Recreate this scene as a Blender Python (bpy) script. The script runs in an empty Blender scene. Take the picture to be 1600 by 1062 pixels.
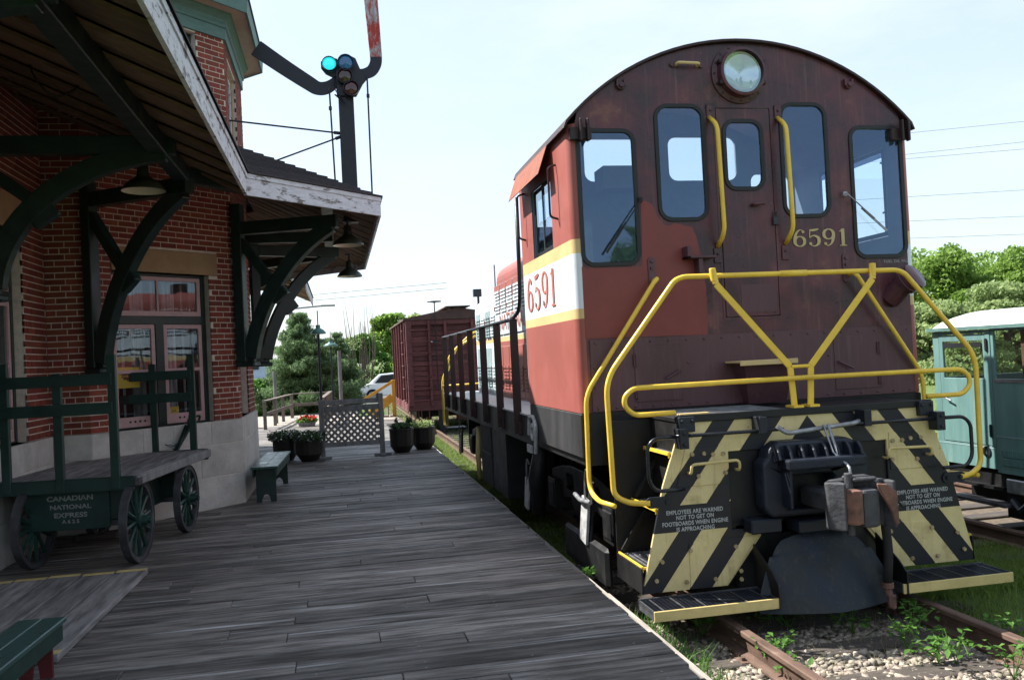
import bpy, math, random
import numpy as np
from math import sin, cos, pi, radians
from mathutils import Vector, Matrix
from mathutils.geometry import tessellate_polygon
rnd = random.Random(7)
npr = np.random.default_rng(11)
S = bpy.context.scene
COL = S.collection

# ------------------------------------------------------------------ camera
F, YAW, PITCH, ROLL, EYE = 1370., .197, .019, .05, 1.70
fwd = Vector((sin(YAW)*cos(PITCH), cos(YAW)*cos(PITCH), sin(PITCH)))
rr = Vector((cos(YAW), -sin(YAW), 0)); uu = rr.cross(fwd)
r2 = rr*cos(ROLL) - uu*sin(ROLL); u2 = rr*sin(ROLL) + uu*cos(ROLL)
cd = bpy.data.cameras.new('camera'); cam = bpy.data.objects.new('camera', cd); COL.objects.link(cam)
mw = Matrix((r2, u2, -fwd)).transposed().to_4x4(); mw.translation = (0, 0, EYE)
cam.matrix_world = mw
cd.sensor_width = 36; cd.lens = F/1600*36; cd.clip_start = .05; cd.clip_end = 3000
S.camera = cam

# ------------------------------------------------------------------ light
SUN = Vector((.695, -.45, -1.0)).normalized()          # the way the light travels
ELEV = math.asin(-SUN.z); AZ = math.atan2(-SUN.x, -SUN.y)
W = bpy.data.worlds.new("World"); S.world = W; W.use_nodes = True
nt = W.node_tree; nt.nodes.clear()
out = nt.nodes.new('ShaderNodeOutputWorld'); bg = nt.nodes.new('ShaderNodeBackground')
sky = nt.nodes.new('ShaderNodeTexSky'); sky.sky_type = 'NISHITA'; sky.sun_disc = False
sky.sun_elevation = ELEV; sky.sun_rotation = AZ; sky.air_density = 1.0; sky.dust_density = 1.5
tc = nt.nodes.new('ShaderNodeTexCoord'); mp = nt.nodes.new('ShaderNodeMapping')
mp.inputs['Scale'].default_value = (1.2, 1.2, 3.5)
nz = nt.nodes.new('ShaderNodeTexNoise'); nz.inputs['Scale'].default_value = 2.3; nz.inputs['Detail'].default_value = 7
nz.inputs['Roughness'].default_value = .62
rp = nt.nodes.new('ShaderNodeMapRange'); rp.inputs[1].default_value = .42; rp.inputs[2].default_value = .72
rp.inputs[3].default_value = .55; rp.inputs[4].default_value = .95
mx = nt.nodes.new('ShaderNodeMixRGB'); mx.inputs[2].default_value = (3.55, 3.98, 4.5, 1)   # thin bright veil of cloud
L = nt.links
L.new(tc.outputs['Generated'], mp.inputs[0]); L.new(mp.outputs[0], nz.inputs['Vector']); L.new(nz.outputs[0], rp.inputs[0])
L.new(rp.outputs[0], mx.inputs[0]); L.new(sky.outputs[0], mx.inputs[1]); L.new(mx.outputs[0], bg.inputs[0])
bg.inputs[1].default_value = .09; L.new(bg.outputs[0], out.inputs[0])
sd = bpy.data.lights.new('sun', 'SUN'); sd.energy = 4.2; sd.angle = radians(.5); sd.color = (1, .955, .88)
so = bpy.data.objects.new('sun', sd); COL.objects.link(so); so.rotation_euler = SUN.to_track_quat('-Z', 'Y').to_euler()
so.location = (-10, 8, 20)
S.view_settings.view_transform = 'Standard'; S.view_settings.look = 'None'; S.view_settings.gamma = 1
S.view_settings.use_curve_mapping = False
S.view_settings.exposure = 1.58

# ------------------------------------------------------------------ materials
def lin(c): return (c[0], c[1], c[2], 1)
def M(name, c1, c2=None, c3=None, scale=4., detail=6., rough=.7, rvar=.12, bump=.15, bscale=40., metal=0.,
      stretch=(1, 1, 1), var=0., hue=None, dirt=None, dscale=2., dth=(.5, .7), spec=.4, bstretch=None, lo=.35, hi=.65, streak=None, chips=None):
    m = bpy.data.materials.new(name); m.use_nodes = True; t = m.node_tree; N = t.nodes; K = t.links
    p = N['Principled BSDF']; p.inputs['Metallic'].default_value = metal
    p.inputs['Specular IOR Level'].default_value = spec
    co = N.new('ShaderNodeTexCoord'); oi = N.new('ShaderNodeObjectInfo'); ge = N.new('ShaderNodeNewGeometry')
    ad = N.new('ShaderNodeMath'); ad.operation = 'ADD'; K.new(oi.outputs['Random'], ad.inputs[0]); K.new(ge.outputs['Random Per Island'], ad.inputs[1])
    fr = N.new('ShaderNodeMath'); fr.operation = 'FRACT'; K.new(ad.outputs[0], fr.inputs[0])
    vec = co.outputs['Object']
    if var > 0:
        mu = N.new('ShaderNodeMath'); mu.operation = 'MULTIPLY'; mu.inputs[1].default_value = 37.; K.new(fr.outputs[0], mu.inputs[0])
        va = N.new('ShaderNodeVectorMath'); va.operation = 'ADD'; K.new(vec, va.inputs[0]); K.new(mu.outputs[0], va.inputs[1]); vec = va.outputs[0]
    mpn = N.new('ShaderNodeMapping'); mpn.inputs['Scale'].default_value = stretch; K.new(vec, mpn.inputs[0])
    n1 = N.new('ShaderNodeTexNoise'); n1.inputs['Scale'].default_value = scale; n1.inputs['Detail'].default_value = detail
    n1.inputs['Roughness'].default_value = .65; K.new(mpn.outputs[0], n1.inputs['Vector'])
    cr = N.new('ShaderNodeValToRGB'); K.new(n1.outputs[0], cr.inputs[0])
    c2 = c2 or tuple(x*.75 for x in c1)
    e = cr.color_ramp.elements; e[0].position = lo; e[1].position = hi; e[0].color = lin(c2); e[1].color = lin(c1)
    if c3: x = e.new(hi+.12); x.color = lin(c3)
    col = cr.outputs[0]
    if var > 0:
        hs = N.new('ShaderNodeHueSaturation'); mr = N.new('ShaderNodeMapRange'); mr.inputs[3].default_value = 1-var; mr.inputs[4].default_value = 1+var
        K.new(fr.outputs[0], mr.inputs[0]); K.new(mr.outputs[0], hs.inputs['Value']); K.new(col, hs.inputs['Color'])
        if hue:
            m2 = N.new('ShaderNodeMath'); m2.operation = 'MULTIPLY'; m2.inputs[1].default_value = 7.13; K.new(fr.outputs[0], m2.inputs[0])
            f2 = N.new('ShaderNodeMath'); f2.operation = 'FRACT'; K.new(m2.outputs[0], f2.inputs[0])
            mr2 = N.new('ShaderNodeMapRange'); mr2.inputs[3].default_value = .5-hue; mr2.inputs[4].default_value = .5+hue
            K.new(f2.outputs[0], mr2.inputs[0]); K.new(mr2.outputs[0], hs.inputs['Hue'])
        col = hs.outputs[0]
    if dirt:
        n2 = N.new('ShaderNodeTexNoise'); n2.inputs['Scale'].default_value = dscale; n2.inputs['Detail'].default_value = 9; n2.inputs['Roughness'].default_value = .7
        K.new(mpn.outputs[0], n2.inputs['Vector'])
        mr3 = N.new('ShaderNodeMapRange'); mr3.inputs[1].default_value = dth[0]; mr3.inputs[2].default_value = dth[1]; K.new(n2.outputs[0], mr3.inputs[0])
        mi = N.new('ShaderNodeMixRGB'); mi.inputs[2].default_value = lin(dirt); K.new(mr3.outputs[0], mi.inputs[0]); K.new(col, mi.inputs[1]); col = mi.outputs[0]
    for q, (sc_, st_, th_) in ((streak, (5., (7, 7, .30), (.54, .74))), (chips, (16., (1, 1, 1), (.655, .69)))):
        if not q: continue
        m5 = N.new('ShaderNodeMapping'); m5.inputs['Scale'].default_value = st_; K.new(vec, m5.inputs[0])
        n5 = N.new('ShaderNodeTexNoise'); n5.inputs['Scale'].default_value = sc_; n5.inputs['Detail'].default_value = 8; n5.inputs['Roughness'].default_value = .72; K.new(m5.outputs[0], n5.inputs['Vector'])
        r5 = N.new('ShaderNodeMapRange'); r5.inputs[1].default_value = th_[0]; r5.inputs[2].default_value = th_[1]; r5.inputs[4].default_value = q[3]; K.new(n5.outputs[0], r5.inputs[0])
        x5 = N.new('ShaderNodeMixRGB'); x5.inputs[2].default_value = lin(q[:3]); K.new(r5.outputs[0], x5.inputs[0]); K.new(col, x5.inputs[1]); col = x5.outputs[0]
    K.new(col, p.inputs['Base Color'])
    n3 = N.new('ShaderNodeTexNoise'); n3.inputs['Scale'].default_value = bscale; n3.inputs['Detail'].default_value = 5
    if bstretch:
        mp2 = N.new('ShaderNodeMapping'); mp2.inputs['Scale'].default_value = bstretch; K.new(vec, mp2.inputs[0]); K.new(mp2.outputs[0], n3.inputs['Vector'])
    else: K.new(mpn.outputs[0], n3.inputs['Vector'])
    mr4 = N.new('ShaderNodeMapRange'); mr4.inputs[1].default_value = .3; mr4.inputs[2].default_value = .7
    mr4.inputs[3].default_value = max(.03, rough-rvar); mr4.inputs[4].default_value = min(1, rough+rvar); K.new(n1.outputs[0], mr4.inputs[0]); K.new(mr4.outputs[0], p.inputs['Roughness'])
    if bump:
        b = N.new('ShaderNodeBump'); b.inputs['Strength'].default_value = bump; b.inputs['Distance'].default_value = .01
        K.new(n3.outputs[0], b.inputs['Height']); K.new(b.outputs[0], p.inputs['Normal'])
    m['col'] = 1
    return m
def mat_color_socket(m): return m.node_tree.nodes['Principled BSDF'].inputs['Base Color']

MT = {}
def plankmat():
    m = bpy.data.materials.new('weathered deck wood'); m.use_nodes = True; t = m.node_tree; N = t.nodes; K = t.links; p = N['Principled BSDF']; m['col'] = 1
    co = N.new('ShaderNodeTexCoord'); oi = N.new('ShaderNodeObjectInfo'); ge = N.new('ShaderNodeNewGeometry')
    ad = N.new('ShaderNodeMath'); ad.operation = 'ADD'; K.new(oi.outputs['Random'], ad.inputs[0]); K.new(ge.outputs['Random Per Island'], ad.inputs[1])
    fr = N.new('ShaderNodeMath'); fr.operation = 'FRACT'; K.new(ad.outputs[0], fr.inputs[0])
    mu = N.new('ShaderNodeMath'); mu.operation = 'MULTIPLY'; mu.inputs[1].default_value = 41.; K.new(fr.outputs[0], mu.inputs[0])
    va = N.new('ShaderNodeVectorMath'); va.operation = 'ADD'; K.new(co.outputs['Object'], va.inputs[0]); K.new(mu.outputs[0], va.inputs[1])
    def noise(vec, st_, sc_, de=6., ro=.65):
        a = N.new('ShaderNodeMapping'); a.inputs['Scale'].default_value = st_; K.new(vec, a.inputs[0]); b = N.new('ShaderNodeTexNoise'); b.inputs['Scale'].default_value = sc_; b.inputs['Detail'].default_value = de; b.inputs['Roughness'].default_value = ro; K.new(a.outputs[0], b.inputs['Vector']); return b.outputs[0]
    def rng(v, a, b, c=0., d=1.):
        r = N.new('ShaderNodeMapRange'); r.inputs[1].default_value = a; r.inputs[2].default_value = b; r.inputs[3].default_value = c; r.inputs[4].default_value = d; K.new(v, r.inputs[0]); return r.outputs[0]
    def mix(f, a, b, mode='MIX'):
        x = N.new('ShaderNodeMixRGB'); x.blend_type = mode
        for i, q in ((0, f), (1, a), (2, b)):
            if isinstance(q, (int, float)): x.inputs[i].default_value = q
            elif isinstance(q, tuple): x.inputs[i].default_value = lin(q)
            else: K.new(q, x.inputs[i])
        return x.outputs[0]
    V_ = va.outputs[0]
    broad = noise(V_, (.9, 9, 9), 2.2, 5); grain = noise(V_, (.9, 60, 60), 2.5, 8, .75); stain = noise(co.outputs['Object'], (.8, 1.6, 1), .8, 4); worn = noise(V_, (.35, 14, 14), 1.5, 6, .6)
    c = mix(rng(broad, .38, .62), (.064, .056, .050), (.225, .208, .192))
    c = mix(rng(grain, .34, .66, .45, 0.), c, (.020, .018, .017))
    c = mix(rng(worn, .60, .71), c, (.50, .51, .53))
    c = mix(rng(stain, .50, .66, 0., .55), c, (.030, .023, .018))
    hs = N.new('ShaderNodeHueSaturation'); K.new(rng(fr.outputs[0], 0, 1, .55, 1.65), hs.inputs['Value']); K.new(c, hs.inputs['Color']); K.new(hs.outputs[0], p.inputs['Base Color'])
    K.new(rng(broad, .3, .7, .75, .38), p.inputs['Roughness']); p.inputs['Specular IOR Level'].default_value = .5
    b = N.new('ShaderNodeBump'); b.inputs['Strength'].default_value = 1.; b.inputs['Distance'].default_value = .006; K.new(grain, b.inputs['Height'])
    b2 = N.new('ShaderNodeBump'); b2.inputs['Strength'].default_value = .8; b2.inputs['Distance'].default_value = .02; K.new(noise(V_, (.5, 7, 7), 1.6, 3), b2.inputs['Height']); K.new(b.outputs[0], b2.inputs['Normal']); K.new(b2.outputs[0], p.inputs['Normal'])
    return m
MT['plank'] = plankmat()
MT['oldwood'] = M('grey ramp wood', (.27, .26, .26), (.09, .088, .09), (.42, .42, .42), scale=2.0, stretch=(9, 1.0, 9), rough=.8, bump=.5, bscale=9, bstretch=(50, 1.5, 50), var=.2)
MT['greyrail'] = M('grey fence wood', (.23, .235, .24), (.12, .12, .125), scale=3, stretch=(3, 3, 1), rough=.8, bump=.3, var=.15)
MT['beamwood'] = M('pale beam wood', (.38, .35, .31), (.18, .16, .14), scale=3, stretch=(9, 1, 9), rough=.85, bump=.4)
MT['brick'] = M('red brick', (.225, .052, .032), (.155, .035, .024), (.27, .085, .055), scale=9, rough=.85, bump=.35, bscale=60, var=.22, hue=.008)
MT['mortar'] = M('mortar', (.66, .58, .50), (.50, .43, .37), scale=12, rough=.95, bump=.4, bscale=90)
MT['stone'] = M('base limestone', (.58, .56, .53), (.44, .425, .40), chips=(.22, .20, .19, .5), scale=5, rough=.85, bump=.35, bscale=50, var=.10, dirt=(.30, .27, .25), dscale=1.2, dth=(.55, .8))
MT['lintel'] = M('sandstone', (.36, .24, .135), (.28, .18, .10), scale=6, rough=.9, bump=.3, bscale=60)
MT['dkgreen'] = M('dark green paint', (.014, .035, .030), (.008, .020, .018), scale=6, rough=.42, bump=.12, dirt=(.10, .12, .11), dscale=14, dth=(.72, .80))
MT['green'] = M('green painted wood', (.011, .043, .034), (.007, .027, .022), scale=6, rough=.5, bump=.2, dirt=(.12, .14, .12), dscale=12, dth=(.68, .78))
MT['corngreen'] = M('cornice green', (.10, .19, .175), (.07, .14, .13), scale=4, stretch=(2, 2, 6), rough=.6, bump=.15)
MT['cream'] = M('cream soffit', (.50, .38, .30), (.40, .30, .24), scale=4, rough=.7, bump=.1)
MT['pink'] = M('pink sash paint', (.52, .34, .35), (.42, .27, .27), scale=8, rough=.55, bump=.15, dirt=(.30, .25, .24), dscale=9, dth=(.62, .75))
MT['peel'] = M('peeling white paint', (.64, .66, .70), (.50, .52, .56), scale=5, rough=.75, bump=.5, bscale=30, stretch=(1.6, 1.6, 5), dirt=(.17, .155, .145), dscale=3.6, dth=(.535, .60))
MT['soffit'] = M('brown sheathing', (.25, .155, .10), (.15, .09, .062), scale=2, stretch=(1, 10, 10), rough=.85, bump=.4, var=.28, bstretch=(1, 40, 40))
MT['shingle'] = M('asphalt shingle', (.06, .052, .056), (.035, .031, .034), scale=30, rough=.95, bump=.5, bscale=200, var=.2)
MT['glassdk'] = None
MT['curtain'] = M('curtain', (.50, .50, .50), (.12, .12, .13), scale=3, stretch=(12, 12, .3), rough=.95, bump=.3)
MT['room'] = M('dark room', (.05, .045, .04), rough=.95)
MT['iron'] = M('dark iron', (.020, .024, .034), (.012, .014, .02), scale=8, rough=.45, bump=.15, metal=.2)
MT['lampgreen'] = M('lamp enamel green', (.05, .055, .045), (.03, .035, .03), scale=10, rough=.4, bump=.05)
MT['lampteal'] = M('teal enamel', (.06, .16, .14), (.04, .12, .10), scale=10, rough=.4, bump=.05)
MT['lampwhite'] = M('lamp inside enamel', (.70, .66, .55), (.6, .55, .44), scale=10, rough=.35, bump=.02)
MT['maroon'] = M('faded maroon steel', (.112, .034, .042), (.050, .018, .026), (.20, .095, .062), scale=2.3, detail=9, rough=.34, rvar=.14, bump=.10, bscale=25, dirt=(.04, .022, .026), dscale=3.1, dth=(.46, .66), lo=.40, hi=.60, streak=(.20, .11, .085, .55), chips=(.16, .10, .085, .7))
MT['patchred'] = M('fresh red patch', (.20, .042, .036), (.165, .034, .030), scale=3, rough=.4, bump=.06)
MT['maroon2'] = M('lower maroon steel', (.105, .048, .056), (.070, .030, .038), (.15, .08, .09), scale=2.4, detail=8, rough=.42, bump=.12, bscale=25, stretch=(1, 1, .4), streak=(.17, .10, .10, .6), chips=(.03, .02, .02, .7))
MT['sidered'] = M('sun faded red', (.31, .090, .074), (.26, .070, .057), scale=1.5, rough=.5, bump=.10, bscale=12, streak=(.25, .075, .055, .7), chips=(.14, .06, .045, .6))
MT['rustred'] = M('rusty red sheet', (.30, .085, .045), (.17, .05, .03), (.4, .16, .10), scale=7, rough=.75, bump=.3)
MT['bandwhite'] = M('white band', (.66, .70, .74), (.55, .60, .66), scale=2, rough=.5, bump=.08, streak=(.45, .40, .36, .5), chips=(.4, .3, .25, .5))
MT['bandyel'] = M('cream yellow band', (.62, .46, .22), (.54, .39, .18), scale=3, rough=.5, bump=.05)
MT['roofbrown'] = M('cab roof edge', (.035, .016, .016), (.02, .01, .01), scale=5, rough=.5)
MT['black'] = M('black underframe', (.009, .009, .010), (.005, .005, .006), (.022, .022, .024), scale=5, rough=.5, bump=.2, bscale=25)
MT['sillgrey'] = M('grimy sill', (.035, .035, .038), (.014, .014, .016), (.08, .08, .08), scale=3, stretch=(1, 1, .25), rough=.6, bump=.25)
MT['rubber'] = M('window rubber', (.012, .014, .016), rough=.5, bump=0)
MT['yellow'] = M('yellow rail paint', (.80, .54, .060), (.70, .45, .05), scale=9, rough=.38, bump=.08, dirt=(.30, .20, .08), dscale=7, dth=(.66, .78))
MT['paleyel'] = M('old cream yellow', (.60, .48, .20), (.48, .38, .16), scale=6, rough=.5, bump=.12, dirt=(.20, .13, .06), dscale=4, dth=(.60, .8))
MT['darkbar'] = M('glossy black bar', (.012, .014, .020), rough=.28, bump=.03)
MT['steel'] = M('worn steel', (.34, .35, .37), (.18, .18, .19), scale=12, rough=.4, metal=.5, bump=.15)
MT['castblue'] = M('cast iron blue black', (.014, .019, .032), (.009, .011, .018), (.035, .042, .058), scale=5, rough=.48, bump=.35, bscale=30, metal=.1)
MT['plow'] = M('grimy plow steel', (.017, .025, .040), (.012, .014, .013), (.060, .058, .045), scale=4.2, detail=9, rough=.55, rvar=.2, bump=.35, bscale=14, spec=.3, streak=(.075, .065, .05, .6), chips=(.12, .10, .08, .8))
MT['rust'] = M('coupler rust', (.20, .10, .070), (.07, .038, .030), (.24, .19, .165), scale=9, detail=8, rough=.8, bump=.6, bscale=30)
MT['castgrey'] = M('worn grey casting', (.062, .064, .072), (.028, .028, .032), (.18, .165, .155), scale=8, rough=.6, bump=.5, bscale=30)
MT['boltyel'] = M('bolt', (.45, .36, .20), (.25, .18, .10), scale=20, rough=.5)
MT['boxred'] = M('boxcar oxide red', (.155, .050, .052), (.080, .026, .029), (.22, .09, .09), scale=5, stretch=(1, 1, 4), rough=.75, bump=.3, var=.30)
MT['boxroof'] = M('boxcar roof', (.10, .055, .05), (.06, .035, .033), scale=6, rough=.8)
MT['palehood'] = M('pale blue white hood', (.60, .66, .70), (.50, .56, .60), scale=4, rough=.5, bump=.1)
MT['tealdoor'] = M('blue grey door', (.26, .36, .38), (.2, .29, .31), scale=4, rough=.5, bump=.1)
MT['teal'] = M('faded teal steel', (.125, .235, .225), (.095, .18, .175), (.21, .33, .31), chips=(.08, .10, .09, .6), scale=3, stretch=(2.5, 2.5, .35), rough=.42, bump=.08, dirt=(.20, .30, .27), dscale=2.3, dth=(.55, .75))
MT['whiteroof'] = M('white roof', (.56, .57, .57), (.46, .47, .48), scale=3, rough=.6, bump=.15, streak=(.35, .34, .32, .5), chips=(.3, .3, .3, .5))
MT['rail'] = M('rusty rail', (.145, .092, .070), (.075, .047, .036), (.24, .17, .14), scale=9, rough=.7, bump=.35, stretch=(1, .4, 1), spec=.3)
MT['tie'] = M('old tie wood', (.085, .07, .06), (.04, .034, .03), scale=4, stretch=(.6, 6, 6), rough=.9, bump=.6, bscale=20)
MT['rocks'] = M('ballast stone', (.33, .285, .23), (.17, .145, .12), scale=14, rough=.9, bump=.3, var=.5, hue=.025)
MT['dirt'] = M('gravelly soil', (.14, .11, .08), (.065, .050, .036), (.26, .22, .17), scale=26, rough=1, bump=.8, bscale=60)
MT['whiteflower'] = M('white petals', (.8, .8, .82), rough=.7, bump=0)
MT['redflower'] = M('red petals', (.55, .02, .015), (.45, .03, .01), rough=.6, bump=0)
MT['planter'] = M('brown black planter', (.018, .014, .012), (.012, .010, .010), scale=8, rough=.55, bump=.1)
MT['woodyel'] = M('yellow painted wood', (.62, .36, .05), (.5, .28, .04), scale=5, rough=.6)
MT['pole'] = M('galvanised pole', (.30, .31, .31), (.2, .2, .2), scale=8, rough=.6)
MT['carwhite'] = M('car paint white', (.75, .76, .78), (.72, .73, .75), rough=.2, rvar=.02, bump=0)
MT['tyre'] = M('tyre', (.015, .015, .016), rough=.8)
MT['posteryel'] = M('yellow card', (.60, .42, .04), (.55, .38, .04), rough=.6, bump=0)
MT['darkred'] = M('dark red paint', (.10, .008, .012), (.07, .006, .01), rough=.5)
MT['lettcream'] = M('cream letters', (.50, .40, .19), (.42, .33, .16), scale=14, rough=.5, bump=0)
MT['lettwhite'] = M('stencil white', (.42, .43, .42), (.30, .31, .31), scale=60, rough=.6, bump=0)
MT['lettred'] = M('red letters', (.42, .13, .10), (.36, .11, .09), rough=.5, bump=0)
MT['farwall'] = M('far pale blue siding', (.42, .50, .60), (.38, .45, .54), scale=2, rough=.6)
MT['farwhite'] = M('far white siding', (.7, .72, .75), rough=.7)
MT['asphalt'] = M('asphalt', (.10, .10, .10), (.07, .07, .07), scale=20, rough=.9)
MT['bark'] = M('bark', (.10, .08, .06), (.05, .04, .03), scale=8, stretch=(4, 4, 1), rough=.95, bump=.8)
MT['blade'] = M('weathered red and white arm', (.50,.50,.52), (.22,.20,.21), (.62,.63,.65), scale=7, stretch=(2,1,.8), rough=.8, bump=.3, dirt=(.36, .045, .035), dscale=3.4, dth=(.46, .54))
MT['railwood'] = M('brown weathered rail', (.17, .145, .125), (.09, .075, .065), scale=4, rough=.85, bump=.3, var=.15)
MT['shoe'] = M('chalky brake casting', (.50, .50, .50), (.25, .25, .26), scale=12, rough=.6, bump=.3)
MT['lettdim'] = M('worn stencil white', (.30, .31, .29), (.12, .13, .12), scale=70, rough=.7, bump=0)
MT['seat'] = M('cab seat', (.34, .37, .38), (.26, .28, .30), rough=.7)
MT['cabinside'] = M('cab inside grey', (.20, .24, .28), (.15, .18, .22), scale=3, rough=.6)

def grassmat(name, a, b, tr=.3, sc=3.):
    m = bpy.data.materials.new(name); m.use_nodes = True; t = m.node_tree; N = t.nodes; K = t.links; N.clear()
    o = N.new('ShaderNodeOutputMaterial'); d = N.new('ShaderNodeBsdfPrincipled'); tr_ = N.new('ShaderNodeBsdfTranslucent'); mi = N.new('ShaderNodeMixShader')
    d.inputs['Roughness'].default_value = .55; d.inputs['Specular IOR Level'].default_value = .25
    g = N.new('ShaderNodeNewGeometry'); co = N.new('ShaderNodeTexCoord'); n = N.new('ShaderNodeTexNoise'); n.inputs['Scale'].default_value = sc; K.new(co.outputs['Object'], n.inputs['Vector'])
    ad = N.new('ShaderNodeMath'); ad.operation = 'ADD'; K.new(g.outputs['Random Per Island'], ad.inputs[0]); K.new(n.outputs[0], ad.inputs[1])
    mr = N.new('ShaderNodeMapRange'); mr.inputs[1].default_value = .3; mr.inputs[2].default_value = 1.6; K.new(ad.outputs[0], mr.inputs[0])
    c = N.new('ShaderNodeMixRGB'); c.inputs[1].default_value = lin(a); c.inputs[2].default_value = lin(b); K.new(mr.outputs[0], c.inputs[0])
    K.new(c.outputs[0], d.inputs['Base Color']); K.new(c.outputs[0], tr_.inputs['Color'])
    mi.inputs[0].default_value = tr; K.new(d.outputs[0], mi.inputs[1]); K.new(tr_.outputs[0], mi.inputs[2]); K.new(mi.outputs[0], o.inputs[0])
    return m
MT['leaf'] = grassmat('broad leaves', (.12, .22, .04), (.25, .38, .085), .6)
MT['leafpale'] = grassmat('pale grey green leaves', (.20, .28, .11), (.36, .45, .20), .6)
MT['needle'] = grassmat('pine needles', (.05, .10, .045), (.20, .30, .13), .4, 1.2)
MT['grass'] = grassmat('grass blades', (.09, .16, .025), (.25, .34, .08), .45)
MT['weed'] = grassmat('weed leaves', (.05, .13, .022), (.12, .26, .045), .45)
MT['plantleaf'] = grassmat('planter leaves', (.035, .075, .03), (.07, .13, .05), .2)
MT['turf'] = M('turf ground', (.10, .15, .04), (.06, .09, .03), (.17, .18, .07), scale=6, rough=1, bump=.8, bscale=60)
MT['drygrass'] = grassmat('dry grass blades', (.20, .17, .08), (.33, .30, .14), .3)

def glass(name, tint=(.62, .74, .80), add=.07, rough=.02, refl=(.75, .88, 1.0)):
    m = bpy.data.materials.new(name); m.use_nodes = True; t = m.node_tree; N = t.nodes; K = t.links; N.clear()
    o = N.new('ShaderNodeOutputMaterial'); tr = N.new('ShaderNodeBsdfTransparent'); gl = N.new('ShaderNodeBsdfGlossy'); mi = N.new('ShaderNodeMixShader')
    tr.inputs[0].default_value = lin(tint); gl.inputs['Roughness'].default_value = rough; gl.inputs[0].default_value = lin(refl)
    fr = N.new('ShaderNodeFresnel'); fr.inputs[0].default_value = 1.5; a = N.new('ShaderNodeMath'); a.operation = 'ADD'; a.inputs[1].default_value = add
    n = N.new('ShaderNodeTexNoise'); n.inputs['Scale'].default_value = 2.; co = N.new('ShaderNodeTexCoord'); K.new(co.outputs['Object'], n.inputs['Vector'])
    b = N.new('ShaderNodeBump'); b.inputs['Strength'].default_value = .12; b.inputs['Distance'].default_value = .02; K.new(n.outputs[0], b.inputs['Height']); K.new(b.outputs[0], gl.inputs['Normal'])
    ge = N.new('ShaderNodeNewGeometry'); iv = N.new('ShaderNodeMath'); iv.operation = 'SUBTRACT'; iv.inputs[0].default_value = 1; K.new(ge.outputs['Backfacing'], iv.inputs[1])
    ml = N.new('ShaderNodeMath'); ml.operation = 'MULTIPLY'; K.new(a.outputs[0], ml.inputs[0]); K.new(iv.outputs[0], ml.inputs[1])
    K.new(fr.outputs[0], a.inputs[0]); K.new(ml.outputs[0], mi.inputs[0]); K.new(tr.outputs[0], mi.inputs[1]); K.new(gl.outputs[0], mi.inputs[2]); K.new(mi.outputs[0], o.inputs[0])
    return m
MT['cabglass'] = glass('cab window glass', (.93, .97, .99), .085, .02, (.42, .64, 1.0))
MT['winglass'] = glass('station window glass', (.85, .87, .88), .05)
MT['tealglass'] = glass('dusty glass', (.86, .90, .86), .06, .15)
MT['headglass'] = glass('headlamp glass', (.85,.92,.92), .16, .03)
MT['reflector'] = M('silver reflector', (.62,.64,.60), (.35,.42,.45), (.66,.58,.40), scale=3.5, rough=.22, metal=.9, bump=.3, bscale=6)
def lensmat(name, c, e=0):
    m = bpy.data.materials.new(name); m.use_nodes = True; p = m.node_tree.nodes['Principled BSDF']
    p.inputs['Base Color'].default_value = lin(c); p.inputs['Roughness'].default_value = .08; p.inputs['Coat Weight'].default_value = .6
    if e: p.inputs['Emission Color'].default_value = lin(c); p.inputs['Emission Strength'].default_value = e
    return m
MT['lenscyan'] = lensmat('cyan lens', (.02, .62, .66), .35); MT['lensblue'] = lensmat('blue lens', (.01, .12, .28)); MT['lensamber'] = lensmat('amber lens', (.03, .010, .004)); MT['lensred'] = lensmat('red lens', (.05, .004, .006))

def stripemat():
    """chevron striping of the pilot: slanted bands mirrored about the centre line, with a black lettering band"""
    m = M('pilot chevron paint', (.66, .55, .27), (.54, .44, .21), scale=5, rough=.48, bump=.1, dirt=(.20, .13, .06), dscale=3.5, dth=(.56, .8), streak=(.24, .17, .08, .55), chips=(.10, .06, .03, .8))
    t = m.node_tree; N = t.nodes; K = t.links; sock = mat_color_socket(m); src = sock.links[0].from_socket
    co = N.new('ShaderNodeTexCoord'); sx = N.new('ShaderNodeSeparateXYZ'); K.new(co.outputs['Object'], sx.inputs[0])
    def mt(op, a, b=None, v=None):
        n = N.new('ShaderNodeMath'); n.operation = op
        for i, x in enumerate((a, b)):
            if x is None: continue
            if isinstance(x, (int, float)): n.inputs[i].default_value = x
            else: K.new(x, n.inputs[i])
        return n.outputs[0]
    ax = mt('ABSOLUTE', sx.outputs[0]); u = mt('ADD', mt('MULTIPLY', ax, 1.29), sx.outputs[2])
    low = mt('LESS_THAN', sx.outputs[2], .60)
    u = mt('ADD', u, mt('MULTIPLY', low, STRIPE_LOW))
    ph = mt('FRACT', mt('MULTIPLY', mt('ADD', u, STRIPE_OFF), 1/STRIPE_PER))
    blk = mt('LESS_THAN', ph, .46)
    band = mt('MULTIPLY', mt('GREATER_THAN', sx.outputs[2], .60), mt('LESS_THAN', sx.outputs[2], .79))
    band = mt('MULTIPLY', band, mt('GREATER_THAN', ax, .62))
    blk = mt('MAXIMUM', blk, band)
    mi = N.new('ShaderNodeMixRGB'); K.new(blk, mi.inputs[0]); K.new(src, mi.inputs[1]); mi.inputs[2].default_value = (.012, .013, .018, 1)
    K.new(mi.outputs[0], sock); return m
STRIPE_PER = .49; STRIPE_OFF = .32; STRIPE_LOW = -.10
MT['stripes'] = stripemat()

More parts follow.
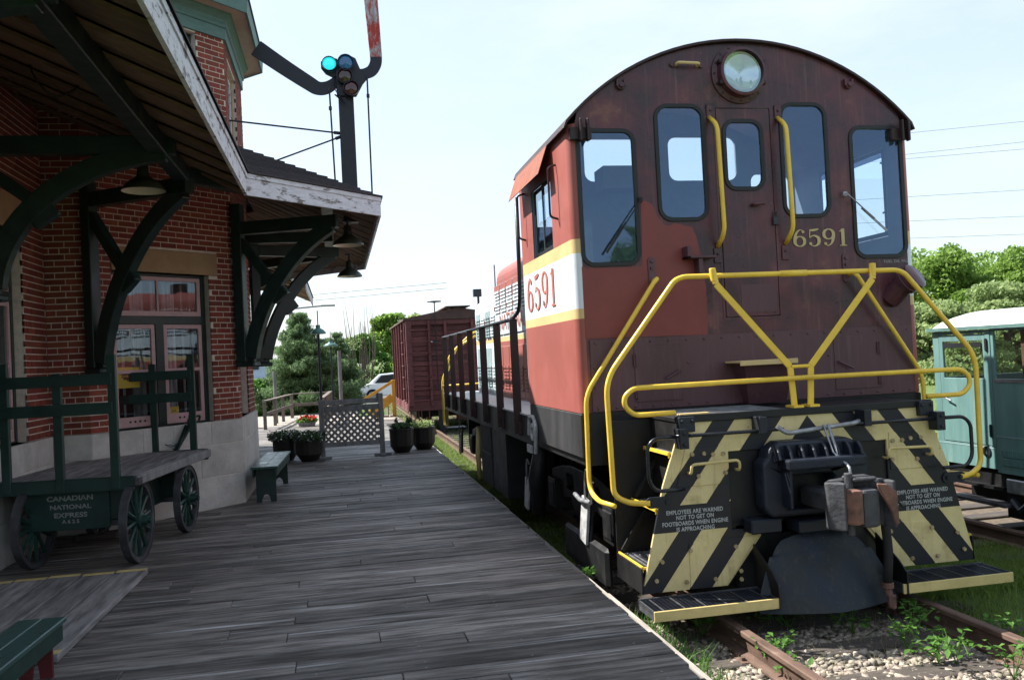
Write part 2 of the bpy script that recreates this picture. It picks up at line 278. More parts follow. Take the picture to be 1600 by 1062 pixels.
# ------------------------------------------------------------------ mesh building
class MB:
    def __init__(s): s.v = []; s.f = []; s.mi = []; s.cur = 0
    def add(s, vs, fs):
        n = len(s.v); s.v += [tuple(x) for x in vs]; s.f += [tuple(i+n for i in f) for f in fs]; s.mi += [s.cur]*len(fs); return s
    def box(s, x0, x1, y0, y1, z0, z1):
        return s.add([(x0,y0,z0),(x1,y0,z0),(x1,y1,z0),(x0,y1,z0),(x0,y0,z1),(x1,y0,z1),(x1,y1,z1),(x0,y1,z1)],
                     [(3,2,1,0),(4,5,6,7),(0,1,5,4),(1,2,6,5),(2,3,7,6),(3,0,4,7)])
    def obox(s, o, u, v, w):   # corner plus three edge vectors (right handed)
        o, u, v, w = map(Vector, (o, u, v, w))
        P = [o, o+u, o+u+v, o+v, o+w, o+u+w, o+u+v+w, o+v+w]
        fs = [(3,2,1,0),(4,5,6,7),(0,1,5,4),(1,2,6,5),(2,3,7,6),(3,0,4,7)]
        if u.cross(v).dot(w) < 0: fs = [tuple(reversed(f)) for f in fs]
        return s.add(P, fs)
    def beam(s, p, q, w, h, up=(0, 0, 1)):
        p, q, up = Vector(p), Vector(q), Vector(up); d = q-p; a = d.cross(up)
        if a.length < 1e-6: a = d.cross(Vector((0, 1, 0)))
        a.normalize(); b = a.cross(d).normalized()
        return s.obox(p - a*w/2 - b*h/2, a*w, b*h, d)
    def tube(s, pts, r, n=8, closed=False):
        P = [Vector(p) for p in pts]; N = len(P); R = r if isinstance(r, (list, tuple)) else [r]*N
        vs = []; prev = None
        for i, p in enumerate(P):
            t = (P[(i+1) % N]-P[i-1]) if closed else (P[min(i+1, N-1)]-P[max(i-1, 0)])
            t.normalize()
            if prev is None:
                a = t.cross(Vector((0, 0, 1)))
                if a.length < .1: a = t.cross(Vector((0, 1, 0)))
            else: a = prev - t*prev.dot(t)
            a.normalize(); prev = a; b = t.cross(a)
            for k in range(n): vs.append(p + (a*cos(2*pi*k/n)+b*sin(2*pi*k/n))*R[i])
        fs = []
        for i in range(N if closed else N-1):
            j = (i+1) % N
            for k in range(n): fs.append((i*n+k, i*n+(k+1) % n, j*n+(k+1) % n, j*n+k))
        if not closed: fs.append(tuple(reversed(range(n)))); fs.append(tuple(range((N-1)*n, N*n)))
        return s.add(vs, fs)
    def cyl(s, p, q, r, n=12, r2=None): return s.tube([p, q], [r, r if r2 is None else r2], n)
    def lathe(s, prof, c, axis=(0, 0, 1), n=20, cap=False):
        c = Vector(c); ax = Vector(axis).normalized(); a = ax.orthogonal().normalized(); b = ax.cross(a); vs = []
        for r, z in prof:
            for k in range(n): vs.append(c+ax*z+(a*cos(2*pi*k/n)+b*sin(2*pi*k/n))*r)
        fs = [(i*n+k, i*n+(k+1) % n, (i+1)*n+(k+1) % n, (i+1)*n+k) for i in range(len(prof)-1) for k in range(n)]
        if cap: fs.append(tuple(reversed(range(n)))); fs.append(tuple(range((len(prof)-1)*n, len(prof)*n)))
        return s.add(vs, fs)
    def plate(s, outer, holes, o, u, v, t):   # 2D polygon with holes in the frame (o,u,v), thickness t against u x v
        o, u, v = Vector(o), Vector(u), Vector(v); n = u.cross(v).normalized()
        def ccw(p): return sum(p[i][0]*p[(i+1) % len(p)][1]-p[(i+1) % len(p)][0]*p[i][1] for i in range(len(p))) > 0
        outer = list(outer) if ccw(outer) else list(reversed(outer)); holes = [list(h) if not ccw(h) else list(reversed(h)) for h in holes]
        loops = [outer]+holes; flat = [p for l in loops for p in l]; K = len(flat)
        tri = tessellate_polygon([[Vector((p[0], p[1], 0)) for p in l] for l in loops])
        P = [o+u*p[0]+v*p[1] for p in flat]; vs = P+[p-n*t for p in P]; fs = []
        for a, b, c in tri:
            A, B, C_ = flat[a], flat[b], flat[c]
            ar = (B[0]-A[0])*(C_[1]-A[1])-(C_[0]-A[0])*(B[1]-A[1])
            if abs(ar) < 1e-12: continue
            if ar < 0: b, c = c, b
            fs.append((a, b, c)); fs.append((c+K, b+K, a+K))
        k = 0
        for l in loops:
            m = len(l)
            for i in range(m): a, b = k+i, k+(i+1) % m; fs.append((a, a+K, b+K, b))
            k += m
        return s.add(vs, fs)
    def hexbolt(s, c, n, r=.018, h=.014):
        c, n = Vector(c), Vector(n).normalized(); return s.tube([c, c+n*h], [r, r*.9], 6)
    def build(s, name, mat, parent=None, bevel=0, smooth=False, seg=1, autos=None):
        me = bpy.data.meshes.new(name); off = Vector(parent['_o']) if parent is not None else Vector((0, 0, 0))
        vs = np.array(s.v, dtype=float)
        if parent is not None and '_R' in parent: 
            Rm = np.array(parent['_R']).reshape(3, 3); vs = (vs-np.array(off)) @ Rm
        else: vs = vs-np.array(off)
        me.from_pydata(vs.tolist(), [], s.f)
        mats = mat if isinstance(mat, (list, tuple)) else [mat]
        for m in mats: me.materials.append(MT[m] if isinstance(m, str) else m)
        if len(mats) > 1: me.polygons.foreach_set('material_index', s.mi)
        if smooth: me.polygons.foreach_set('use_smooth', [True]*len(s.f))
        me.update(); o = bpy.data.objects.new(name, me); COL.objects.link(o)
        if parent is not None:
            o.parent = parent
            o['_o'] = list(off)
            if '_R' in parent: o['_R'] = list(parent['_R'])
            
        if bevel:
            b = o.modifiers.new('bevel', 'BEVEL'); b.width = bevel; b.segments = seg; b.limit_method = 'ANGLE'; b.angle_limit = radians(35)
            if smooth: pass
        if smooth and autos is not None:
            me.polygons.foreach_set('use_smooth', [True]*len(s.f))
            try:
                es = o.modifiers.new('edges', 'EDGE_SPLIT'); es.split_angle = radians(autos)
            except Exception: pass
        return o
def tag(o, label=None, cat=None, group=None, kind=None):
    if label: o['label'] = label
    if cat: o['category'] = cat
    if group: o['group'] = group
    if kind: o['kind'] = kind
    return o
def thing(name, loc, label, cat, group=None, rotz=0):
    """an Empty; parts are then given in world coordinates"""
    o = bpy.data.objects.new(name, None); COL.objects.link(o); o.location = loc; o.rotation_euler = (0, 0, rotz)
    o['_o'] = list(loc)
    if rotz: o['_R'] = [x for r in Matrix.Rotation(rotz, 3, 'Z') for x in r]
    o.empty_display_size = .2
    return tag(o, label, cat, group)
def rebase(o):  # a top level mesh keeps its origin at its base centre
    me = o.data; n = len(me.vertices); a = np.empty(n*3); me.vertices.foreach_get('co', a); a = a.reshape(-1, 3)
    c = np.array([(a[:, 0].min()+a[:, 0].max())/2, (a[:, 1].min()+a[:, 1].max())/2, a[:, 2].min()]); me.vertices.foreach_set('co', (a-c).ravel()); o.location = c; me.update(); return o
def clone(root, loc, label=None, group=None, rotz=None):
    def cp(o, par):
        c = o.copy(); COL.objects.link(c)
        if par is not None: c.parent = par
        for ch in list(o.children): cp(ch, c)
        return c
    r = cp(root, None); r.location = loc
    if rotz is not None: r.rotation_euler = (0, 0, rotz)
    if label: r['label'] = label
    if group: r['group'] = group
    return r
def rrect(x0, x1, y0, y1, r, n=6):
    P = []
    for cx, cy, a0 in ((x1-r, y1-r, 0), (x0+r, y1-r, 90), (x0+r, y0+r, 180), (x1-r, y0+r, 270)):
        for i in range(n+1): a = radians(a0+90*i/n); P.append((cx+r*cos(a), cy+r*sin(a)))
    return P
def fillet(pts, r, n=5):
    P = [Vector(p) for p in pts]; o = [P[0]]
    for i in range(1, len(P)-1):
        a, b, c = P[i-1], P[i], P[i+1]; d1 = (a-b); d2 = (c-b); rr_ = min(r, d1.length*.48, d2.length*.48)
        p, q = b+d1.normalized()*rr_, b+d2.normalized()*rr_
        for k in range(n+1): t = k/n; o.append(p*(1-t)**2+b*2*t*(1-t)+q*t*t)
    o.append(P[-1]); return o
def stroke(pts, sub=8):
    """variable-width stroke [(x,y,w)...] -> closed 2D quads strip"""
    P = np.array(pts, float); n = len(P); out_ = []
    for i in range(n-1):
        p0, p1, p2, p3 = P[max(i-1, 0)], P[i], P[i+1], P[min(i+2, n-1)]
        for k in range(sub):
            t = k/sub; out_.append(.5*((2*p1)+(-p0+p2)*t+(2*p0-5*p1+4*p2-p3)*t*t+(-p0+3*p1-3*p2+p3)*t**3))
    out_.append(P[-1]); return np.array(out_)
def letter_mesh(mb, strokes, polys, ox, oy, sx, sy, o, u, v):
    o, u, v = Vector(o), Vector(u), Vector(v); lift = u.cross(v).normalized()*.0007
    for st in strokes:
        o = o+lift
        P = stroke(st); T = np.gradient(P[:, :2], axis=0); T /= np.linalg.norm(T, axis=1)[:, None]+1e-9
        Nn = np.stack([-T[:, 1], T[:, 0]], 1)*P[:, 2:3]/2; A = P[:, :2]+Nn; B = P[:, :2]-Nn
        vs = [o+u*(ox+a[0]*sx)+v*(oy+a[1]*sy) for a in A]+[o+u*(ox+a[0]*sx)+v*(oy+a[1]*sy) for a in B]; m = len(P)
        mb.add(vs, [(i, i+m, i+1+m, i+1) for i in range(m-1)])
    for pl in polys:
        o = o+lift
        mb.add([o+u*(ox+a[0]*sx)+v*(oy+a[1]*sy) for a in pl], [tuple(range(len(pl)))])
def arc(cx, cy, rx, ry, a0, a1, wf, n=14):
    return [(cx+rx*cos(radians(a0+(a1-a0)*i/n)), cy+ry*sin(radians(a0+(a1-a0)*i/n)), wf(radians(a0+(a1-a0)*i/n))) for i in range(n+1)]
def ball2(cx, cy, r): return [(cx+r*cos(2*pi*i/12), cy+r*sin(2*pi*i/12)) for i in range(12)]
thick = lambda a: .05+.11*abs(cos(a))**1.3
six = ([arc(.33, .31, .245, .275, 0, 359.9, thick), [(.09, .31, .16), (.10, .52, .15), (.19, .80, .11), (.36, .955, .055), (.50, .90, .05)]], [ball2(.51, .84, .075)])
def rot180(g): return ([[(.66-x, 1-y, w) for x, y, w in s_] for s_ in g[0]], [[(.66-x, 1-y) for x, y in p] for p in g[1]])
nine = rot180(six)
five = ([[(.14, .92, .10), (.34, .935, .12), (.56, .99, .06)], [(.125, .96, .05), (.11, .75, .05), (.10, .52, .05)], [(.10, .50, .04), (.22, .60, .06), (.36, .61, .09), (.52, .50, .15), (.56, .31, .17), (.50, .13, .13), (.33, .03, .06), (.16, .08, .05)]], [ball2(.13, .17, .08)])
one = ([[(.32, .03, .165), (.32, .5, .165), (.32, .98, .165)], [(.14, .83, .05), (.22, .86, .07), (.30, .95, .09)]], [[(.14, 0), (.50, 0), (.50, .055), (.14, .055)]])
DIG = {'6': six, '5': five, '9': nine, '1': one}
def number(s, o, u, v, w, h, adv, name, mat, parent, proud=.004):
    mb = MB(); n = Vector(u).cross(Vector(v)).normalized()*proud
    x = 0
    for ch in s:
        letter_mesh(mb, DIG[ch][0], DIG[ch][1], x, 0, w, h, Vector(o)+n, u, v); x += adv*(.86 if ch == '1' else 1)
    # strokes overlap each other: lift every island a hair above the last
    ob = mb.build(name, mat, parent); return ob
def text(s, o, u, v, size, name, mat, parent=None, proud=.004, xs=1., align='LEFT', off=0., space=1.):
    cu = bpy.data.curves.new(name, 'FONT'); cu.body = s; cu.size = size; cu.align_x = align; cu.offset = off; cu.space_character = space; cu.resolution_u = 3
    ob = bpy.data.objects.new('tmp_text', cu); COL.objects.link(ob)
    dg = bpy.context.evaluated_depsgraph_get(); me = bpy.data.meshes.new_from_object(ob.evaluated_get(dg))
    mb = MB(); o, u, v = Vector(o), Vector(u), Vector(v); n = u.cross(v).normalized()*proud
    mb.add([o+n+u*(p.co.x*xs)+v*p.co.y for p in me.vertices], [tuple(p.vertices) for p in me.polygons])
    bpy.data.objects.remove(ob); bpy.data.curves.remove(cu); bpy.data.meshes.remove(me)
    return mb.build(name, mat, parent)
def npmesh(name, V, Fq, mat, parent=None):
    """V (n,3) float, Fq (m,k) int"""
    me = bpy.data.meshes.new(name); off = np.array(parent['_o']) if parent is not None else np.zeros(3)
    V = V-off; me.vertices.add(len(V)); me.vertices.foreach_set('co', V.astype('f').ravel()); k = Fq.shape[1]
    me.loops.add(Fq.size); me.loops.foreach_set('vertex_index', Fq.astype('i').ravel()); me.polygons.add(len(Fq))
    me.polygons.foreach_set('loop_start', np.arange(0, Fq.size, k, dtype='i')); me.polygons.foreach_set('loop_total', np.full(len(Fq), k, dtype='i'))
    me.materials.append(MT[mat] if isinstance(mat, str) else mat); me.update(calc_edges=True)
    o = bpy.data.objects.new(name, me); COL.objects.link(o)
    if parent is not None: o.parent = parent; o['_o'] = list(off)
    return o
def leaves(clumps, size, seed=0, asp=.6, shell=.35, droop=0.):
    """clumps: (x,y,z,rx,ry,rz,n). Returns V,F of rhombic leaves"""
    g = np.random.default_rng(seed); Vs = []
    for (x, y, z, rx, ry, rz, n) in clumps:
        n = int(n); d = g.normal(size=(n, 3)); d /= np.linalg.norm(d, axis=1)[:, None]; r_ = (shell+(1-shell)*g.random(n))[:, None]**.6
        c = np.array([x, y, z])+d*r_*np.array([rx, ry, rz])
        a = g.normal(size=(n, 3)); a[:, 2] -= droop; a /= np.linalg.norm(a, axis=1)[:, None]; b = np.cross(a, g.normal(size=(n, 3))); b /= np.linalg.norm(b, axis=1)[:, None]
        s_ = size*(.6+.8*g.random(n))[:, None]
        Vs.append(np.stack([c-a*s_, c+b*s_*asp, c+a*s_, c-b*s_*asp], 1))
    V = np.concatenate(Vs); m = len(V); return V.reshape(-1, 3), np.arange(4*m).reshape(m, 4)
def blades(xs, ys, zs, h, w, seed=0, lean=.5):
    g = np.random.default_rng(seed); n = len(xs); th = g.random(n)*2*pi; hh = h*(.5+.9*g.random(n)); ww = w*(.6+.8*g.random(n))
    b = np.stack([xs, ys, zs], 1); s_ = np.stack([np.cos(th), np.sin(th), np.zeros(n)], 1)*ww[:, None]/2
    l = g.normal(size=(n, 2))*lean*hh[:, None]; mid = b+np.stack([l[:, 0]*.3, l[:, 1]*.3, hh*.55], 1); tip = b+np.stack([l[:, 0], l[:, 1], hh], 1)
    V = np.stack([b-s_, b+s_, mid+s_*.7, mid-s_*.7, tip], 1); i = np.arange(n)[:, None]*5
    T = np.concatenate([i+np.array([[0, 1, 2]]), i+np.array([[0, 2, 3]]), i+np.array([[3, 2, 4]])])
    return V.reshape(-1, 3), T
# ================================================================== GROUND
def struct(o): o['kind'] = 'structure'; return o
mb = MB(); g = []
xs = [-2500, -60, -3.3, 1.99, 12, 60, 2500]
mb.add([(-2500, -2500, -.42), (2500, -2500, -.42), (2500, 2500, -.42), (-2500, 2500, -.42)], [(0, 1, 2, 3)])
struct(mb.build('ground', 'turf'))
mb = MB(); mb.add([(1.98, -30, -.405), (5.25, -30, -.405), (4.9, -30, -.37), (2.1, -30, -.37)], [])
bed = MB(); pro = [(1.95, -.415), (2.15, -.398), (4.15, -.398), (4.4, -.415)]
vs = [(x, y, z) for y in (-20, 9.3, 60) for x, z in pro]
bed.add(vs, [(j*4+i, j*4+i+1, j*4+i+5, j*4+i+4) for j in range(2) for i in range(3)])
struct(bed.build('track_bed', 'dirt'))
bed = MB(); vs = [(x+3.75, y, z) for y in (-20, 60) for x, z in pro]; bed.add(vs, [(i, i+1, i+5, i+4) for i in range(3)])
struct(bed.build('side_track_bed', 'dirt'))
# rails and ties
def rail_mesh(x, y0, y1):
    prof = [(-.07, -.37), (.07, -.37), (.07, -.358), (.011, -.345), (.011, -.262), (.036, -.25), (.036, -.224), (.028, -.218), (-.028, -.218), (-.036, -.224), (-.036, -.25), (-.011, -.262), (-.011, -.345), (-.07, -.358)]
    mb = MB(); n = len(prof); mb.add([(x+a, y, z) for y in (y0, y1) for a, z in prof], [(i, (i+1) % n, n+(i+1) % n, n+i) for i in range(n)]+[tuple(reversed(range(n))), tuple(range(n, 2*n))]); return mb
def track(name, xc, label, cat, y0, y1, gauge_):
    t = thing(name, (xc, 6, -.37), label, cat)
    for s in (-1, 1): rail_mesh(xc+s*gauge_, y0, y1).build('rail', 'rail', t)
    tie = None; y = 3.1; k = 0
    while y < (30 if xc < 5 else 22):
        mb = MB(); mb.box(xc-1.28, xc+1.28, y, y+.22, -.47, -.371); o = mb.build('tie', 'tie', t, bevel=.008); o.rotation_euler.z = 0
        for s in (-1, 1):
            if y < 9: 
                m2 = MB(); m2.box(xc+s*gauge_-.12, xc+s*gauge_+.12, y+.02, y+.2, -.371, -.3695+.004); 
                for q in (-.09, .09):
                    for yy in (.06, .15): m2.box(xc+s*gauge_+q-.012, xc+s*gauge_+q+.012, y+yy, y+yy+.024, -.366, -.345)
                m2.build('tie_plate', 'rail', o)
        y += .56; k += 1
    return t
track('railway_track', 3.36, 'rusty railway track with rotting ties running under the red locomotive', 'railway track', -15, 45, .752)
track('railway_track', 7.1, 'second railway track under the teal rail motor car', 'railway track', -15, 30, .752)

def stones(name, X, Y, Z, size, seed, squash=.6):
    g = np.random.default_rng(seed); n = len(X)
    t = (1+5**.5)/2; ico = np.array([(-1,t,0),(1,t,0),(-1,-t,0),(1,-t,0),(0,-1,t),(0,1,t),(0,-1,-t),(0,1,-t),(t,0,-1),(t,0,1),(-t,0,-1),(-t,0,1)])/1.9
    fc = np.array([(0,11,5),(0,5,1),(0,1,7),(0,7,10),(0,10,11),(1,5,9),(5,11,4),(11,10,2),(10,7,6),(7,1,8),(3,9,4),(3,4,2),(3,2,6),(3,6,8),(3,8,9),(4,9,5),(2,4,11),(6,2,10),(8,6,7),(9,8,1)])
    V = ico[None]*(1+.36*g.normal(size=(n, 12, 1))); sc = size*(.45+1.1*g.random((n, 1, 1))**1.5)*np.stack([1+.5*g.random(n), 1+.3*g.random(n), squash+.3*g.random(n)], 1)[:, None]
    V = V*sc; a = g.random(n)*2*pi; ca, sa = np.cos(a)[:, None], np.sin(a)[:, None]; V = np.stack([V[..., 0]*ca-V[..., 1]*sa, V[..., 0]*sa+V[..., 1]*ca, V[..., 2]], -1)
    V += np.stack([X, Y, Z], 1)[:, None]; Fq = (np.arange(n)[:, None, None]*12+fc[None]).reshape(-1, 3)
    o = npmesh(name, V.reshape(-1, 3), Fq, 'rocks'); tag(o, 'pale broken ballast stones between the rusty rails', 'gravel', kind='stuff'); return o
n = 13500; X = 2.15+1.95*npr.random(n); Y = 3.2+2.7*npr.random(n)**1.35
X[:2500] = 4.05+.7*npr.random(2500); Y[:2500] = 3.4+1.2*npr.random(2500); stones('ballast_gravel', X, Y, -.40+.016*npr.random(n), .019, 3)
n = 3500; X = 1.98+.5*npr.random(n); Y = 3.2+6*npr.random(n); o = stones('fine_gravel', X, Y, np.full(n, -.39), .013, 4); o['label'] = 'fine gravel beside the platform edge'

# ================================================================== PLATFORM
PX0, PX1 = -3.07, 1.78
plat = thing('station_platform', (0, 8, -.05), 'wide grey weathered plank platform between the brick station and the tracks', 'platform')
def plankbox(mb, x0, x1, y0, y1, z1): mb.box(x0, x1, y0, y1, z1-.045, z1)
cnt = 0; y = 2.75; rows = []; stuff = MB()
while y < 26.6:
    w = .176+.010*rnd.random()
    x = PX0 if y < 16 else (-3.07 if y < 17.5 else -4.2); x1 = PX1+(rnd.random()-.5)*.045
    while x < x1-.01:
        Ln = rnd.uniform(1.6, 4.6); xe = min(x1, x+Ln)
        if x1-xe < .5: xe = x1
        dz = rnd.uniform(-.003, .003)
        vis_x0 = -3.1 if y > 7.2 else -2.0
        if cnt < 300 and y < 20:
            m_ = MB(); plankbox(m_, x+.002, xe-.002, y, y+w, dz); o = m_.build('plank', 'plank', plat, bevel=.004); cnt += 1
        else: plankbox(stuff, x+.002, xe-.002, y, y+w, dz)
        x = xe
    y += w+.015
o = stuff.build('far_planks', 'plank', plat); o['kind'] = 'stuff'
mb = MB()
for yy in np.arange(2.7, 26.6, 3.0): mb.box(PX0+.1, PX1-.1, yy, yy+.06, -.3, -.05)
for xx in (-2.6, -1.4, -.2, 1.0, 1.6): mb.box(xx, xx+.05, 2.7, 26.4, -.25, -.055)
mb.box(-2.9, 1.70, 2.72, 2.76, -.4, -.06)
mb.box(-2.9, 1.72, 2.8, 26.4, -.41, -.30)
mb.build('joists', 'tie', plat)
mb = MB(); mb.box(1.70, 1.765, 2.7, 26.5, -.38, -.06); mb.build('edge_skirt', 'beamwood', plat)
for i, (y0, y1) in enumerate(((2.2, 6.35), (6.37, 10.2), (10.25, 14.5), (14.5, 19), (19, 26))):
    mb = MB(); mb.box(1.800, 1.92, y0, y1, -.32, -.10-.012*(i % 2)); mb.build('edge_beam', 'beamwood', plat, bevel=.01)
    mb = MB(); mb.box(1.93, 2.02, y0-.7, y1-.75, -.42, -.25); mb.build('edge_beam', 'beamwood', plat, bevel=.01)
# knots / nail heads
mb = MB()
for yy in np.arange(2.8, 14, .096):
    for xx in (-1.4, -.8, -.2, .4, 1.0, 1.6):
        q = xx+rnd.uniform(-.012, .012)
        if rnd.random() < .62: mb.add([(q+.0065*cos(a), yy+.0065*sin(a), .0046) for a in (0, 1.05, 2.09, 3.14, 4.19, 5.24)], [(0, 1, 2, 3, 4, 5)])
mb.build('nail_head', 'pole', plat)['kind'] = 'stuff'

# the wooden loading ramp boards lying on the platform, with yellow ends
rp_ = thing('boarding_ramp', (-2.4, 7.2, 0), 'flat grey boarding ramp of wide boards with yellow painted ends lying on the platform', 'ramp')
x = -4.6
bw = .262
ydir = Vector((-.045, 1, 0))
i = 0
while x < -1.72:
    mb = MB(); a = .004*(i % 3); y0, y1 = 5.72, 8.02+(0 if x < -1.9 else -.06)
    p0 = Vector((x+.01, 5.74, .006)); u = Vector((bw-.018, 0, 0)); v = Vector((.06, 2.26, 0))
    mb.obox(p0, u, v, (0, 0, .045+a)); mb.build('board', 'oldwood', rp_, bevel=.006)
    for s, q in ((0, p0+v*.004), (1, p0+v*.965)):
        m2 = MB(); m2.obox(q+Vector((.004, 0, .0465+a)), u*.97, v*.032, (0, 0, .0025)); m2.build('painted_end', 'paleyel', rp_)
    x += bw; i += 1

# the lower deck / wooden walk beyond, lit by the sun
d2 = thing('wooden_walkway', (-1, 27.5, -.05), 'sunlit pale wooden walkway beyond the platform leading to the car park', 'walkway')
mb = MB(); y = 26.7
while y < 33: mb.box(-3.0, 1.75 if y < 29 else .6, y, y+.14, -.05, -.003+.002*rnd.random()); y += .148
mb.build('planks', 'beamwood', d2)['kind'] = 'stuff'

# ================================================================== STATION
st = thing('brick_railway_station', (-3.2, 12, 0), 'red brick railway station with octagonal bay tower and wide bracketed canopy over the platform', 'station')
C12 = Vector((-3.10, 10.37, 0)); C23 = Vector((-2.69, 10.37, 0)); C34 = Vector((-1.27, 11.79, 0)); C45 = Vector((-1.27, 13.9, 0)); C56 = Vector((-3.10, 15.73, 0))
BC, BL, BH = .0685, .215, .0562
bme = MB().box(-.5, .5, 0, 1, 0, 1)
def brickmesh():
    mb = MB(); mb.box(0, BL-.011, 0, .05, 0, BH); o = mb.build('brick_proto', 'brick'); me = o.data; bpy.data.objects.remove(o); return me
BME = brickmesh()
wallcount = [0]; 
def cut(segs, a, b):
    o = []
    for s, e in segs:
        if b <= s or a >= e: o.append((s, e)); continue
        if a > s: o.append((s, a))
        if b < e: o.append((b, e))
    return o
def brick_wall(p0, p1, z0, z1, holes, quota, nm='brick_wall', prefer=None, chamf=0):
    """wall face from p0 to p1, outside on the right-hand side of p0->p1; holes (s0,s1,z0,z1)"""
    p0, p1 = Vector(p0), Vector(p1); d = (p1-p0); Ln = d.length; d.normalize(); nrm = Vector((d.y, -d.x, 0))
    mb = MB(); o = p0-nrm*.0045
    # mortar slab, outward normal = u x v with u=d
    mb.plate([(0, z0), (Ln, z0), (Ln, z1), (0, z1)], [[(a, b0), (c, b0), (c, b1), (a, b1)] for a, c, b0, b1 in holes], o, d, Vector((0, 0, 1)), .20)
    w = mb.build(nm, 'mortar', st); stf = MB(); k = 0; z = z0+.004; row = 0; rest = []
    while z+BH < z1+.03:
        segs = [(0, Ln)]
        for a, c, b0, b1 in holes:
            if b0 < z+BH-.01 and b1 > z+.012: segs = cut(segs, a, c)
        s = -(row % 2)*BL/2-(BL/4 if row % 6 == 5 else 0)
        while s < Ln:
            hdr = (row % 6 == 5); bl = BL/2 if hdr else BL
            for a, e in segs:
                s0, s1 = max(a, s), min(e, s+bl-.011)
                if s1-s0 > .03: rest.append((s0, s1, z))
            s += bl
        z += BC; row += 1
    if prefer: rest.sort(key=prefer)
    for s0, s1, z in rest:
        q = p0+d*s0+nrm*rnd.uniform(-.0015, .002)
        if k < quota:
            b = bpy.data.objects.new('brick', BME); COL.objects.link(b); b.parent = w; b.location = q+Vector((0, 0, z))-Vector(st['_o'])
            b.rotation_euler = (0, 0, math.atan2(d.y, d.x)); b.scale = ((s1-s0)/(BL-.011), .4, min(1, (z1-z)/BH)); k += 1
        else: stf.obox(q-nrm*.02+Vector((0, 0, z)), d*(s1-s0), nrm*.02, (0, 0, min(BH, z1-z)))
    if stf.f: stf.build('brick_field', 'brick', w)['kind'] = 'stuff'
    return w
Z1 = 1.085
# bay wall 3 (faces the camera side): s measured from C23 ; opening mirrored from measurements (s from C34)
L3 = (C34-C23).length
def s3(t): return L3-t
ho3 = [(s3(1.70), s3(.38), Z1, 2.905), (s3(1.70), s3(.25), 2.905, 3.185), (s3(1.55), s3(.42), 4.75, 5.97)]
brick_wall(C23, C34, Z1, 6.05, ho3, 150, prefer=lambda r: (r[2] > 3.9, -r[0] if r[2] < 3.9 else r[2]))
ho4 = [(.33, 1.30, Z1, 2.9), (.25, 1.38, 2.9, 3.18), (.35, 1.25, 4.6, 5.85)]
brick_wall(C34, C45, Z1, 6.05, ho4, 30, prefer=lambda r: (r[0] > .3, r[2]))
brick_wall(C12, C23, Z1, 4.9, [], 60, prefer=lambda r: r[2])
W1a = Vector((-3.10, 4.0, 0)); L1 = C12.y-4.0
# window in wall 1: Y from 8.0 to 9.66
ho1 = [(8.05-4, 9.68-4, Z1, 2.98), (7.9-4, 9.86-4, 3.25, 3.62), (8.05-4, 9.68-4, 2.98, 3.25), (4.6-4, 6.2-4, Z1, 3.25)]
ho1 = [(8.05-4, 9.68-4, Z1, 3.20), (7.9-4, 9.88-4, 3.20, 3.56), (4.6-4, 6.2-4, Z1, 3.2)]
brick_wall(W1a, C12, Z1, 4.95, ho1, 60, prefer=lambda r: (r[0] < 5.66, r[2]))
brick_wall(C45, C56, Z1, 6.05, [(.5, 1.8, 1.085, 2.9)], 0)
brick_wall(C56, (-3.10, 21, 0), Z1, 4.9, [], 0)
# limestone base: every block its own object
def base_wall(p0, p1, quota=99, out_=.035):
    p0, p1 = Vector(p0), Vector(p1); d = p1-p0; Ln = d.length; d.normalize(); n = Vector((d.y, -d.x, 0)); zz = [0, .40, .80, 1.08]
    mb = MB(); mb.obox(p0-n*.2, d*Ln, n*(.2+out_-.006), (0, 0, Z1-.006)); w = mb.build('stone_base', 'mortar', st)
    for r in range(3):
        s = 0
        while s < Ln-.001:
            L_ = rnd.uniform(.55, .85) if r < 2 else rnd.uniform(.40, .62); e = min(Ln, s+L_); e = Ln if Ln-e < .2 else e
            m2 = MB(); m2.obox(p0+d*(s+.003)-n*.1+Vector((0, 0, zz[r]+.003)), d*(e-s-.006), n*(.1+out_), (0, 0, zz[r+1]-zz[r]-.006+(.004 if r == 2 else 0)))
            m2.build('stone_block', 'stone', w, bevel=.004); s = e
nb = .035
def offs(p, q, r):  # corner offset for the base: simply butt
    return p
base_wall((-3.10, 4, 0), (-3.10, 10.335, 0)); base_wall((-3.065, 10.37, 0), (-2.6755, 10.37, 0)); base_wall((-2.7003, 10.3597, 0), (-1.2597, 11.8003, 0)); base_wall((-1.27, 11.7755, 0), (-1.27, 13.9145, 0)); base_wall((-1.2597, 13.8897, 0), (-3.1, 15.73, 0)); base_wall((-3.1, 15.8, 0), (-3.1, 21, 0))
# lintels
def lintel(p0, p1, a, c, z0, z1):
    p0, p1 = Vector(p0), Vector(p1); d = (p1-p0).normalized(); n = Vector((d.y, -d.x, 0)); mb = MB()
    mb.obox(p0+d*(a+.004)-n*.15+Vector((0, 0, z0+.003)), d*(c-a-.008), n*(.15+.012), (0, 0, z1-z0-.006)); mb.build('stone_lintel', 'lintel', st, bevel=.006)
lintel(C23, C34, *ho3[1]); lintel(C34, C45, *ho4[1]); lintel(W1a, C12, *ho1[1])
mb = MB(); mb.box(-8, -7.9, 1, 21, 0, 6.7); mb.box(-8, -3.3, 3.9, 4.0, 0, 4.6); mb.box(-8, -3.0, 20.9, 21, 0, 4.6); mb.box(-3.45, -3.30, 4, 7.9, 0, 4.7); mb.box(-3.5, -2.85, 10.6, 10.7, 0, 4.7); mb.box(-3.40, -3.30, 9.95, 10.65, 0, 4.7); mb.build('backing_wall', 'room', st)  # unseen back and end walls, with backing boxes added to stop light leaks
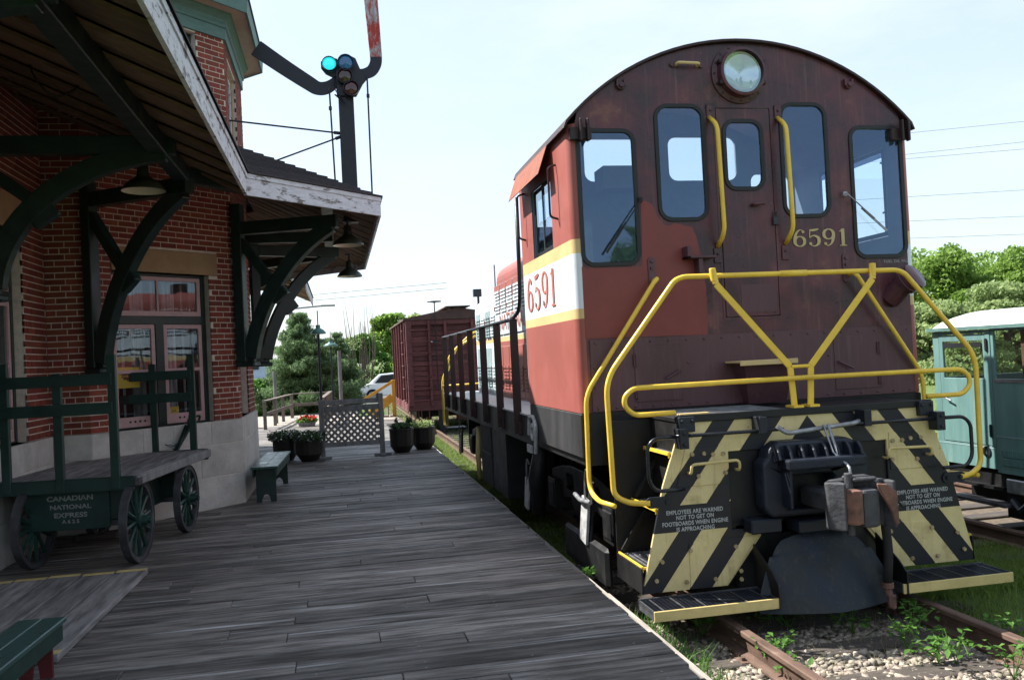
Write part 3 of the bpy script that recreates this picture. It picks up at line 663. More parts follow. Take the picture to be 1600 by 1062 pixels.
# windows
def window(p0, p1, a, c, z0, z1, kind, frame='dkgreen', sash='pink', depth=.10):
    """green frame set back, sashes; kind: 'double' two tall double-hung sashes + transom; 'single'"""
    p0, p1 = Vector(p0), Vector(p1); d = (p1-p0).normalized(); n = Vector((d.y, -d.x, 0)); U = Vector((0, 0, 1)); o = p0-n*depth
    def pl(name, outer, holes, off, t, mat, par): m_ = MB(); m_.plate(outer, holes, o+n*off, d, U, t); return m_.build(name, mat, par, bevel=.003)
    R = lambda a, c, b, e: [(a, b), (c, b), (c, e), (a, e)]
    f = .055; holes = []; subs = []
    if kind == 'double':
        m = (a+c)/2; mw_ = .055; zt = z0+ (z1-z0)*.70
        holes = [R(a+f, m-mw_, z0+.012, zt-.06), R(m+mw_, c-f, z0+.012, zt-.06), R(a+f, c-f, zt+.035, z1-.03)]
    elif kind == 'single': holes = [R(a+f, c-f, z0+.012, z1-.05)]
    w = pl('window', R(a, c, z0, z1), holes, 0, .09, frame, st)
    for h in holes:
        a_, c_, b_, e_ = h[0][0]+.003, h[1][0]-.003, h[0][1]+.003, h[2][1]-.003; s = .05
        tall = (e_-b_) > .8
        if tall:
            mid = b_+(e_-b_)*.54; hs = [R(a_+s, c_-s, b_+.12, mid-.02), R(a_+s, c_-s, mid+.02, e_-s)]
        elif sash == 'peel':
            xm = (a_+c_)/2; ym = (b_+e_)/2; hs = [R(a_+s, xm-.015, b_+s, ym-.015), R(xm+.015, c_-s, b_+s, ym-.015), R(a_+s, xm-.015, ym+.015, e_-s), R(xm+.015, c_-s, ym+.015, e_-s)]
        else:
            xm = (a_+c_)/2; hs = [R(a_+s, xm-.012, b_+s+.01, e_-s), R(xm+.012, c_-s, b_+s+.01, e_-s)]
        pl('sash', R(a_, c_, b_, e_), hs, -.012, .04, sash, w)
        for hh in hs:
            m_ = MB(); A, B, Cc, E = hh[0][0]-.004, hh[1][0]+.004, hh[0][1]-.004, hh[2][1]+.004
            m_.obox(o+d*A-n*.036+U*Cc, d*(B-A), n*.006, U*(E-Cc)); m_.build('pane', 'winglass', w)
        if tall and kind == 'double':
            m_ = MB(); k = 4
            for i in range(k): 
                xx = a_+(c_-a_)*(.5+(i-1.5)*.115); m_.cyl(o+d*xx+U*(b_+.065)-n*.006, o+d*xx+U*(b_+.065)-n*.0105, .013, 10)
            m_.build('vent_hole', 'rubber', w)
    # curtain and room behind
    m_ = MB(); nn = 14
    vs = []
    for i in range(nn*2+1):
        x = a+.02+(c-a-.04)*i/(nn*2); vs += [tuple(o+d*x-n*(.22+.02*(i % 2))+U*(z0)), tuple(o+d*x-n*(.22+.02*(i % 2))+U*z1)]
    fs = [(2*i, 2*i+2, 2*i+3, 2*i+1) for i in range(nn*2) if i % 9 < 4 or i % 9 == 6]
    m_.add(vs, fs); m_.build('curtain', 'curtain', w)
    m_ = MB(); m_.obox(o+d*(a-.1)-n*.52+U*(z0-.1), d*(c-a+.2), n*.02, U*(z1-z0+.2)); m_.build('dark_interior', 'room', w)
    return w, o, d, n
a, c, b, e = ho3[0]; w3, o3, d3, n3 = window(C23, C34, a, c, b, e, 'double')
def card(s0, s1, z0, z1, txt, size, nm):
    m_ = MB(); m_.obox(o3+d3*s0-n3*.034+Vector((0, 0, z0)), d3*(s1-s0), n3*.003, Vector((0, 0, z1-z0))); k = m_.build(nm, 'posteryel', w3)
    return k
k = card(s3(1.60), s3(1.31), 1.56, 1.80, '', .05, 'poster')
mb = MB(); cx, cz = s3(1.455), 1.70
lf = []
for i in range(22): 
    r_ = .085 if i % 2 == 0 else .06; aa = 2*pi*i/22; lf.append((cx+r_*1.15*cos(aa), cz+r_*.75*sin(aa)))
mb.plate(lf, [], o3-n3*.0295, d3, (0, 0, 1), .001); mb.build('leaf_emblem', 'darkred', w3)
text('EXPRESS', o3-n3*.029+d3*(cx-.07)+Vector((0, 0, cz-.015)), d3, (0, 0, 1), .032, 'lettering', 'posteryel', w3, .0012)
k = card(s3(.925), s3(.80), 1.215, 1.30, '', .03, 'yellow_notice')
text('.394', o3-n3*.03+d3*(s3(.915))+Vector((0, 0, 1.235)), d3, (0, 0, 1), .045, 'lettering', 'rubber', w3, .0012)
window(C34, C45, *ho4[0], 'single'); window(C34, C45, *ho4[2], 'single', sash='peel', depth=.05, frame='lintel')
window(C23, C34, *ho3[2], 'single', sash='peel')
window(W1a, C12, *ho1[0], 'double'); window(W1a, C12, *ho1[2], 'double'); window(C45, C56, .5, 1.8, 1.085, 2.9, 'double')

# tower cornice: green mouldings stepping outward, cream soffit, eave board
tower_poly = [Vector((-3.9, 9.6, 0)), C23, C34, C45, Vector((-3.1, 15.73, 0)), Vector((-3.9, 16.2, 0))]
tower_poly = [Vector((-4.6, 8.46+0, 0)), C34, C45, Vector((-4.6, 17.23, 0))]
def offset_poly(P, d):
    o = []
    for i, p in enumerate(P):
        if i == 0: a = (P[1]-P[0]).normalized(); o.append(p+Vector((a.y, -a.x, 0))*d); continue
        if i == len(P)-1: a = (P[-1]-P[-2]).normalized(); o.append(p+Vector((a.y, -a.x, 0))*d); continue
        a = (P[i]-P[i-1]).normalized(); b = (P[i+1]-P[i]).normalized(); na, nb_ = Vector((a.y, -a.x, 0)), Vector((b.y, -b.x, 0)); m_ = (na+nb_).normalized(); o.append(p+m_*d/m_.dot(na))
    return o
def ring(profile, name, mat, P=tower_poly, smooth=False):
    """profile [(offset,z)] swept round the open polygon"""
    mb = MB(); rows = [[q+Vector((0, 0, z)) for q in offset_poly(P, off)] for off, z in profile]; n = len(P)
    vs = [v for r in rows for v in r]; fs = []
    for j in range(len(profile)-1):
        for i in range(n-1): fs.append((j*n+i, j*n+i+1, (j+1)*n+i+1, (j+1)*n+i))
    mb.add(vs, fs); return mb.build(name, mat, st)
# tower body above roof on the long 45 degree side behind C23 (continues the slanting wall)
ring([(-.01, 5.985), (.012, 5.99), (.03, 5.99), (.03, 6.13), (.05, 6.14), (.05, 6.18), (.04, 6.19), (.045, 6.24), (.09, 6.28), (.10, 6.31), (.12, 6.32)], 'cornice', 'corngreen')
ring([(.12, 6.319), (.30, 6.319)], 'tower_soffit', 'cream'); ring([(.262, 6.312), (.30, 6.312), (.30, 6.318)], 'soffit_bead', 'cream')
ring([(.30, 6.30), (.325, 6.30), (.335, 6.46), (.34, 6.50), (.325, 6.50)], 'tower_eave_board', 'corngreen')
ring([(.345, 6.49), (.36, 6.50), (.0, 6.68), (-1.6, 7.5)], 'tower_roof', 'shingle')
ring([(-.22, 4.95), (-.22, 6.3), (-1.6, 6.3)], 'tower_light_block', 'room')  # unseen opaque lining added to keep daylight out of the tower
# ------------------------------------------------ canopy roof
ZE = 3.52; SL = .46; XA = -.84; XB = .60
P0 = Vector((XA, 1.0, 0)); P1 = Vector((XA, 9.36, 0)); P2 = Vector((XB, 10.80, 0)); P3 = Vector((XB, 16.9, 0)); P4 = Vector((XA, 18.34, 0)); P5 = Vector((XA, 21.2, 0))
eave = [P0, P1, P2, P3, P4, P5]
def roofpt(p, ins, z): return Vector((p.x, p.y, z))
def eoff(d): return offset_poly(eave, d)
def eave_ring(profile, name, mat, close=False):
    mb = MB(); n = len(eave); rows = [[q+Vector((0, 0, z)) for q in eoff(o)] for o, z in profile]; vs = [v for r in rows for v in r]; fs = []
    for j in range(len(profile)-1):
        for i in range(n-1): fs.append((j*n+i, j*n+i+1, (j+1)*n+i+1, (j+1)*n+i))
    mb.add(vs, fs); return mb.build(name, mat, st)
# fascia boards, one per side
eo, ei = eoff(0), eoff(-.03)
for i in range(5):
    mb = MB(); a, b, c_, d_ = eo[i], eo[i+1], ei[i+1], ei[i]; U = Vector((0, 0, 1))
    for zlo, zhi, ex in ((ZE-.02, ZE+.155, 0), (ZE+.157, ZE+.205, 1)):
        k = eoff(.012)if ex else eo
        a, b = k[i], k[i+1]
        vs = [a+U*zlo, b+U*zlo, c_+U*zlo, d_+U*zlo, a+U*zhi, b+U*zhi, c_+U*zhi, d_+U*zhi]
        mb.add(vs, [(0, 1, 2, 3)[::-1], (4, 5, 6, 7), (0, 1, 5, 4), (1, 2, 6, 5), (2, 3, 7, 6), (3, 0, 4, 7)])
    mb.build('fascia_board', 'peel', st)
# shingle courses (each a thin wedge step) following the eave ring
DEPTH = 1.95
crs = MB(); n = len(eave); k = 0; d_ = 0
for k in range(22):
    a_, b_ = -.13*k, -.13*(k+1)-.004; z0_ = ZE+.215-SL*a_+ (0); z1_ = ZE+.215-SL*b_
    if k > 14: continue
    A, B = eoff(a_+.03), eoff(b_); 
    vs = [q+Vector((0, 0, z0_-.006)) for q in A]+[q+Vector((0, 0, z0_+.012)) for q in A]+[q+Vector((0, 0, z1_)) for q in B]
    crs.add(vs, [f for i in range(n-1) for f in ((i, i+1, n+i+1, n+i), (n+i, n+i+1, 2*n+i+1, 2*n+i))])
crs.build('shingle_courses', 'shingle', st)['kind'] = 'stuff'
mb = MB()   # upper main roof behind and above the canopy, up to the ridge
zz = ZE+.215+SL*1.94
mb.add([(XA-1.94, 1, zz), (XA-1.94, 9.0, zz), (XA-1.94, 21.2, zz), (-8, 21.2, ZE+.215+SL*7.16), (-8, 1, ZE+.215+SL*7.16)], [(0, 1, 2, 3, 4)])
mb.build('main_roof', 'shingle', st)
ii = eoff(-1.93); mb = MB(); zi = ZE+.215+SL*1.93
mb.add([(p.x, p.y, zi) for p in (ii[1], ii[2], ii[3], ii[4])]+[(-3.2, ii[4].y, zi+.1), (-3.2, ii[1].y, zi+.1)], [(0, 1, 2, 3, 4, 5)]); mb.build('roof_gap_block', 'shingle', st)  # cover added over the roof gap to keep sun off the platform
mb = MB(); yg = 21.4   # canopy carried on beyond the bay, kept narrow so sun reaches the deck
for k in range(13): mb = MB(); mb.obox((-.68, yg+.4*k, 3.60-.02*(k % 2)), (-.85, 0, .85*SL), (0, .39, 0), (0, 0, .03)); mb.build('far_sheathing_board', 'soffit', st)
mb = MB(); mb.obox((-.67, yg-.03, 3.50), (.03, 0, 0), (0, 5.3, 0), (0, 0, .21)); mb.build('far_fascia', 'peel', st)
mb = MB(); mb.obox((-.62, yg-.03, 3.72), (-.92, 0, .92*SL), (0, 5.35, 0), (0, 0, .03)); mb.build('far_roof', 'shingle', st)
mb = MB(); mb.add([(XA, 1.02, ZE), (XA-7, 1.02, ZE), (XA-7, 1.02, ZE+SL*7)], [(0, 1, 2)]); mb.add([(XA, 21.1, ZE), (XA-7, 21.1, ZE), (XA-7, 21.1, ZE+SL*7)], [(0, 1, 2)]); mb.build('gable_boarding', 'soffit', st)
# sheathing boards under the roof: run up the slope, every second one lapped proud
def sheath(a, b, na, depth, w=.185):
    """boards between eave points a->b running inward along na (unit, horizontal)"""
    d = b-a; Ln = d.length; d.normalize(); k = 0; s = 0
    while s < Ln:
        e = min(s+w, Ln); z = -.045*(k % 2)
        o = a+d*s+Vector((0, 0, ZE+.10+z)); 
        m_ = MB(); m_.obox(o, d*(e-s-.004), na*depth+Vector((0, 0, SL*depth)), (0, 0, .03)); m_.build('sheathing_board', 'soffit', st)
        s += w; k += 1
ein = eoff(-.032)
sheath(Vector((XA-.032, 3.0, 0)), Vector((XA-.032, 9.9, 0)), Vector((-1, 0, 0)), 2.25, .29)
sheath(Vector((XA-.032, 18.1, 0)), Vector((XA-.032, 21.1, 0)), Vector((-1, 0, 0)), 2.25, .40)
# under the bay the boards are trimmed to the slanting sides
def sheath_poly(pa, pb, qa, qb, w):
    """quad pa,pb (eave) qa,qb (wall line); boards from eave to wall"""
    n_ = max(1, int((pb-pa).length/w)); 
    for k in range(n_):
        t0, t1 = k/n_, (k+1)/n_-.004/ (pb-pa).length; z = -.012*(k % 2); m_ = MB()
        A, B, C_, D = pa.lerp(pb, t0), pa.lerp(pb, t1), qa.lerp(qb, t1), qa.lerp(qb, t0); U = Vector((0, 0, .03)); Zv = Vector((0, 0, z))
        vs = [A+Zv, B+Zv, C_+Zv, D+Zv, A+Zv+U, B+Zv+U, C_+Zv+U, D+Zv+U]
        m_.add(vs, [(3, 2, 1, 0), (4, 5, 6, 7), (0, 1, 5, 4), (1, 2, 6, 5), (2, 3, 7, 6), (3, 0, 4, 7)]); m_.build('sheathing_board', 'soffit', st)
Z0, Zw = ZE+.10, ZE+.10+SL*1.9
e_, i_ = eoff(-.032), eoff(-1.93)
for i in (1, 2, 3):
    sheath_poly(e_[i]+Vector((0, 0, Z0)), e_[i+1]+Vector((0, 0, Z0)), i_[i]+Vector((0, 0, Zw)), i_[i+1]+Vector((0, 0, Zw)), .26)
# closing board above main sheathing
# plate beams carried by the brackets
def pbeam(p, q, name='plate_beam', w=.15, h=.17): m_ = MB(); m_.beam(p, q, w, h); m_.build(name, 'dkgreen', st, bevel=.008)
pbeam((-1.50, 1.2, 3.76), (-1.50, 9.60, 3.76)); pbeam((-1.50, 9.60, 3.762), (-.05, 11.06, 3.762)); pbeam((-.05, 11.03, 3.76), (-.05, 16.6, 3.76)); pbeam((-.05, 16.6, 3.762), (-1.5, 18.05, 3.762)); pbeam((-1.5, 18.05, 3.76), (-1.5, 21.0, 3.76))
# brackets
def bracket(p, dirv, reach, zf=1.80, zt=3.84, zb=3.50, w=.13, bl_=.50):
    p, dv = Vector(p), Vector(dirv).normalized(); U = Vector((0, 0, 1)); sd_ = dv.cross(U)
    m_ = MB(); m_.obox(p-sd_*w/2+U*zf, dv*.13, sd_*w, U*(zt-zf)); post = m_.build('bracket', 'dkgreen', st, bevel=.008)
    m_ = MB(); m_.obox(p-sd_*(w/2+.001)+dv*.131+U*(zb), dv*(reach-.13), sd_*(w+.002), U*.16); m_.build('beam', 'dkgreen', post, bevel=.006)
    N_ = 14; th = .175; A, B = [], []
    for i in range(N_+1):
        t = pi/2*i/N_; ls = i/N_; dr_, dz_ = reach-.26, zb-zf-.02
        r_ = .18+dr_*(bl_*(1-cos(t))+(1-bl_)*ls**1.15); z = zf+.05+dz_*(bl_*sin(t)+(1-bl_)*ls**.92)
        tx, tz = dr_*(bl_*sin(t)*pi/2+(1-bl_)*1.15*max(ls, .02)**.15), dz_*(bl_*cos(t)*pi/2+(1-bl_)*.92*max(ls, .05)**-.08); l = math.hypot(tx, tz); nx, nz_ = -tz/l, tx/l
        A.append((r_+nx*th/2, z+nz_*th/2)); B.append((r_-nx*th/2, z-nz_*th/2))
    m_ = MB(); m_.plate(A+B[::-1], [], p+sd_*(w/2-.004), dv, U, w-.008) if dv.cross(U).dot(sd_) > 0 else m_.plate(A+B[::-1], [], p-sd_*(w/2-.004), dv, U, w-.008)
    m_.build('curved_brace', 'dkgreen', post, bevel=.006)
    mid = N_//2-1; mx_, mz_ = (A[mid][0]+B[mid][0])/2, (A[mid][1]+B[mid][1])/2
    m_ = MB(); m_.beam(p+dv*.10+U*(zb-.08), p+dv*(mx_+.02)+U*(mz_+.02), .11, .10, up=sd_); m_.build('strut', 'dkgreen', post, bevel=.005)
    m_ = MB(); m_.beam(p+dv*(mx_-.02)+U*(mz_-.16), p+dv*(mx_+.17)+U*(mz_-.02), .12, .10, up=sd_); m_.build('strut_block', 'dkgreen', post, bevel=.01)
    m_ = MB(); m_.obox(p-sd_*(w/2+.03)+dv*.0+U*(zf-.06), dv*.26, sd_*(w+.06), U*.06); m_.build('corbel_block', 'dkgreen', post, bevel=.015)
    m_ = MB(); m_.obox(p-sd_*(w/2-.03)+dv*.14+U*(zf), dv*.09, sd_*(w-.06), U*.20); m_.build('foot_block', 'dkgreen', post, bevel=.008)
bracket((-3.08, 8.35, 0), (1, 0, 0), 1.72, zf=2.46, zt=3.95, zb=3.68, bl_=.85)
bracket((-3.08, 4.9, 0), (1, 0, 0), 1.72, zf=2.46, zt=3.95, zb=3.68, bl_=.85)
bracket(C23+Vector((.03, -.03, 0)), (1.15, -.78, 0), 1.50, zf=1.80, zb=3.56)
bracket(C34+Vector((.02, -.02, 0)), (.93, -.36, 0), 1.42, zf=1.80, zb=3.44)
bracket(C45+Vector((.02, .0, 0)), (.93, .36, 0), 1.42, zf=1.80, zb=3.44)
bracket((-3.08, 19.5, 0), (1, 0, 0), 1.72, zf=1.8, zb=3.56)
for yy in (12.85,):
    m_ = MB(); m_.beam((-1.25, yy, 3.55), (.0, yy, 3.55), .12, .14); m_.build('tie_beam', 'dkgreen', st)

# ------------------------------------------------ lamps hanging under the canopy
def shade_lamp(x, y, z, label, r=.215, h=.30, top=.28):
    t = thing('pendant_lamp', (x, y, z), label, 'lamp', 'green enamel lamps under the canopy')
    o = MB(); o.lathe([(r, 0), (r*.99, .02), (r*.80, .075), (r*.52, .115), (r*.30, .15), (r*.26, .20), (r*.25, .27), (r*.16, .28)], (x, y, z), n=28)
    o.build('lamp_shade', 'lampgreen', t, smooth=True)
    o = MB(); o.lathe([(r*.985, .001), (r*.96, .015), (r*.77, .068), (r*.48, .105), (.03, .12)], (x, y, z), n=28); o.build('shade_lining', 'lampwhite', t, smooth=True)
    o = MB(); o.cyl((x, y, z+.27), (x, y, z+.27+top), .014, 8); o.lathe([(.075, .27+top), (.07, .25+top), (.02, .235+top)], (x, y, z), n=14, cap=True); o.build('stem', 'iron', t)
    o = MB(); o.lathe([(.005, .03), (.03, .04), (.035, .06), (.02, .11)], (x, y, z), n=12); o.build('bulb', 'lampwhite', t, smooth=True)
    return t
shade_lamp(-1.86, 9.45, 3.57, 'pendant lamp with pale inside hanging above the luggage cart', top=.10)
shade_lamp(.215, 12.4, 3.36, 'pendant lamp nearest the canopy corner under the bay eave', top=.08)
shade_lamp(.27, 15.4, 3.22, 'pendant lamp lower and further back under the bay eave', top=.12)
shade_lamp(-1.15, 20.6, 2.92, 'small far pendant lamp at the far end of the canopy', top=.35)
t = thing('flat_lamp', (-2.42, 7.6, 4.36), 'flat enamel lamp with a looping cable high under the canopy boards', 'lamp')
o = MB(); o.lathe([(.12, 0), (.12, .05), (.05, .09), (.03, .12)], (-2.42, 7.6, 4.36), n=18, cap=True); o.build('lamp_housing', 'lampgreen', t, smooth=True)
o = MB(); o.tube(fillet([(-2.36, 7.62, 4.36), (-2.30, 7.65, 4.12), (-2.16, 7.7, 3.98), (-2.0, 7.75, 4.1), (-1.98, 7.76, 4.2)], .1), .008, 6); o.build('cable', 'rubber', t)
o = MB(); o.cyl((-2.42, 7.6, 4.47), (-2.42, 7.6, 4.62), .012, 6); o.build('stem', 'iron', t)
brick_wall(Vector((-4.6, 8.46, 0)), C23, 4.95, 6.05, [], 0, nm='tower_side_wall')
# ================================================================== LOCOMOTIVE
CX = 3.41
loco = thing('switcher_locomotive', (CX, 10.8, -.22), 'maroon diesel switcher locomotive number 6591 with yellow handrails and black and yellow striped pilot', 'locomotive')
def P_(name, mb, mat, par=None, **k): return mb.build(name, mat, par or loco, **k)
X0, X1, YF, YR = 1.88, 4.94, 6.75, 8.66
ZB, ZEV, ZCR = 1.22, 3.54, 4.22
U = Vector((0, 0, 1)); XV = Vector((1, 0, 0)); YV = Vector((0, 1, 0))
# cab profile
half = (X1-X0)/2; sag = ZCR-ZEV; R_ = (half**2+sag**2)/(2*sag); a0 = math.asin(half/R_)
def arcpts(extra=0, n=28, dz=0, sgn=1): 
    return [(CX+(R_+extra)*sin(a), ZCR-R_+(R_+extra)*cos(a)+dz) for a in np.linspace(a0, -a0, n)]
cr = .07
outer = [(X0+cr, ZB), (X1-cr, ZB), (X1-cr, ZEV+.02)]+[p for p in arcpts() if X0+cr < p[0] < X1-cr]+[(X0+cr, ZEV+.02)]
WIN = [(1.945, 2.43, 2.405, 3.48, .09), (2.635, 3.04, 2.755, 3.685, .10), (3.745, 4.15, 2.765, 3.705, .10), (4.385, 4.885, 2.405, 3.51, .09)]
WIN = [(1.965, 2.43, 2.405, 3.48, .09)]+WIN[1:3]+[(4.385, 4.855, 2.405, 3.51, .09)]
DR = (3.155, 3.645, 1.93, 3.675)
DW = (3.225, 3.555, 3.0, 3.56, .09)
mb = MB(); mb.plate(outer, [rrect(a, b, c, d, r) for a, b, c, d, r in WIN]+[rrect(*DR, .01, 2)], (0, YF, 0), XV, U, .03)
front = P_('cab_front', mb, 'maroon')
mb = MB(); mb.plate(rrect(DR[0]+.006, DR[1]-.006, DR[2]+.006, DR[3]-.006, .01, 2), [rrect(*DW)], (0, YF-.006, 0), XV, U, .03); door = P_('cab_door', mb, 'maroon', bevel=.003)
# raised surround of door
mb = MB(); mb.plate(rrect(DR[0]-.02, DR[1]+.02, DR[2]-.02, DR[3]+.02, .012, 2), [rrect(DR[0], DR[1], DR[2], DR[3], .01, 2)], (0, YF-.0035, 0), XV, U, .006); P_('door_frame', mb, 'maroon')
for i, (a, b, c, d, r) in enumerate(WIN+[DW]):
    y = YF-.012 if i < 4 else YF-.018
    mb = MB(); mb.plate(rrect(a-.020, b+.020, c-.020, d+.020, r+.02), [rrect(a+.014, b-.014, c+.014, d-.014, r-.014)], (0, y, 0), XV, U, .034)
    w = P_('window_gasket', mb, 'rubber', bevel=.006)
    mb = MB(); mb.plate(rrect(a+.006, b-.006, c+.006, d-.006, r), [], (0, y+.013, 0), XV, U, .006); P_('window_glass', mb, 'cabglass', w)
# rounded front corners + side walls with the painted band as real colour zones
def zones(): return [(ZB, 1.975, 'sidered'), (1.975, 2.055, 'bandyel'), (2.055, 2.50, 'bandwhite'), (2.50, 2.615, 'bandyel'), (2.615, ZEV, 'sidered')]
for sg in (-1, 1):
    xs_ = X0 if sg < 0 else X1; U_ = -YV if sg < 0 else YV
    mats = ['sidered', 'bandyel', 'bandwhite', 'rubber']; mb = MB()
    cxn = X0+cr if sg < 0 else X1-cr
    for z0, z1, m in zones():
        mb.cur = mats.index(m); n = 8; vs = []
        for i in range(n+1):
            t = pi/2*i/n; vs += [(cxn+sg*cr*sin(t), YF+cr-cr*cos(t), z0), (cxn+sg*cr*sin(t), YF+cr-cr*cos(t), z1)]
        fs = [(2*i, 2*i+2, 2*i+3, 2*i+1) for i in range(n)]; fs = fs if sg > 0 else [tuple(reversed(f)) for f in fs]; mb.add(vs, fs)
        # flat side with window opening y 7.33..8.12
        wy0, wy1, wz0, wz1 = (7.38 if sg < 0 else 7.06), 8.14, 2.615, (3.26 if sg < 0 else 3.42)
        if m == 'sidered' and z0 > 2.6:
            rects = [(YF+cr, wy0, z0, z1), (wy1, YR, z0, z1), (wy0, wy1, wz1, z1)]
        else: rects = [(YF+cr, YR, z0, z1)]
        for a, b, c, d in rects:
            vs = [(xs_, a, c), (xs_, b, c), (xs_, b, d), (xs_, a, d)]; mb.add(vs, [(0, 1, 2, 3) if sg > 0 else (3, 2, 1, 0)])
    o = P_('cab_side', mb, mats)
    me = o.data; me.polygons.foreach_set('use_smooth', [True]*len(me.polygons))
    s_ = o.modifiers.new('edges', 'EDGE_SPLIT'); s_.split_angle = radians(30)
    mb = MB(); mb.box(min(xs_-sg*.03, xs_-sg*.008), max(xs_-sg*.03, xs_-sg*.008), YF+cr, wy0, ZB+.01, ZEV); mb.box(min(xs_-sg*.03, xs_-sg*.008), max(xs_-sg*.03, xs_-sg*.008), wy1, YR, ZB+.01, ZEV); mb.box(min(xs_-sg*.03, xs_-sg*.008), max(xs_-sg*.03, xs_-sg*.008), wy0, wy1, ZB+.01, wz0); mb.box(min(xs_-sg*.03, xs_-sg*.008), max(xs_-sg*.03, xs_-sg*.008), wy0, wy1, wz1, ZEV); P_('side_lining', mb, 'cabinside')
    # sliding side windows
    for a, b, dx in ((wy0+.01, (wy0+wy1)/2, .012), ((wy0+wy1)/2-.01, wy1-.01, .026)):
        xx = xs_-sg*dx; mb = MB(); Uv = YV if sg > 0 else -YV
        o2 = Vector((xx, b if sg < 0 else a, 0)); Lw = b-a
        mb.plate([(0, wz0+.005), (Lw, wz0+.005), (Lw, wz1-.005), (0, wz1-.005)], [rrect(.035, Lw-.035, wz0+.045, wz1-.04, .02, 3)], o2, Uv, U, .012); w = P_('side_sash', mb, 'rubber')
        mb = MB(); mb.box(xx-sg*.006-.002, xx-sg*.006+.002, a+.03, b-.03, wz0+.04, wz1-.035); P_('side_glass', mb, 'cabglass', w)
    # rusty awning above
    xx = xs_; mb = MB(); mb.obox((xx+sg*.035, 7.28, 3.50), (0, 1.32, 0), (sg*.09, 0, -.25 if sg < 0 else -.12), (sg*.005, 0, .003)); aw = P_('window_awning', mb, 'rustred')
    # grab irons beside the window
    for yy in (7.16, 8.45):
        mb = MB(); mb.tube(fillet([(xx, yy, 3.30), (xx+sg*.07, yy, 3.28), (xx+sg*.07, yy, 2.86), (xx, yy, 2.84)], .03), .010, 6); P_('side_grab_iron', mb, 'roofbrown')
# end wall at the rear of the cab with openings
ro = [(X0+.004, ZB), (X1-.004, ZB), (X1-.004, ZEV)]+[p for p in arcpts() if X0+.01 < p[0] < X1-.01][::1]+[(X0+.004, ZEV)]
rholes = [rrect(2.58, 3.28, 3.46, 3.90, .09), rrect(3.50, 4.26, 3.46, 3.92, .09), rrect(4.42, 4.86, 3.0, 3.52, .08), rrect(1.96, 2.40, 3.0, 3.52, .08)]
mb = MB(); mb.plate(ro, rholes, (0, YR, 0), XV, U, .03); P_('cab_rear_wall', mb, ['cabinside'])
for h in rholes:
    xs2 = [p[0] for p in h]; zs2 = [p[1] for p in h]
    mb = MB(); mb.box(min(xs2), max(xs2), YR+.012, YR+.016, min(zs2), max(zs2)); P_('rear_glass', mb, 'cabglass')
mb = MB(); mb.box(X0+.03, X1-.03, YF+.04, YR-.01, 1.30, 1.34); P_('cab_floor', mb, 'cabinside')
# roof shell
top, bot = arcpts(.022, 32), arcpts(.0, 32)
def ext(pr_, d): return pr_
mb = MB(); mb.plate([(X1+.045, ZEV-.05)]+arcpts(.025, 32)+[(X0-.045, ZEV-.05), (X0-.03, ZEV-.05)]+arcpts(.002, 32)[::-1]+[(X1+.03, ZEV-.05)], [], (0, YF-.045, 0), XV, U, 2.02); P_('cab_roof', mb, 'roofbrown', bevel=.006)
mb = MB(); mb.plate([(X0+.05, ZEV-.02)]+[(x, z-.05) for x, z in arcpts(0, 24)[::-1] if X0+.05 < x < X1-.05]+[(X1-.05, ZEV-.02)], [], (0, YF+.04, 0), XV, U, .004); 
ceil = [(x, z-.055) for x, z in arcpts(0, 24)]; mb = MB(); vs = [(x, y, z) for y in (YF+.035, YR-.03) for x, z in ceil]; k = len(ceil); mb.add(vs, [(i, i+1, k+i+1, k+i) for i in range(k-1)]); P_('cab_ceiling', mb, 'cabinside')
# seats & control stand inside
for xx in (2.12, 4.45):
    mb = MB(); mb.box(xx-.02, xx+.36, 7.75, 8.15, 1.75, 1.87); mb.box(xx-.02, xx+.36, 8.13, 8.22, 1.87, 2.98); mb.box(xx+.12, xx+.22, 7.9, 8.0, 1.34, 1.75); P_('cab_seat', mb, 'seat', bevel=.05, seg=2)
mb = MB(); mb.box(3.0, 3.35, 7.5, 7.95, 1.34, 2.5); mb.tube([(3.2, 7.5, 2.5), (3.1, 7.4, 2.62), (2.95, 7.38, 2.6)], .012, 6); P_('control_stand', mb, 'cabinside', bevel=.02)
mb = MB(); mb.tube(fillet([(2.7, 8.3, 3.2), (2.8, 8.3, 3.08), (3.1, 8.3, 3.1), (3.2, 8.3, 3.3)], .2), .012, 6); mb.box(2.6, 3.0, 8.1, 8.4, 3.28, 3.5); P_('heater_duct', mb, 'cabinside')
# headlight
HL = (3.385, YF, 3.955)
mb = MB(); mb.lathe([(.245, 0), (.245, .018), (.205, .03), (.20, .10), (.178, .105), (.176, .06)], HL, (0, -1, 0), 40, False); hl = P_('headlight', mb, 'maroon', smooth=True, autos=40)
mb = MB(); mb.lathe([(.178, .060), (.17, .082), (.12, .098), (.05, .106), (.001, .108)], HL, (0, -1, 0), 40); P_('headlight_lens', mb, 'headglass', hl, smooth=True)
mb = MB(); mb.lathe([(.176, .055), (.10, .02), (.001, .005)], HL, (0, -1, 0), 32); P_('reflector', mb, 'reflector', hl, smooth=True)
mb = MB()
for k in range(16): a = 2*pi*k/16; mb.hexbolt((HL[0]+.225*cos(a), YF-.018, HL[2]+.225*sin(a)), (0, -1, 0), .011, .01)
P_('headlight_bolts', mb, 'roofbrown', hl)
for a in (25, 155, 205, 335):
    mb = MB(); a = radians(a); c = Vector((HL[0]+.205*cos(a), YF-.06, HL[2]+.205*sin(a))); mb.box(c.x-.018, c.x+.018, c.y-.03, c.y+.03, c.z-.018, c.z+.018); P_('lens_clip', mb, 'roofbrown', hl, bevel=.005)
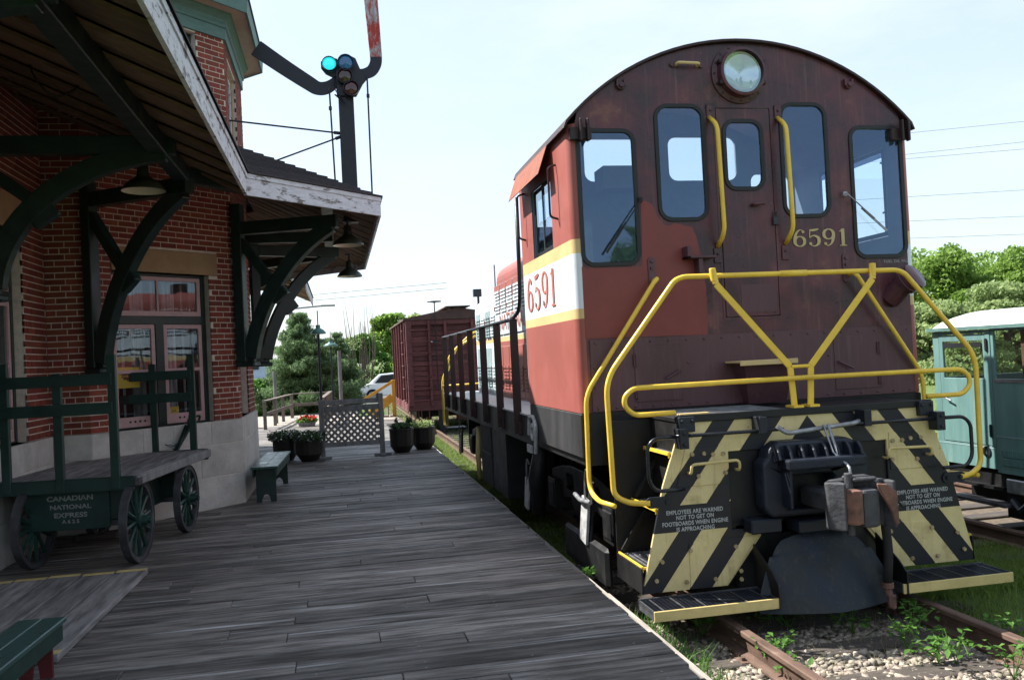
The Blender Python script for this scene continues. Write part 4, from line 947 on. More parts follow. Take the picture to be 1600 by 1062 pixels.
# little fittings on the cab front
for xx, zz in ((2.345, 3.845), (4.385, 3.875)):
    mb = MB(); mb.lathe([(.034, 0), (.034, .03), (.02, .034), (.02, .05)], (xx, YF, zz), (0, -1, 0), 12, True); mb.box(xx-.04, xx-.022, YF-.035, YF, zz-.01, zz+.05); mb.box(xx+.022, xx+.04, YF-.035, YF, zz-.01, zz+.05); P_('flag_bracket', mb, 'maroon', bevel=.003)
mb = MB(); mb.tube(fillet([(2.83, YF, 4.025), (2.83, YF-.06, 4.03), (3.02, YF-.06, 4.025), (3.02, YF, 4.02)], .03), .013, 8); P_('roof_grab', mb, 'bandyel')
mb = MB(); mb.lathe([(.022, 0), (.022, .02)], (2.80, YF, 4.03), (0, -1, 0), 10, True); mb.lathe([(.022, 0), (.022, .02)], (3.05, YF, 4.025), (0, -1, 0), 10, True); P_('grab_flange', mb, 'maroon')
for sg, xx in ((-1, X0+.10), (1, X1-.10)):
    mb = MB(); mb.box(xx-.09, xx+.09, YF-.05, YF-.002, 3.36+.04, 3.50); mb.box(xx-.02, xx+.0, YF-.10, YF-.05, 3.38, 3.56); mb.box(xx+.04, xx+.06, YF-.10, YF-.05, 3.38, 3.56); P_('marker_bracket', mb, 'roofbrown', bevel=.006)
for x, zt, zb_ in ((3.105, 3.60, 2.52), (3.715, 3.60, 2.53)):
    mb = MB(); mb.tube(fillet([(x, YF-.008, zt-.01), (x+.005, YF-.13, zt-.10), (x+.02, YF-.13, zb_+.10), (x+.01, YF-.008, zb_)], .09), .019, 10); P_('door_handrail', mb, 'yellow', smooth=True)
    for zz, s_ in ((zt+.05, 1), (zb_-.06, -1)):
        mb = MB(); mb.box(x-.028, x+.036, YF-.014, YF-.001, zz-.075, zz+.05); mb.hexbolt((x+.004, YF-.014, zz), (0, -1, 0), .012); P_('handrail_foot', mb, 'maroon', bevel=.004)
# door details
mb = MB(); mb.tube(fillet([(3.44, YF-.006, 2.86), (3.44, YF-.05, 2.86), (3.53, YF-.055, 2.865)], .02), .014, 8); P_('door_handle', mb, 'maroon')
mb = MB(); mb.box(3.615, 3.665, YF-.035, YF-.012, 2.69, 2.76); mb.tube(fillet([(3.625, YF-.022, 2.755), (3.625, YF-.022, 2.80), (3.655, YF-.022, 2.80), (3.655, YF-.022, 2.755)], .02), .006, 6); P_('padlock', mb, 'castgrey', bevel=.004)
mb = MB(); mb.plate(rrect(3.30, 3.615, 1.97, 2.20, .004, 1), [], (0, YF-.0095, 0), XV, U, .003)
for xx in np.linspace(3.2, 3.6, 6): mb.hexbolt((xx, YF-.0062, 1.965), (0, -1, 0), .008, .006)
P_('door_kick_plate', mb, 'maroon2')
mb = MB(); mb.box(2.80, 3.05, YF-.12, YF, 2.42, 2.44); mb.box(2.80, 2.83, YF-.12, YF, 2.42, 2.52); mb.box(2.90, 2.94, YF-.1, YF, 2.30, 2.42); P_('number_shelf', mb, 'maroon2', bevel=.004)
# wipers
for p, q, q2 in (((2.46, YF-.05, 2.92), (2.20, YF-.075, 2.57), 0), ((4.29, YF-.05, 2.94), (4.57, YF-.075, 2.68), 1)):
    p, q = Vector(p), Vector(q); mb = MB(); mb.tube([p+Vector((0, .05, 0)), p, q.lerp(p, .15)], .006, 6); d = (q-p).normalized(); mb.beam(q-d*.20+Vector((0, .015, 0)), q+d*.10+Vector((0, .02, 0)), .008, .018); mb.box(p.x-.018, p.x+.018, YF-.03, YF, p.z-.018, p.z+.018); P_('wiper', mb, 'steel' if q2 else 'rubber')
# fresh red repaint: a thin coat with its own ragged outline
pts = [(1.945, 1.815), (2.99, 1.80)]; z = 1.84
g = random.Random(5)
while z < 2.38: pts.append((2.99+g.uniform(-.006, .006), z)); z += .07
pts += [(2.965, 2.45), (2.93, 2.62)]
pts += [(2.90, 2.69), (2.84, 2.70), (2.80, 2.715), (2.74, 2.72), (2.70, 2.70), (2.64, 2.72), (2.60, 2.80)]
pts += [(2.565, 2.88), (2.52, 2.905), (2.47, 2.93), (2.455, 2.40), (2.44, 2.375), (1.99, 2.375), (1.945, 2.39)]
mb = MB(); mb.plate(pts, [], (0, YF-.0022, 0), XV, U, .0015); P_('red_repaint', mb, 'patchred')
# numbers and lettering
number('6591', (3.795, YF-.002, 2.50), XV, U, .185, .150, .135, 'number', 'lettcream', loco)
text('FUEL OIL FILL', (4.635, YF-.002, 2.345), XV, U, .034, 'lettering', 'lettwhite', loco, .002, xs=1.05, space=1.1)
number('6591', (X0-.002, 8.50, 2.125), -YV, U, .38, .34, .31, 'number', 'lettred', loco)
# lower riveted nose plate, its doors, hinges and handles
mb = MB(); mb.plate(rrect(1.975, 4.865, ZB+.005, 1.80, .004, 1), [], (0, YF-.010, 0), XV, U, .009); P_('nose_plate', mb, 'maroon2', bevel=.002)
mb = MB()
for xx in np.arange(2.02, 4.86, .155): mb.lathe([(.011, 0), (.009, .006), (.001, .009)], (xx, YF-.010, 1.77), (0, -1, 0), 8); mb.lathe([(.011, 0), (.009, .006), (.001, .009)], (xx, YF-.010, 1.25), (0, -1, 0), 8)
for xx in (2.0, 2.80, 4.06, 4.84):
    for zz in (1.42, 1.58): mb.lathe([(.011, 0), (.009, .006), (.001, .009)], (xx, YF-.010, zz), (0, -1, 0), 8)
P_('rivets', mb, 'maroon2')['kind'] = 'stuff'
for a, b, hx in ((2.34, 2.745, 2.35), (4.11, 4.55, 4.53)):
    mb = MB(); mb.plate(rrect(a, b, 1.285, 1.735, .006, 1), [], (0, YF-.0165, 0), XV, U, .006); dd = P_('nose_door', mb, 'maroon2', bevel=.002)
    for zz in (1.36, 1.62):
        mb = MB(); mb.box(hx-.02, hx+.02, YF-.028, YF-.0165, zz-.05, zz+.05); mb.cyl((hx, YF-.03, zz-.05), (hx, YF-.03, zz+.05), .009, 8); P_('hinge', mb, 'maroon2', dd)
    lx = b-.03 if hx < 3 else a+.03; sx = -1 if hx < 3 else 1
    mb = MB(); mb.tube([(lx, YF-.0165, 1.52), (lx, YF-.045, 1.52), (lx+sx*.12, YF-.05, 1.46)], .009, 6); P_('latch', mb, 'maroon2', dd)
# oblique shelf box in front of the door
mb = MB(); vs = [(3.17, YF-.002, 1.55), (3.60, YF-.002, 1.55), (3.60, YF-.26, 1.555), (3.17, YF-.26, 1.555), (3.27, YF-.002, 1.22), (3.60, YF-.002, 1.22), (3.60, YF-.10, 1.22), (3.27, YF-.10, 1.22)]
mb.add(vs, [(3, 2, 1, 0)[::-1], (4, 5, 6, 7)[::-1], (3, 2, 6, 7), (2, 1, 5, 6), (0, 3, 7, 4)]); P_('step_box', mb, 'maroon2')
mb = MB(); mb.box(3.12, 3.62, YF-.29, YF-.012, 1.556, 1.572); mb.box(3.12, 3.62, YF-.295, YF-.285, 1.535, 1.575); P_('step_box_lid', mb, 'bandyel', bevel=.003)
# fuel filler
c = Vector((4.72, YF-.02, 2.10)); ax = Vector((.30, -.62, .42)).normalized()
mb = MB(); mb.tube([c-ax*.05+Vector((-.02, 0, -.05)), c+ax*.10], .085, 16); mb.lathe([(.105, .10), (.105, .19), (.115, .195), (.115, .215), (.098, .225), (.001, .23)], c, ax, 20); mb.lathe([(.107, .13), (.112, .135), (.107, .14)], c, ax, 20); P_('fuel_filler', mb, 'maroon', smooth=True, autos=30)
for zz, xx in ((2.33, 2.53), (2.31, 4.27)):
    mb = MB(); mb.plate(rrect(xx-.03, xx+.03, zz-.12, zz+.12, .028, 4), [], (0, YF-.012, 0), XV, U, .012); mb.hexbolt((xx, YF-.012, zz+.03), (0, -1, 0), .014); mb.hexbolt((xx, YF-.012, zz+.085), (0, -1, 0), .014); P_('rail_bracket', mb, 'maroon2', bevel=.003)

# front platform, pilot
mb = MB(); mb.box(2.37, 4.45, 6.0, YF-.012, 1.165, 1.20); mb.box(2.37, 4.45, 5.985, 6.0, 1.16, 1.215); P_('front_deck', mb, 'black', bevel=.004)
for sx in (0,):
    mb = MB()
    for i in range(24): y = 6.03+i*.028; mb.box(2.42, 3.28, y, y+.008, 1.2005, 1.210)
    P_('deck_grating', mb, 'steel')['kind'] = 'stuff'
mb = MB(); mb.box(2.40, 2.63, 5.985, 6.04, 1.216, 1.226); P_('deck_edge_paint', mb, 'bandyel')
mb = MB(); mb.box(X0+.03, X1-.03, YF-.003, YR+.1, .80, ZB-.002); mb.box(2.38, 4.44, 6.02, YF, .42, 1.16); P_('end_frame_box', mb, 'black')
PY = 6.0
pl = [(-.02, 3), ]
half_out = [(0, 1.21), (-1.03, 1.21), (-1.04, 1.04), (-1.16, .72), (-1.345, .0), (-1.355, -.04), (-.70, -.04), (-.42, .30), (-.42, .36), (-.645, .36), (-.645, .93), (0, .93)]
outl = [(CX+x, z) for x, z in half_out]+[(CX-x, z) for x, z in half_out[::-1][1:-1]]
mb = MB(); mb.plate(outl, [], (0, PY, 0), XV, U, .022); pilot = P_('pilot_plate', mb, 'stripes', bevel=.003)
for sx in (-1, 1):
    # overlaid bolted plates
    mb = MB(); q = [(sx*1.045, .985), (sx*.70, .985), (sx*.70, .66), (sx*1.11, .66)]; q = [(sx*.98, .965), (sx*.665, .985), (sx*.665, .70), (sx*1.06, .70)]
    mb.plate([(CX+x, z) for x, z in q], [], (0, PY-.007, 0), XV, U, .0065); P_('bolted_plate', mb, 'stripes', pilot, bevel=.002)
    mb = MB(); q = [(sx*.99, .29), (sx*.44, .31), (sx*.71, -.036), (sx*.99, -.036)]
    mb.plate([(CX+x, z) for x, z in q], [], (0, PY-.007, 0), XV, U, .0065); P_('bolted_plate', mb, 'stripes', pilot, bevel=.002)
    mb = MB()
    for x, z in ((.93, .93), (.84, .93), (.77, .92), (.69, .92), (.89, .77), (.68, .78), (1.02, .02), (.80, .02), (.60, .06), (.60, .0), (1.25, .05), (.98, .24), (.63, .24), (1.20, .18)): mb.hexbolt((CX+sx*x, PY-.008, z), (0, -1, 0), .017, .014)
    P_('plate_bolt', mb, 'boltyel', pilot)['kind'] = 'stuff'
    # yellow grab on the plate
    g0, g1 = CX+sx*.97, CX+sx*.60
    mb = MB(); mb.tube(fillet([(g0, PY-.01, .80), (g0, PY-.08, .80), (g0, PY-.085, .865), (g1, PY-.085, .875), (g1, PY-.085, .80), (g1, PY-.01, .80)], .035), .011, 8); P_('pilot_grab_iron', mb, 'paleyel', smooth=True)
    # side return plate of the stair well and the stairs
    xo = CX+sx*1.03
    mb = MB(); mb.plate([(PY+.0, -.04), (6.56, -.04), (6.56, .14), (PY+.0, .14)], [], (CX+sx*1.345, 0, 0), YV if sx > 0 else YV, U, .012); P_('stair_side', mb, 'black')
    mb = MB(); mb.box(min(CX+sx*1.35, CX+sx*.95), max(CX+sx*1.35, CX+sx*.95), 6.56, 6.575, -.04, 1.16) ; P_('stair_back', mb, 'black')
    for k, (xa, xb, z) in enumerate(((1.345, 1.06, .14), (1.22, 1.0, .545), (1.10, .98, .94))):
        a, b = sorted((CX+sx*xa, CX+sx*xb)); 
        mb = MB(); mb.box(a, b, PY+.024, 6.55, z-.03, z-.012); s_ = P_('step', mb, 'black')
        mb = MB(); e = CX+sx*xa; mb.box(min(e, e-sx*.012), max(e, e-sx*.012), PY+.02, 6.555, z-.03, z+.012); mb.box(a, b, PY+.024, PY+.034, z-.02, z+.006); P_('step_edge', mb, 'yellow', s_)
        mb = MB(); n = 7
        for i in range(n): x = a+.02+(b-a-.03)*i/n; mb.box(x, x+.006, PY+.035, 6.54, z-.012, z+.004)
        for i in range(14): y = PY+.05+.036*i; mb.box(a+.01, b-.005, y, y+.004, z-.014, z+.002)
        P_('step_grating', mb, 'steel', s_)['kind'] = 'stuff'
        if k < 2:
            mb = MB(); mb.beam((CX+sx*(xa-.02), 6.5, z+.03), (CX+sx*(1.22-.12*(k+1)), 6.5, z+.37), .02, .03); P_('step_brace', mb, 'black')
    # footboards
    a, b = sorted((CX+sx*(1.41 if sx < 0 else 1.36), CX+sx*(.50 if sx < 0 else .46)))
    mb = MB(); mb.box(a, b, 5.62, 5.636, -.125, -.055); P_('footboard_edge', mb, 'paleyel', bevel=.003)
    mb = MB(); n = 30
    for i in range(n): x = a+(b-a)*(i+.5)/n; mb.box(x-.003, x+.003, 5.638, 5.93, -.09, -.060)
    for i in range(13): y = 5.65+.0225*i; mb.box(a, b, y, y+.005, -.085, -.058)
    P_('footboard_grating', mb, 'iron')['kind'] = 'stuff'
    mb = MB(); 
    for i in range(6): x = a+(b-a)*(i+.5)/6; mb.box(x-.006, x+.006, 5.638, 5.94, -.095, -.056)
    mb.box(a, a+.01, 5.64, 5.94, -.12, -.056); mb.box(b-.01, b, 5.64, 5.94, -.12, -.056); mb.box(a, b, 5.93, 5.945, -.12, -.05); P_('footboard_frame', mb, 'castgrey')
    for xx in (a+.25, b-.2):
        mb = MB(); mb.box(xx-.03, xx+.03, 5.70, 5.95, -.14, -.126); P_('footboard_hanger', mb, 'black')
    e = CX+sx*.50
    mb = MB(); mb.plate([(5.61, -.13), (5.61, .03), (5.70, .10), (5.97, .25), (5.97, -.13)], [], (e-sx*.006, 0, 0), YV, U, .01); P_('footboard_end_plate', mb, 'black')
    # lettering
    tx = CX-1.0 if sx < 0 else CX+.655
    xl = CX+(-1.19 if sx < 0 else .665); wx = .52
    for i, (s__, z, xs_) in enumerate((('EMPLOYEES ARE WARNED', .512, 1.0), ('NOT TO GET ON', .472, 1.0), ('FOOTBOARDS WHEN ENGINE', .430, 1.0), ('IS APPROACHING', .388, 1.0))):
        text(s__, (xl+wx/2, PY-.003, z-.004), XV, U, .042, 'stencil_lettering', 'lettwhite', pilot, .002, xs=.84, align='CENTER', off=.0012, space=1.06)
# uncoupling bar in black
bz = 1.075; yb = 5.90
for q0, q1 in ((-1.08, -.25), (.3, 1.08)):
    mb = MB(); mb.tube([(CX+q0, yb, bz), (CX+q1, yb, bz)], .013, 8); P_('uncoupling_bar', mb, 'darkbar', smooth=True)
mb = MB(); mb.tube(fillet([(CX-.30, yb, bz+.02), (CX-.24, yb-.03, bz-.03), (CX+.30, yb-.03, bz+.01), (CX+.36, yb, bz+.02)], .03), .017, 10); P_('uncoupling_handle', mb, 'steel', smooth=True)
mb = MB(); mb.tube([(CX+.07, yb-.06, bz+.02), (CX+.09, yb-.14, bz-.20), (CX+.02+.08, 5.64, .80), (CX+.08, 5.60, .745)], .011, 8); mb.tube([(CX+.04, yb-.05, bz+.02), (CX+.065, yb-.12, bz-.18), (CX+.09, 5.66, .82)], .008, 8); P_('lift_chain', mb, 'steel', smooth=True)
for sx in (-1, 1):
    x = CX+sx*1.03
    mb = MB(); mb.box(min(x, x-sx*.12), max(x, x-sx*.12), PY-.05, PY-.001, bz+.02, bz+.13); mb.box(x-.035, x+.035, PY-.13, PY-.02, bz-.09, bz+.05)
    for q in (.02, .10): mb.hexbolt((x-sx*q, PY-.05, bz+.10), (0, -1, 0), .014)
    mb.hexbolt((x, PY-.13, bz+.02), (0, -1, 0), .014); mb.hexbolt((x, PY-.13, bz-.06), (0, -1, 0), .014); P_('bar_bracket', mb, 'iron', bevel=.004)
    mb = MB(); xo = CX+sx*1.30
    mb.tube(fillet([(CX+sx*1.08, yb, bz), (xo-sx*.06, yb, bz-.0), (xo, yb, bz-.06), (xo, yb, bz-.30), (xo-sx*.05, yb, bz-.375), (CX+sx*1.04, yb-.01, bz-.375)], .05), .014, 8); P_('bar_end_loop', mb, 'darkbar', smooth=True)
    mb = MB(); xx = CX+sx*.42; mb.box(xx-.03, xx+.03, yb-.03, PY, bz-.02, bz+.10); P_('bar_bracket', mb, 'iron', bevel=.004)
# coupler pocket casting
mb = MB(); oc = [(-.46, .52), (-.40, .45), (.30, .45), (.39, .52), (.39, .84), (.34, .90), (.32, .95), (.22, .99), (-.32, .99), (-.40, .94), (-.42, .88), (-.46, .84)]
mb.plate([(CX+x, z) for x, z in oc], [rrect(CX-.28, CX+.10, .50, .74, .02, 3)], (0, 5.84, 0), XV, U, .16); cast = P_('coupler_pocket', mb, 'castblue', bevel=.025, seg=2)
mb = MB(); mb.box(CX-.28, CX+.12, 5.98, 6.2, .45, .8); mb.box(CX-.75, CX+.75, 6.03, 6.05, .30, .95); P_('pocket_back', mb, 'black')
for i in range(4):
    xx = CX-.32+.185*i; pr_ = [(5.70, .86), (5.84, .84), (5.84, 1.0), (5.80, 1.02), (5.755, .98)]
    for s__ in (-.05, .05):
        mb = MB(); mb.plate([(5.74, .87), (5.842, .84), (5.842, .965), (5.80, .965), (5.765, .93)], [], (xx+s__*.9+.011, 0, 0), YV, U, .022); P_('pocket_rib', mb, 'castblue', cast, bevel=.006)
mb = MB(); mb.box(CX-.34, CX+.26, 5.68, 5.86, .80, .875); mb.box(CX-.32, CX-.29, 5.72, 5.86, .52, .80); P_('striker_lip', mb, 'castblue', cast, bevel=.02, seg=2)
mb = MB(); mb.box(CX-.56, CX-.32, 5.86, 6.0, .34, .44); mb.box(CX-.22, CX+.2, 5.80, 6.0, .33, .415); P_('pocket_foot', mb, 'castblue', cast, bevel=.01)
# coupler: shank, head, guard arm, knuckle
mb = MB(); mb.box(CX-.15, CX+.02, 5.55, 6.0, .50, .66); coup = P_('coupler', mb, 'castgrey', bevel=.02)
mb = MB()
top_ = [(-.12, 5.60), (-.215, 5.50), (-.22, 5.45), (-.13, 5.34), (-.10, 5.38), (-.09, 5.52), (.16, 5.50), (.23, 5.42), (.255, 5.31), (.28, 5.31), (.29, 5.42), (.22, 5.60), (.05, 5.66)]
mb.plate([(CX+x, y) for x, y in top_], [], (0, 0, .755), XV, YV, .36); P_('coupler_head', mb, 'castgrey', coup, bevel=.022, seg=2)
mb = MB(); kn = [(-.085, 5.50), (-.10, 5.36), (-.06, 5.31), (-.02, 5.30), (.02, 5.315)]
mb.plate([(CX+x-.02, y) for x, y in kn+[(.03, 5.50)]], [], (0, 0, .70), XV, YV, .26); P_('knuckle', mb, 'rust', coup, bevel=.02, seg=2)
mb = MB(); mb.box(CX+.005, CX+.15, 5.32, 5.52, .405, .70); P_('knuckle', mb, 'castgrey', coup, bevel=.03, seg=2)
mb = MB(); mb.plate([(CX+.12, .745), (CX+.20, .735), (CX+.285, .67), (CX+.29, .42), (CX+.255, .42), (CX+.22, .54), (CX+.13, .70)], [], (0, 5.30, 0), XV, U, .03); P_('guard_wing', mb, 'rust', coup, bevel=.008)
mb = MB(); mb.box(CX-.03, CX+.17, 5.38, 5.56, .755, .785); P_('coupler_top', mb, 'castgrey', coup, bevel=.01)
mb = MB(); mb.cyl((CX-.04, 5.44, .34), (CX-.04, 5.44, .82), .032, 12); P_('knuckle_pin', mb, 'castgrey', coup, bevel=.004)
coup.scale = (.88, .88, .88); pv = Vector((0, 5.48-10.8, .60+.22)); coup.location = pv*.12
# air hose
mb = MB(); mb.tube(fillet([(CX+.42, 5.99, .55), (CX+.38, 5.78, .62), (CX+.33, 5.62, .52), (CX+.33, 5.58, .2), (CX+.32, 5.60, -.03)], .08), .032, 12); hose = P_('air_hose', mb, 'tyre', smooth=True)
mb = MB(); mb.lathe([(.042, -.03), (.042, .01)], (CX+.32, 5.60, -.03), n=12, cap=True); mb.tube([(CX+.32, 5.60, -.05), (CX+.325, 5.58, -.16), (CX+.34, 5.56, -.20)], [.028, .022, .018], 8); mb.box(CX+.295, CX+.35, 5.55, 5.58, -.19, -.10); P_('hose_coupling', mb, 'rust', hose, bevel=.004)
mb = MB(); mb.lathe([(.05, 0), (.05, .05)], (CX+.36, 5.70, .585), (0, -.6, -.4), 12, True); mb.tube([(CX+.40, 5.80, .66), (CX+.46, 5.74, .60), (CX+.55, 5.70, .47)], .010, 6); P_('angle_cock', mb, 'iron', bevel=.004)
# curved plow under the coupler
mb = MB(); N1, N2 = 32, 14; vs = []
for j in range(N2+1):
    v_ = j/N2; z = .33-.51*v_
    for i in range(N1+1):
        u_ = -1+2*i/N1; wd = .28+.26*min(1, v_*1.15)**.7; zz = z if v_ > .25 else z-(abs(u_)**2)*.05*(1-v_)
        y = 5.86-.30*(v_**.8)*(1-.55*abs(u_)**1.5)-.0
        vs.append((CX-.06+u_*wd, y, zz))
mb.add(vs, [(j*(N1+1)+i, (j+1)*(N1+1)+i, (j+1)*(N1+1)+i+1, j*(N1+1)+i+1) for j in range(N2) for i in range(N1)]); P_('snow_plow', mb, 'plow', smooth=True)
mb = MB(); mb.box(CX-.6, CX+.6, 6.03, 6.06, -.10, .38); P_('plow_back', mb, 'black')

# yellow handrails at the front (mirrored pair)
YR1 = 6.10; YB = 6.70
mb = MB()
path = [(CX-1.27, PY-.02, .605), (CX-1.40, YR1-.05, .605), (CX-1.50, YR1, .66), (CX-1.515, YR1, 1.50), (CX-.95, YR1, 2.20), (CX-.88, YR1, 2.225), (CX+.88, YR1, 2.225), (CX+.95, YR1, 2.20), (CX+1.54, YR1, 1.53), (CX+1.53, YR1, .66), (CX+1.40, YR1-.05, .605), (CX+1.26, PY-.02, .605)]
mb.tube(fillet(path, .13, 6), .020, 10); P_('front_handrail', mb, 'yellow', smooth=True)
mb = MB(); mb.cyl((CX-.10, YR1, 2.225), (CX+.12, YR1, 2.2255), .0245, 12); P_('rail_sleeve', mb, 'yellow', smooth=True)
for sx in (-1, 1):
    mb = MB(); p = [(CX+sx*.88, YF-.012, 2.25), (CX+sx*.86, YB-.03, 2.27), (CX+sx*.90, YB-.05, 2.24), (CX+sx*1.50, YB, 1.37), (CX+sx*1.51, YB, .62), (CX+sx*1.50, YR1+.4, .56), (CX+sx*1.50, YR1-.0, .585)]
    mb.tube(fillet(p, .10, 5), .019, 10); P_('side_handrail', mb, 'yellow', smooth=True)
    mb = MB(); mb.plate(rrect(CX+sx*1.20-.10, CX+sx*1.20+.10, .565, .645, .04, 4), [], (0, PY-.014, 0), XV, U, .013); mb.hexbolt((CX+sx*1.25, PY-.014, .605), (0, -1, 0), .017); mb.hexbolt((CX+sx*1.14, PY-.014, .605), (0, -1, 0), .017); P_('handrail_flange', mb, 'iron', bevel=.003)
    mb = MB(); p = [(CX+sx*1.03, YR1-.08, 1.235), (CX+sx*1.34, YR1-.08, 1.235), (CX+sx*1.41, YR1-.08, 1.30), (CX+sx*1.41, YR1-.08, 1.37), (CX+sx*1.34, YR1-.08, 1.43), (CX+sx*.0, YR1-.08, 1.435)]
    mb.tube(fillet(p, .06, 5), .019, 10); P_('middle_handrail', mb, 'yellow', smooth=True)
    # centre stanchion: flat bar
    mb = MB(); pp = [(CX+sx*.66, YR1-.03, 2.275), (CX+sx*.645, YR1-.045, 2.16), (CX+sx*.085, YR1-.045, 1.52), (CX+sx*.065, YR1-.045, 1.20)]
    for a, b in zip(pp[:-1], pp[1:]): mb.beam(a, b, .05, .014, up=(0, 1, 0))
    mb.cyl((CX+sx*.655, YR1-.03, 2.18), (CX+sx*.66, YR1-.03, 2.28), .026, 8); P_('centre_stanchion', mb, 'yellow', bevel=.004)
    mb = MB(); mb.box(CX+sx*.065-.04, CX+sx*.065+.04, 5.99, 6.12, 1.215, 1.232); P_('stanchion_foot', mb, 'yellow')
mb = MB(); mb.cyl((CX-.075, YR1-.045, 1.52), (CX+.075, YR1-.045, 1.52), .013, 8); P_('stanchion_link', mb, 'yellow')

# underframe, walkway, hood
for q in (X0, X1-.05):
    mb = MB(); mb.box(q, q+.05, YF+.02, YR, .86, ZB-.006); P_('side_sill', mb, 'sillgrey', bevel=.006)
    mb = MB(); mb.box(q, q+.05, YR+.002, 16.0, .80, 1.085); P_('side_sill', mb, 'sillgrey', bevel=.006)
mb = MB(); mb.box(2.75, 4.05, 6.9, 15.9, .02, .66); P_('underframe_backing', mb, 'black')  # black block added to stop daylight showing through beneath the frame
mb = MB(); mb.box(X0-.01, X1+.01, YR+.05, 16.0, 1.088, 1.105); P_('walkway', mb, 'whiteroof')
mb = MB(); mb.box(2.55, 4.3, 6.6, 16.0, .66, 1.03); P_('centre_frame', mb, 'black')
# hood
HX0, HX1 = 2.42, 4.40
def hoodpart(y0, y1, zt, name, zonesl):
    mats = [m for _, _, m in zonesl]; mb = MB(); r = .22; prof = [(HX0, 1.07)]
    for z0, z1, m in zonesl: 
        mb.cur = mats.index(m); mb.add([(HX0, y0, z0), (HX0, y1, z0), (HX0, y1, z1), (HX0, y0, z1)], [(3, 2, 1, 0)]); mb.add([(HX1, y0, z0), (HX1, y1, z0), (HX1, y1, z1), (HX1, y0, z1)], [(0, 1, 2, 3)])
        ye = y1; mb.add([(HX0, ye, z0), (HX1, ye, z0), (HX1, ye, z1), (HX0, ye, z1)], [(3, 2, 1, 0)])
    mb.cur = len(mats)-1; zl = zonesl[-1][1]; pr_ = [(HX0+r-r*cos(t), zl+(zt-zl)*sin(t)) for t in np.linspace(0, pi/2, 7)]; pr_ += [(HX1-(x-HX0), z) for x, z in pr_[::-1]]; k = len(pr_)
    mb.add([(x, y, z) for y in (y0, y1) for x, z in pr_], [(i, k+i, k+i+1, i+1) for i in range(k-1)]+[tuple(range(k, 2*k))]); return P_(name, mb, mats)
hoodpart(YR+.001, 13.1, 3.08, 'engine_hood', [(1.07, 1.93, 'sidered'), (1.93, 2.0, 'bandyel'), (2.0, 2.55, 'palehood'), (2.55, 2.84, 'sidered')])
hoodpart(13.101, 15.35, 2.72, 'radiator_hood', [(1.07, 1.93, 'palehood'), (1.93, 2.0, 'bandyel'), (2.0, 2.50, 'palehood')])
y = 8.9; k = 0
while y < 15.1:
    hi = 2.78 if y < 12.9 else 2.45
    for zr in ((1.14, 1.86), (2.03, hi)):
        z0, z1 = zr
        mb = MB(); mb.box(HX0-.018, HX0-.001, y, y+.46, z0, z1); m = 'sidered' if z0 < 1.9 and y < 13 else ('palehood' if y < 13.3 or k % 2 else 'tealdoor')
        d = P_('hood_door', mb, m, bevel=.006)
        if z0 > 2 and y < 12.9:
            mb = MB(); mb.box(HX0-.0195, HX0-.0186, y+.004, y+.456, 2.55, hi-.004); P_('painted_upper', mb, 'sidered', d)
        # louvres
        mb = MB(); zz0 = z0+.10 if z0 < 1.9 else hi-.42; mb2 = MB()
        for c_ in range(2):
            for i in range(7):
                z = zz0+.050*i; ya = y+.04+.20*c_; mb.obox((HX0-.020, ya, z), (0, .17, 0), (-.012, 0, -.0), (0, 0, .030)); mb2.box(HX0-.0212, HX0-.0192, ya, ya+.17, z-.012, z-.001)
        P_('louvres', mb, m, d)['kind'] = 'stuff'; P_('louvre_slots', mb2, 'rubber', d)['kind'] = 'stuff'
        mb = MB(); mb.box(HX0-.04, HX0-.019, y+.42, y+.45, (z0+z1)/2, (z0+z1)/2+.06); P_('hood_latch', mb, 'rustred', d)
    y += .485; k += 1
text('NATIONAL', (HX0-.024, 12.9, 2.10), -YV, U, .34, 'hood_lettering', 'lettred', loco, .003, xs=1.1)
mb = MB(); mb.cyl((3.3, 10.5, 3.05), (3.3, 10.5, 3.30), .13, 14); mb.box(2.8, 3.0, 12.4, 12.6, 3.0, 3.16); P_('exhaust_stack', mb, 'roofbrown')
mb = MB(); mb.box(2.42, 2.56, 15.38, 15.5, 2.80, 2.93); mb.cyl((2.5, 15.4, 2.5), (2.5, 15.4, 2.82), .02, 6); P_('rear_marker', mb, 'iron')
mb = MB(); mb.tube([(2.47, 13.5, 2.7), (2.47, 13.5, 3.15)], .012, 6); P_('whistle_pipe', mb, 'steel')
# walkway rail on the left side (and right)
for xs_, ys in ((X0-.02, (9.15, 10.15, 11.2, 12.3, 13.35, 14.35, 15.3)), (X1+.02, (9.15, 10.2, 11.3, 12.4, 13.5, 14.5, 15.3))):
    for yy in ys:
        mb = MB(); mb.box(xs_-.055, xs_+.030, yy-.012, yy+.012, .88, 2.10); mb.box(xs_-.02, xs_+.02, yy-.05, yy+.05, .86, 1.0); P_('rail_post', mb, 'roofbrown', bevel=.004)
    mb = MB(); mb.tube(fillet([(xs_, 15.6, 2.10), (xs_, 9.25, 2.10), (xs_, 8.82, 2.18), (xs_, 8.76, 2.5), (xs_, 8.74, 3.32)], .22, 6), .021, 10); P_('walkway_handrail', mb, 'iron', smooth=True)
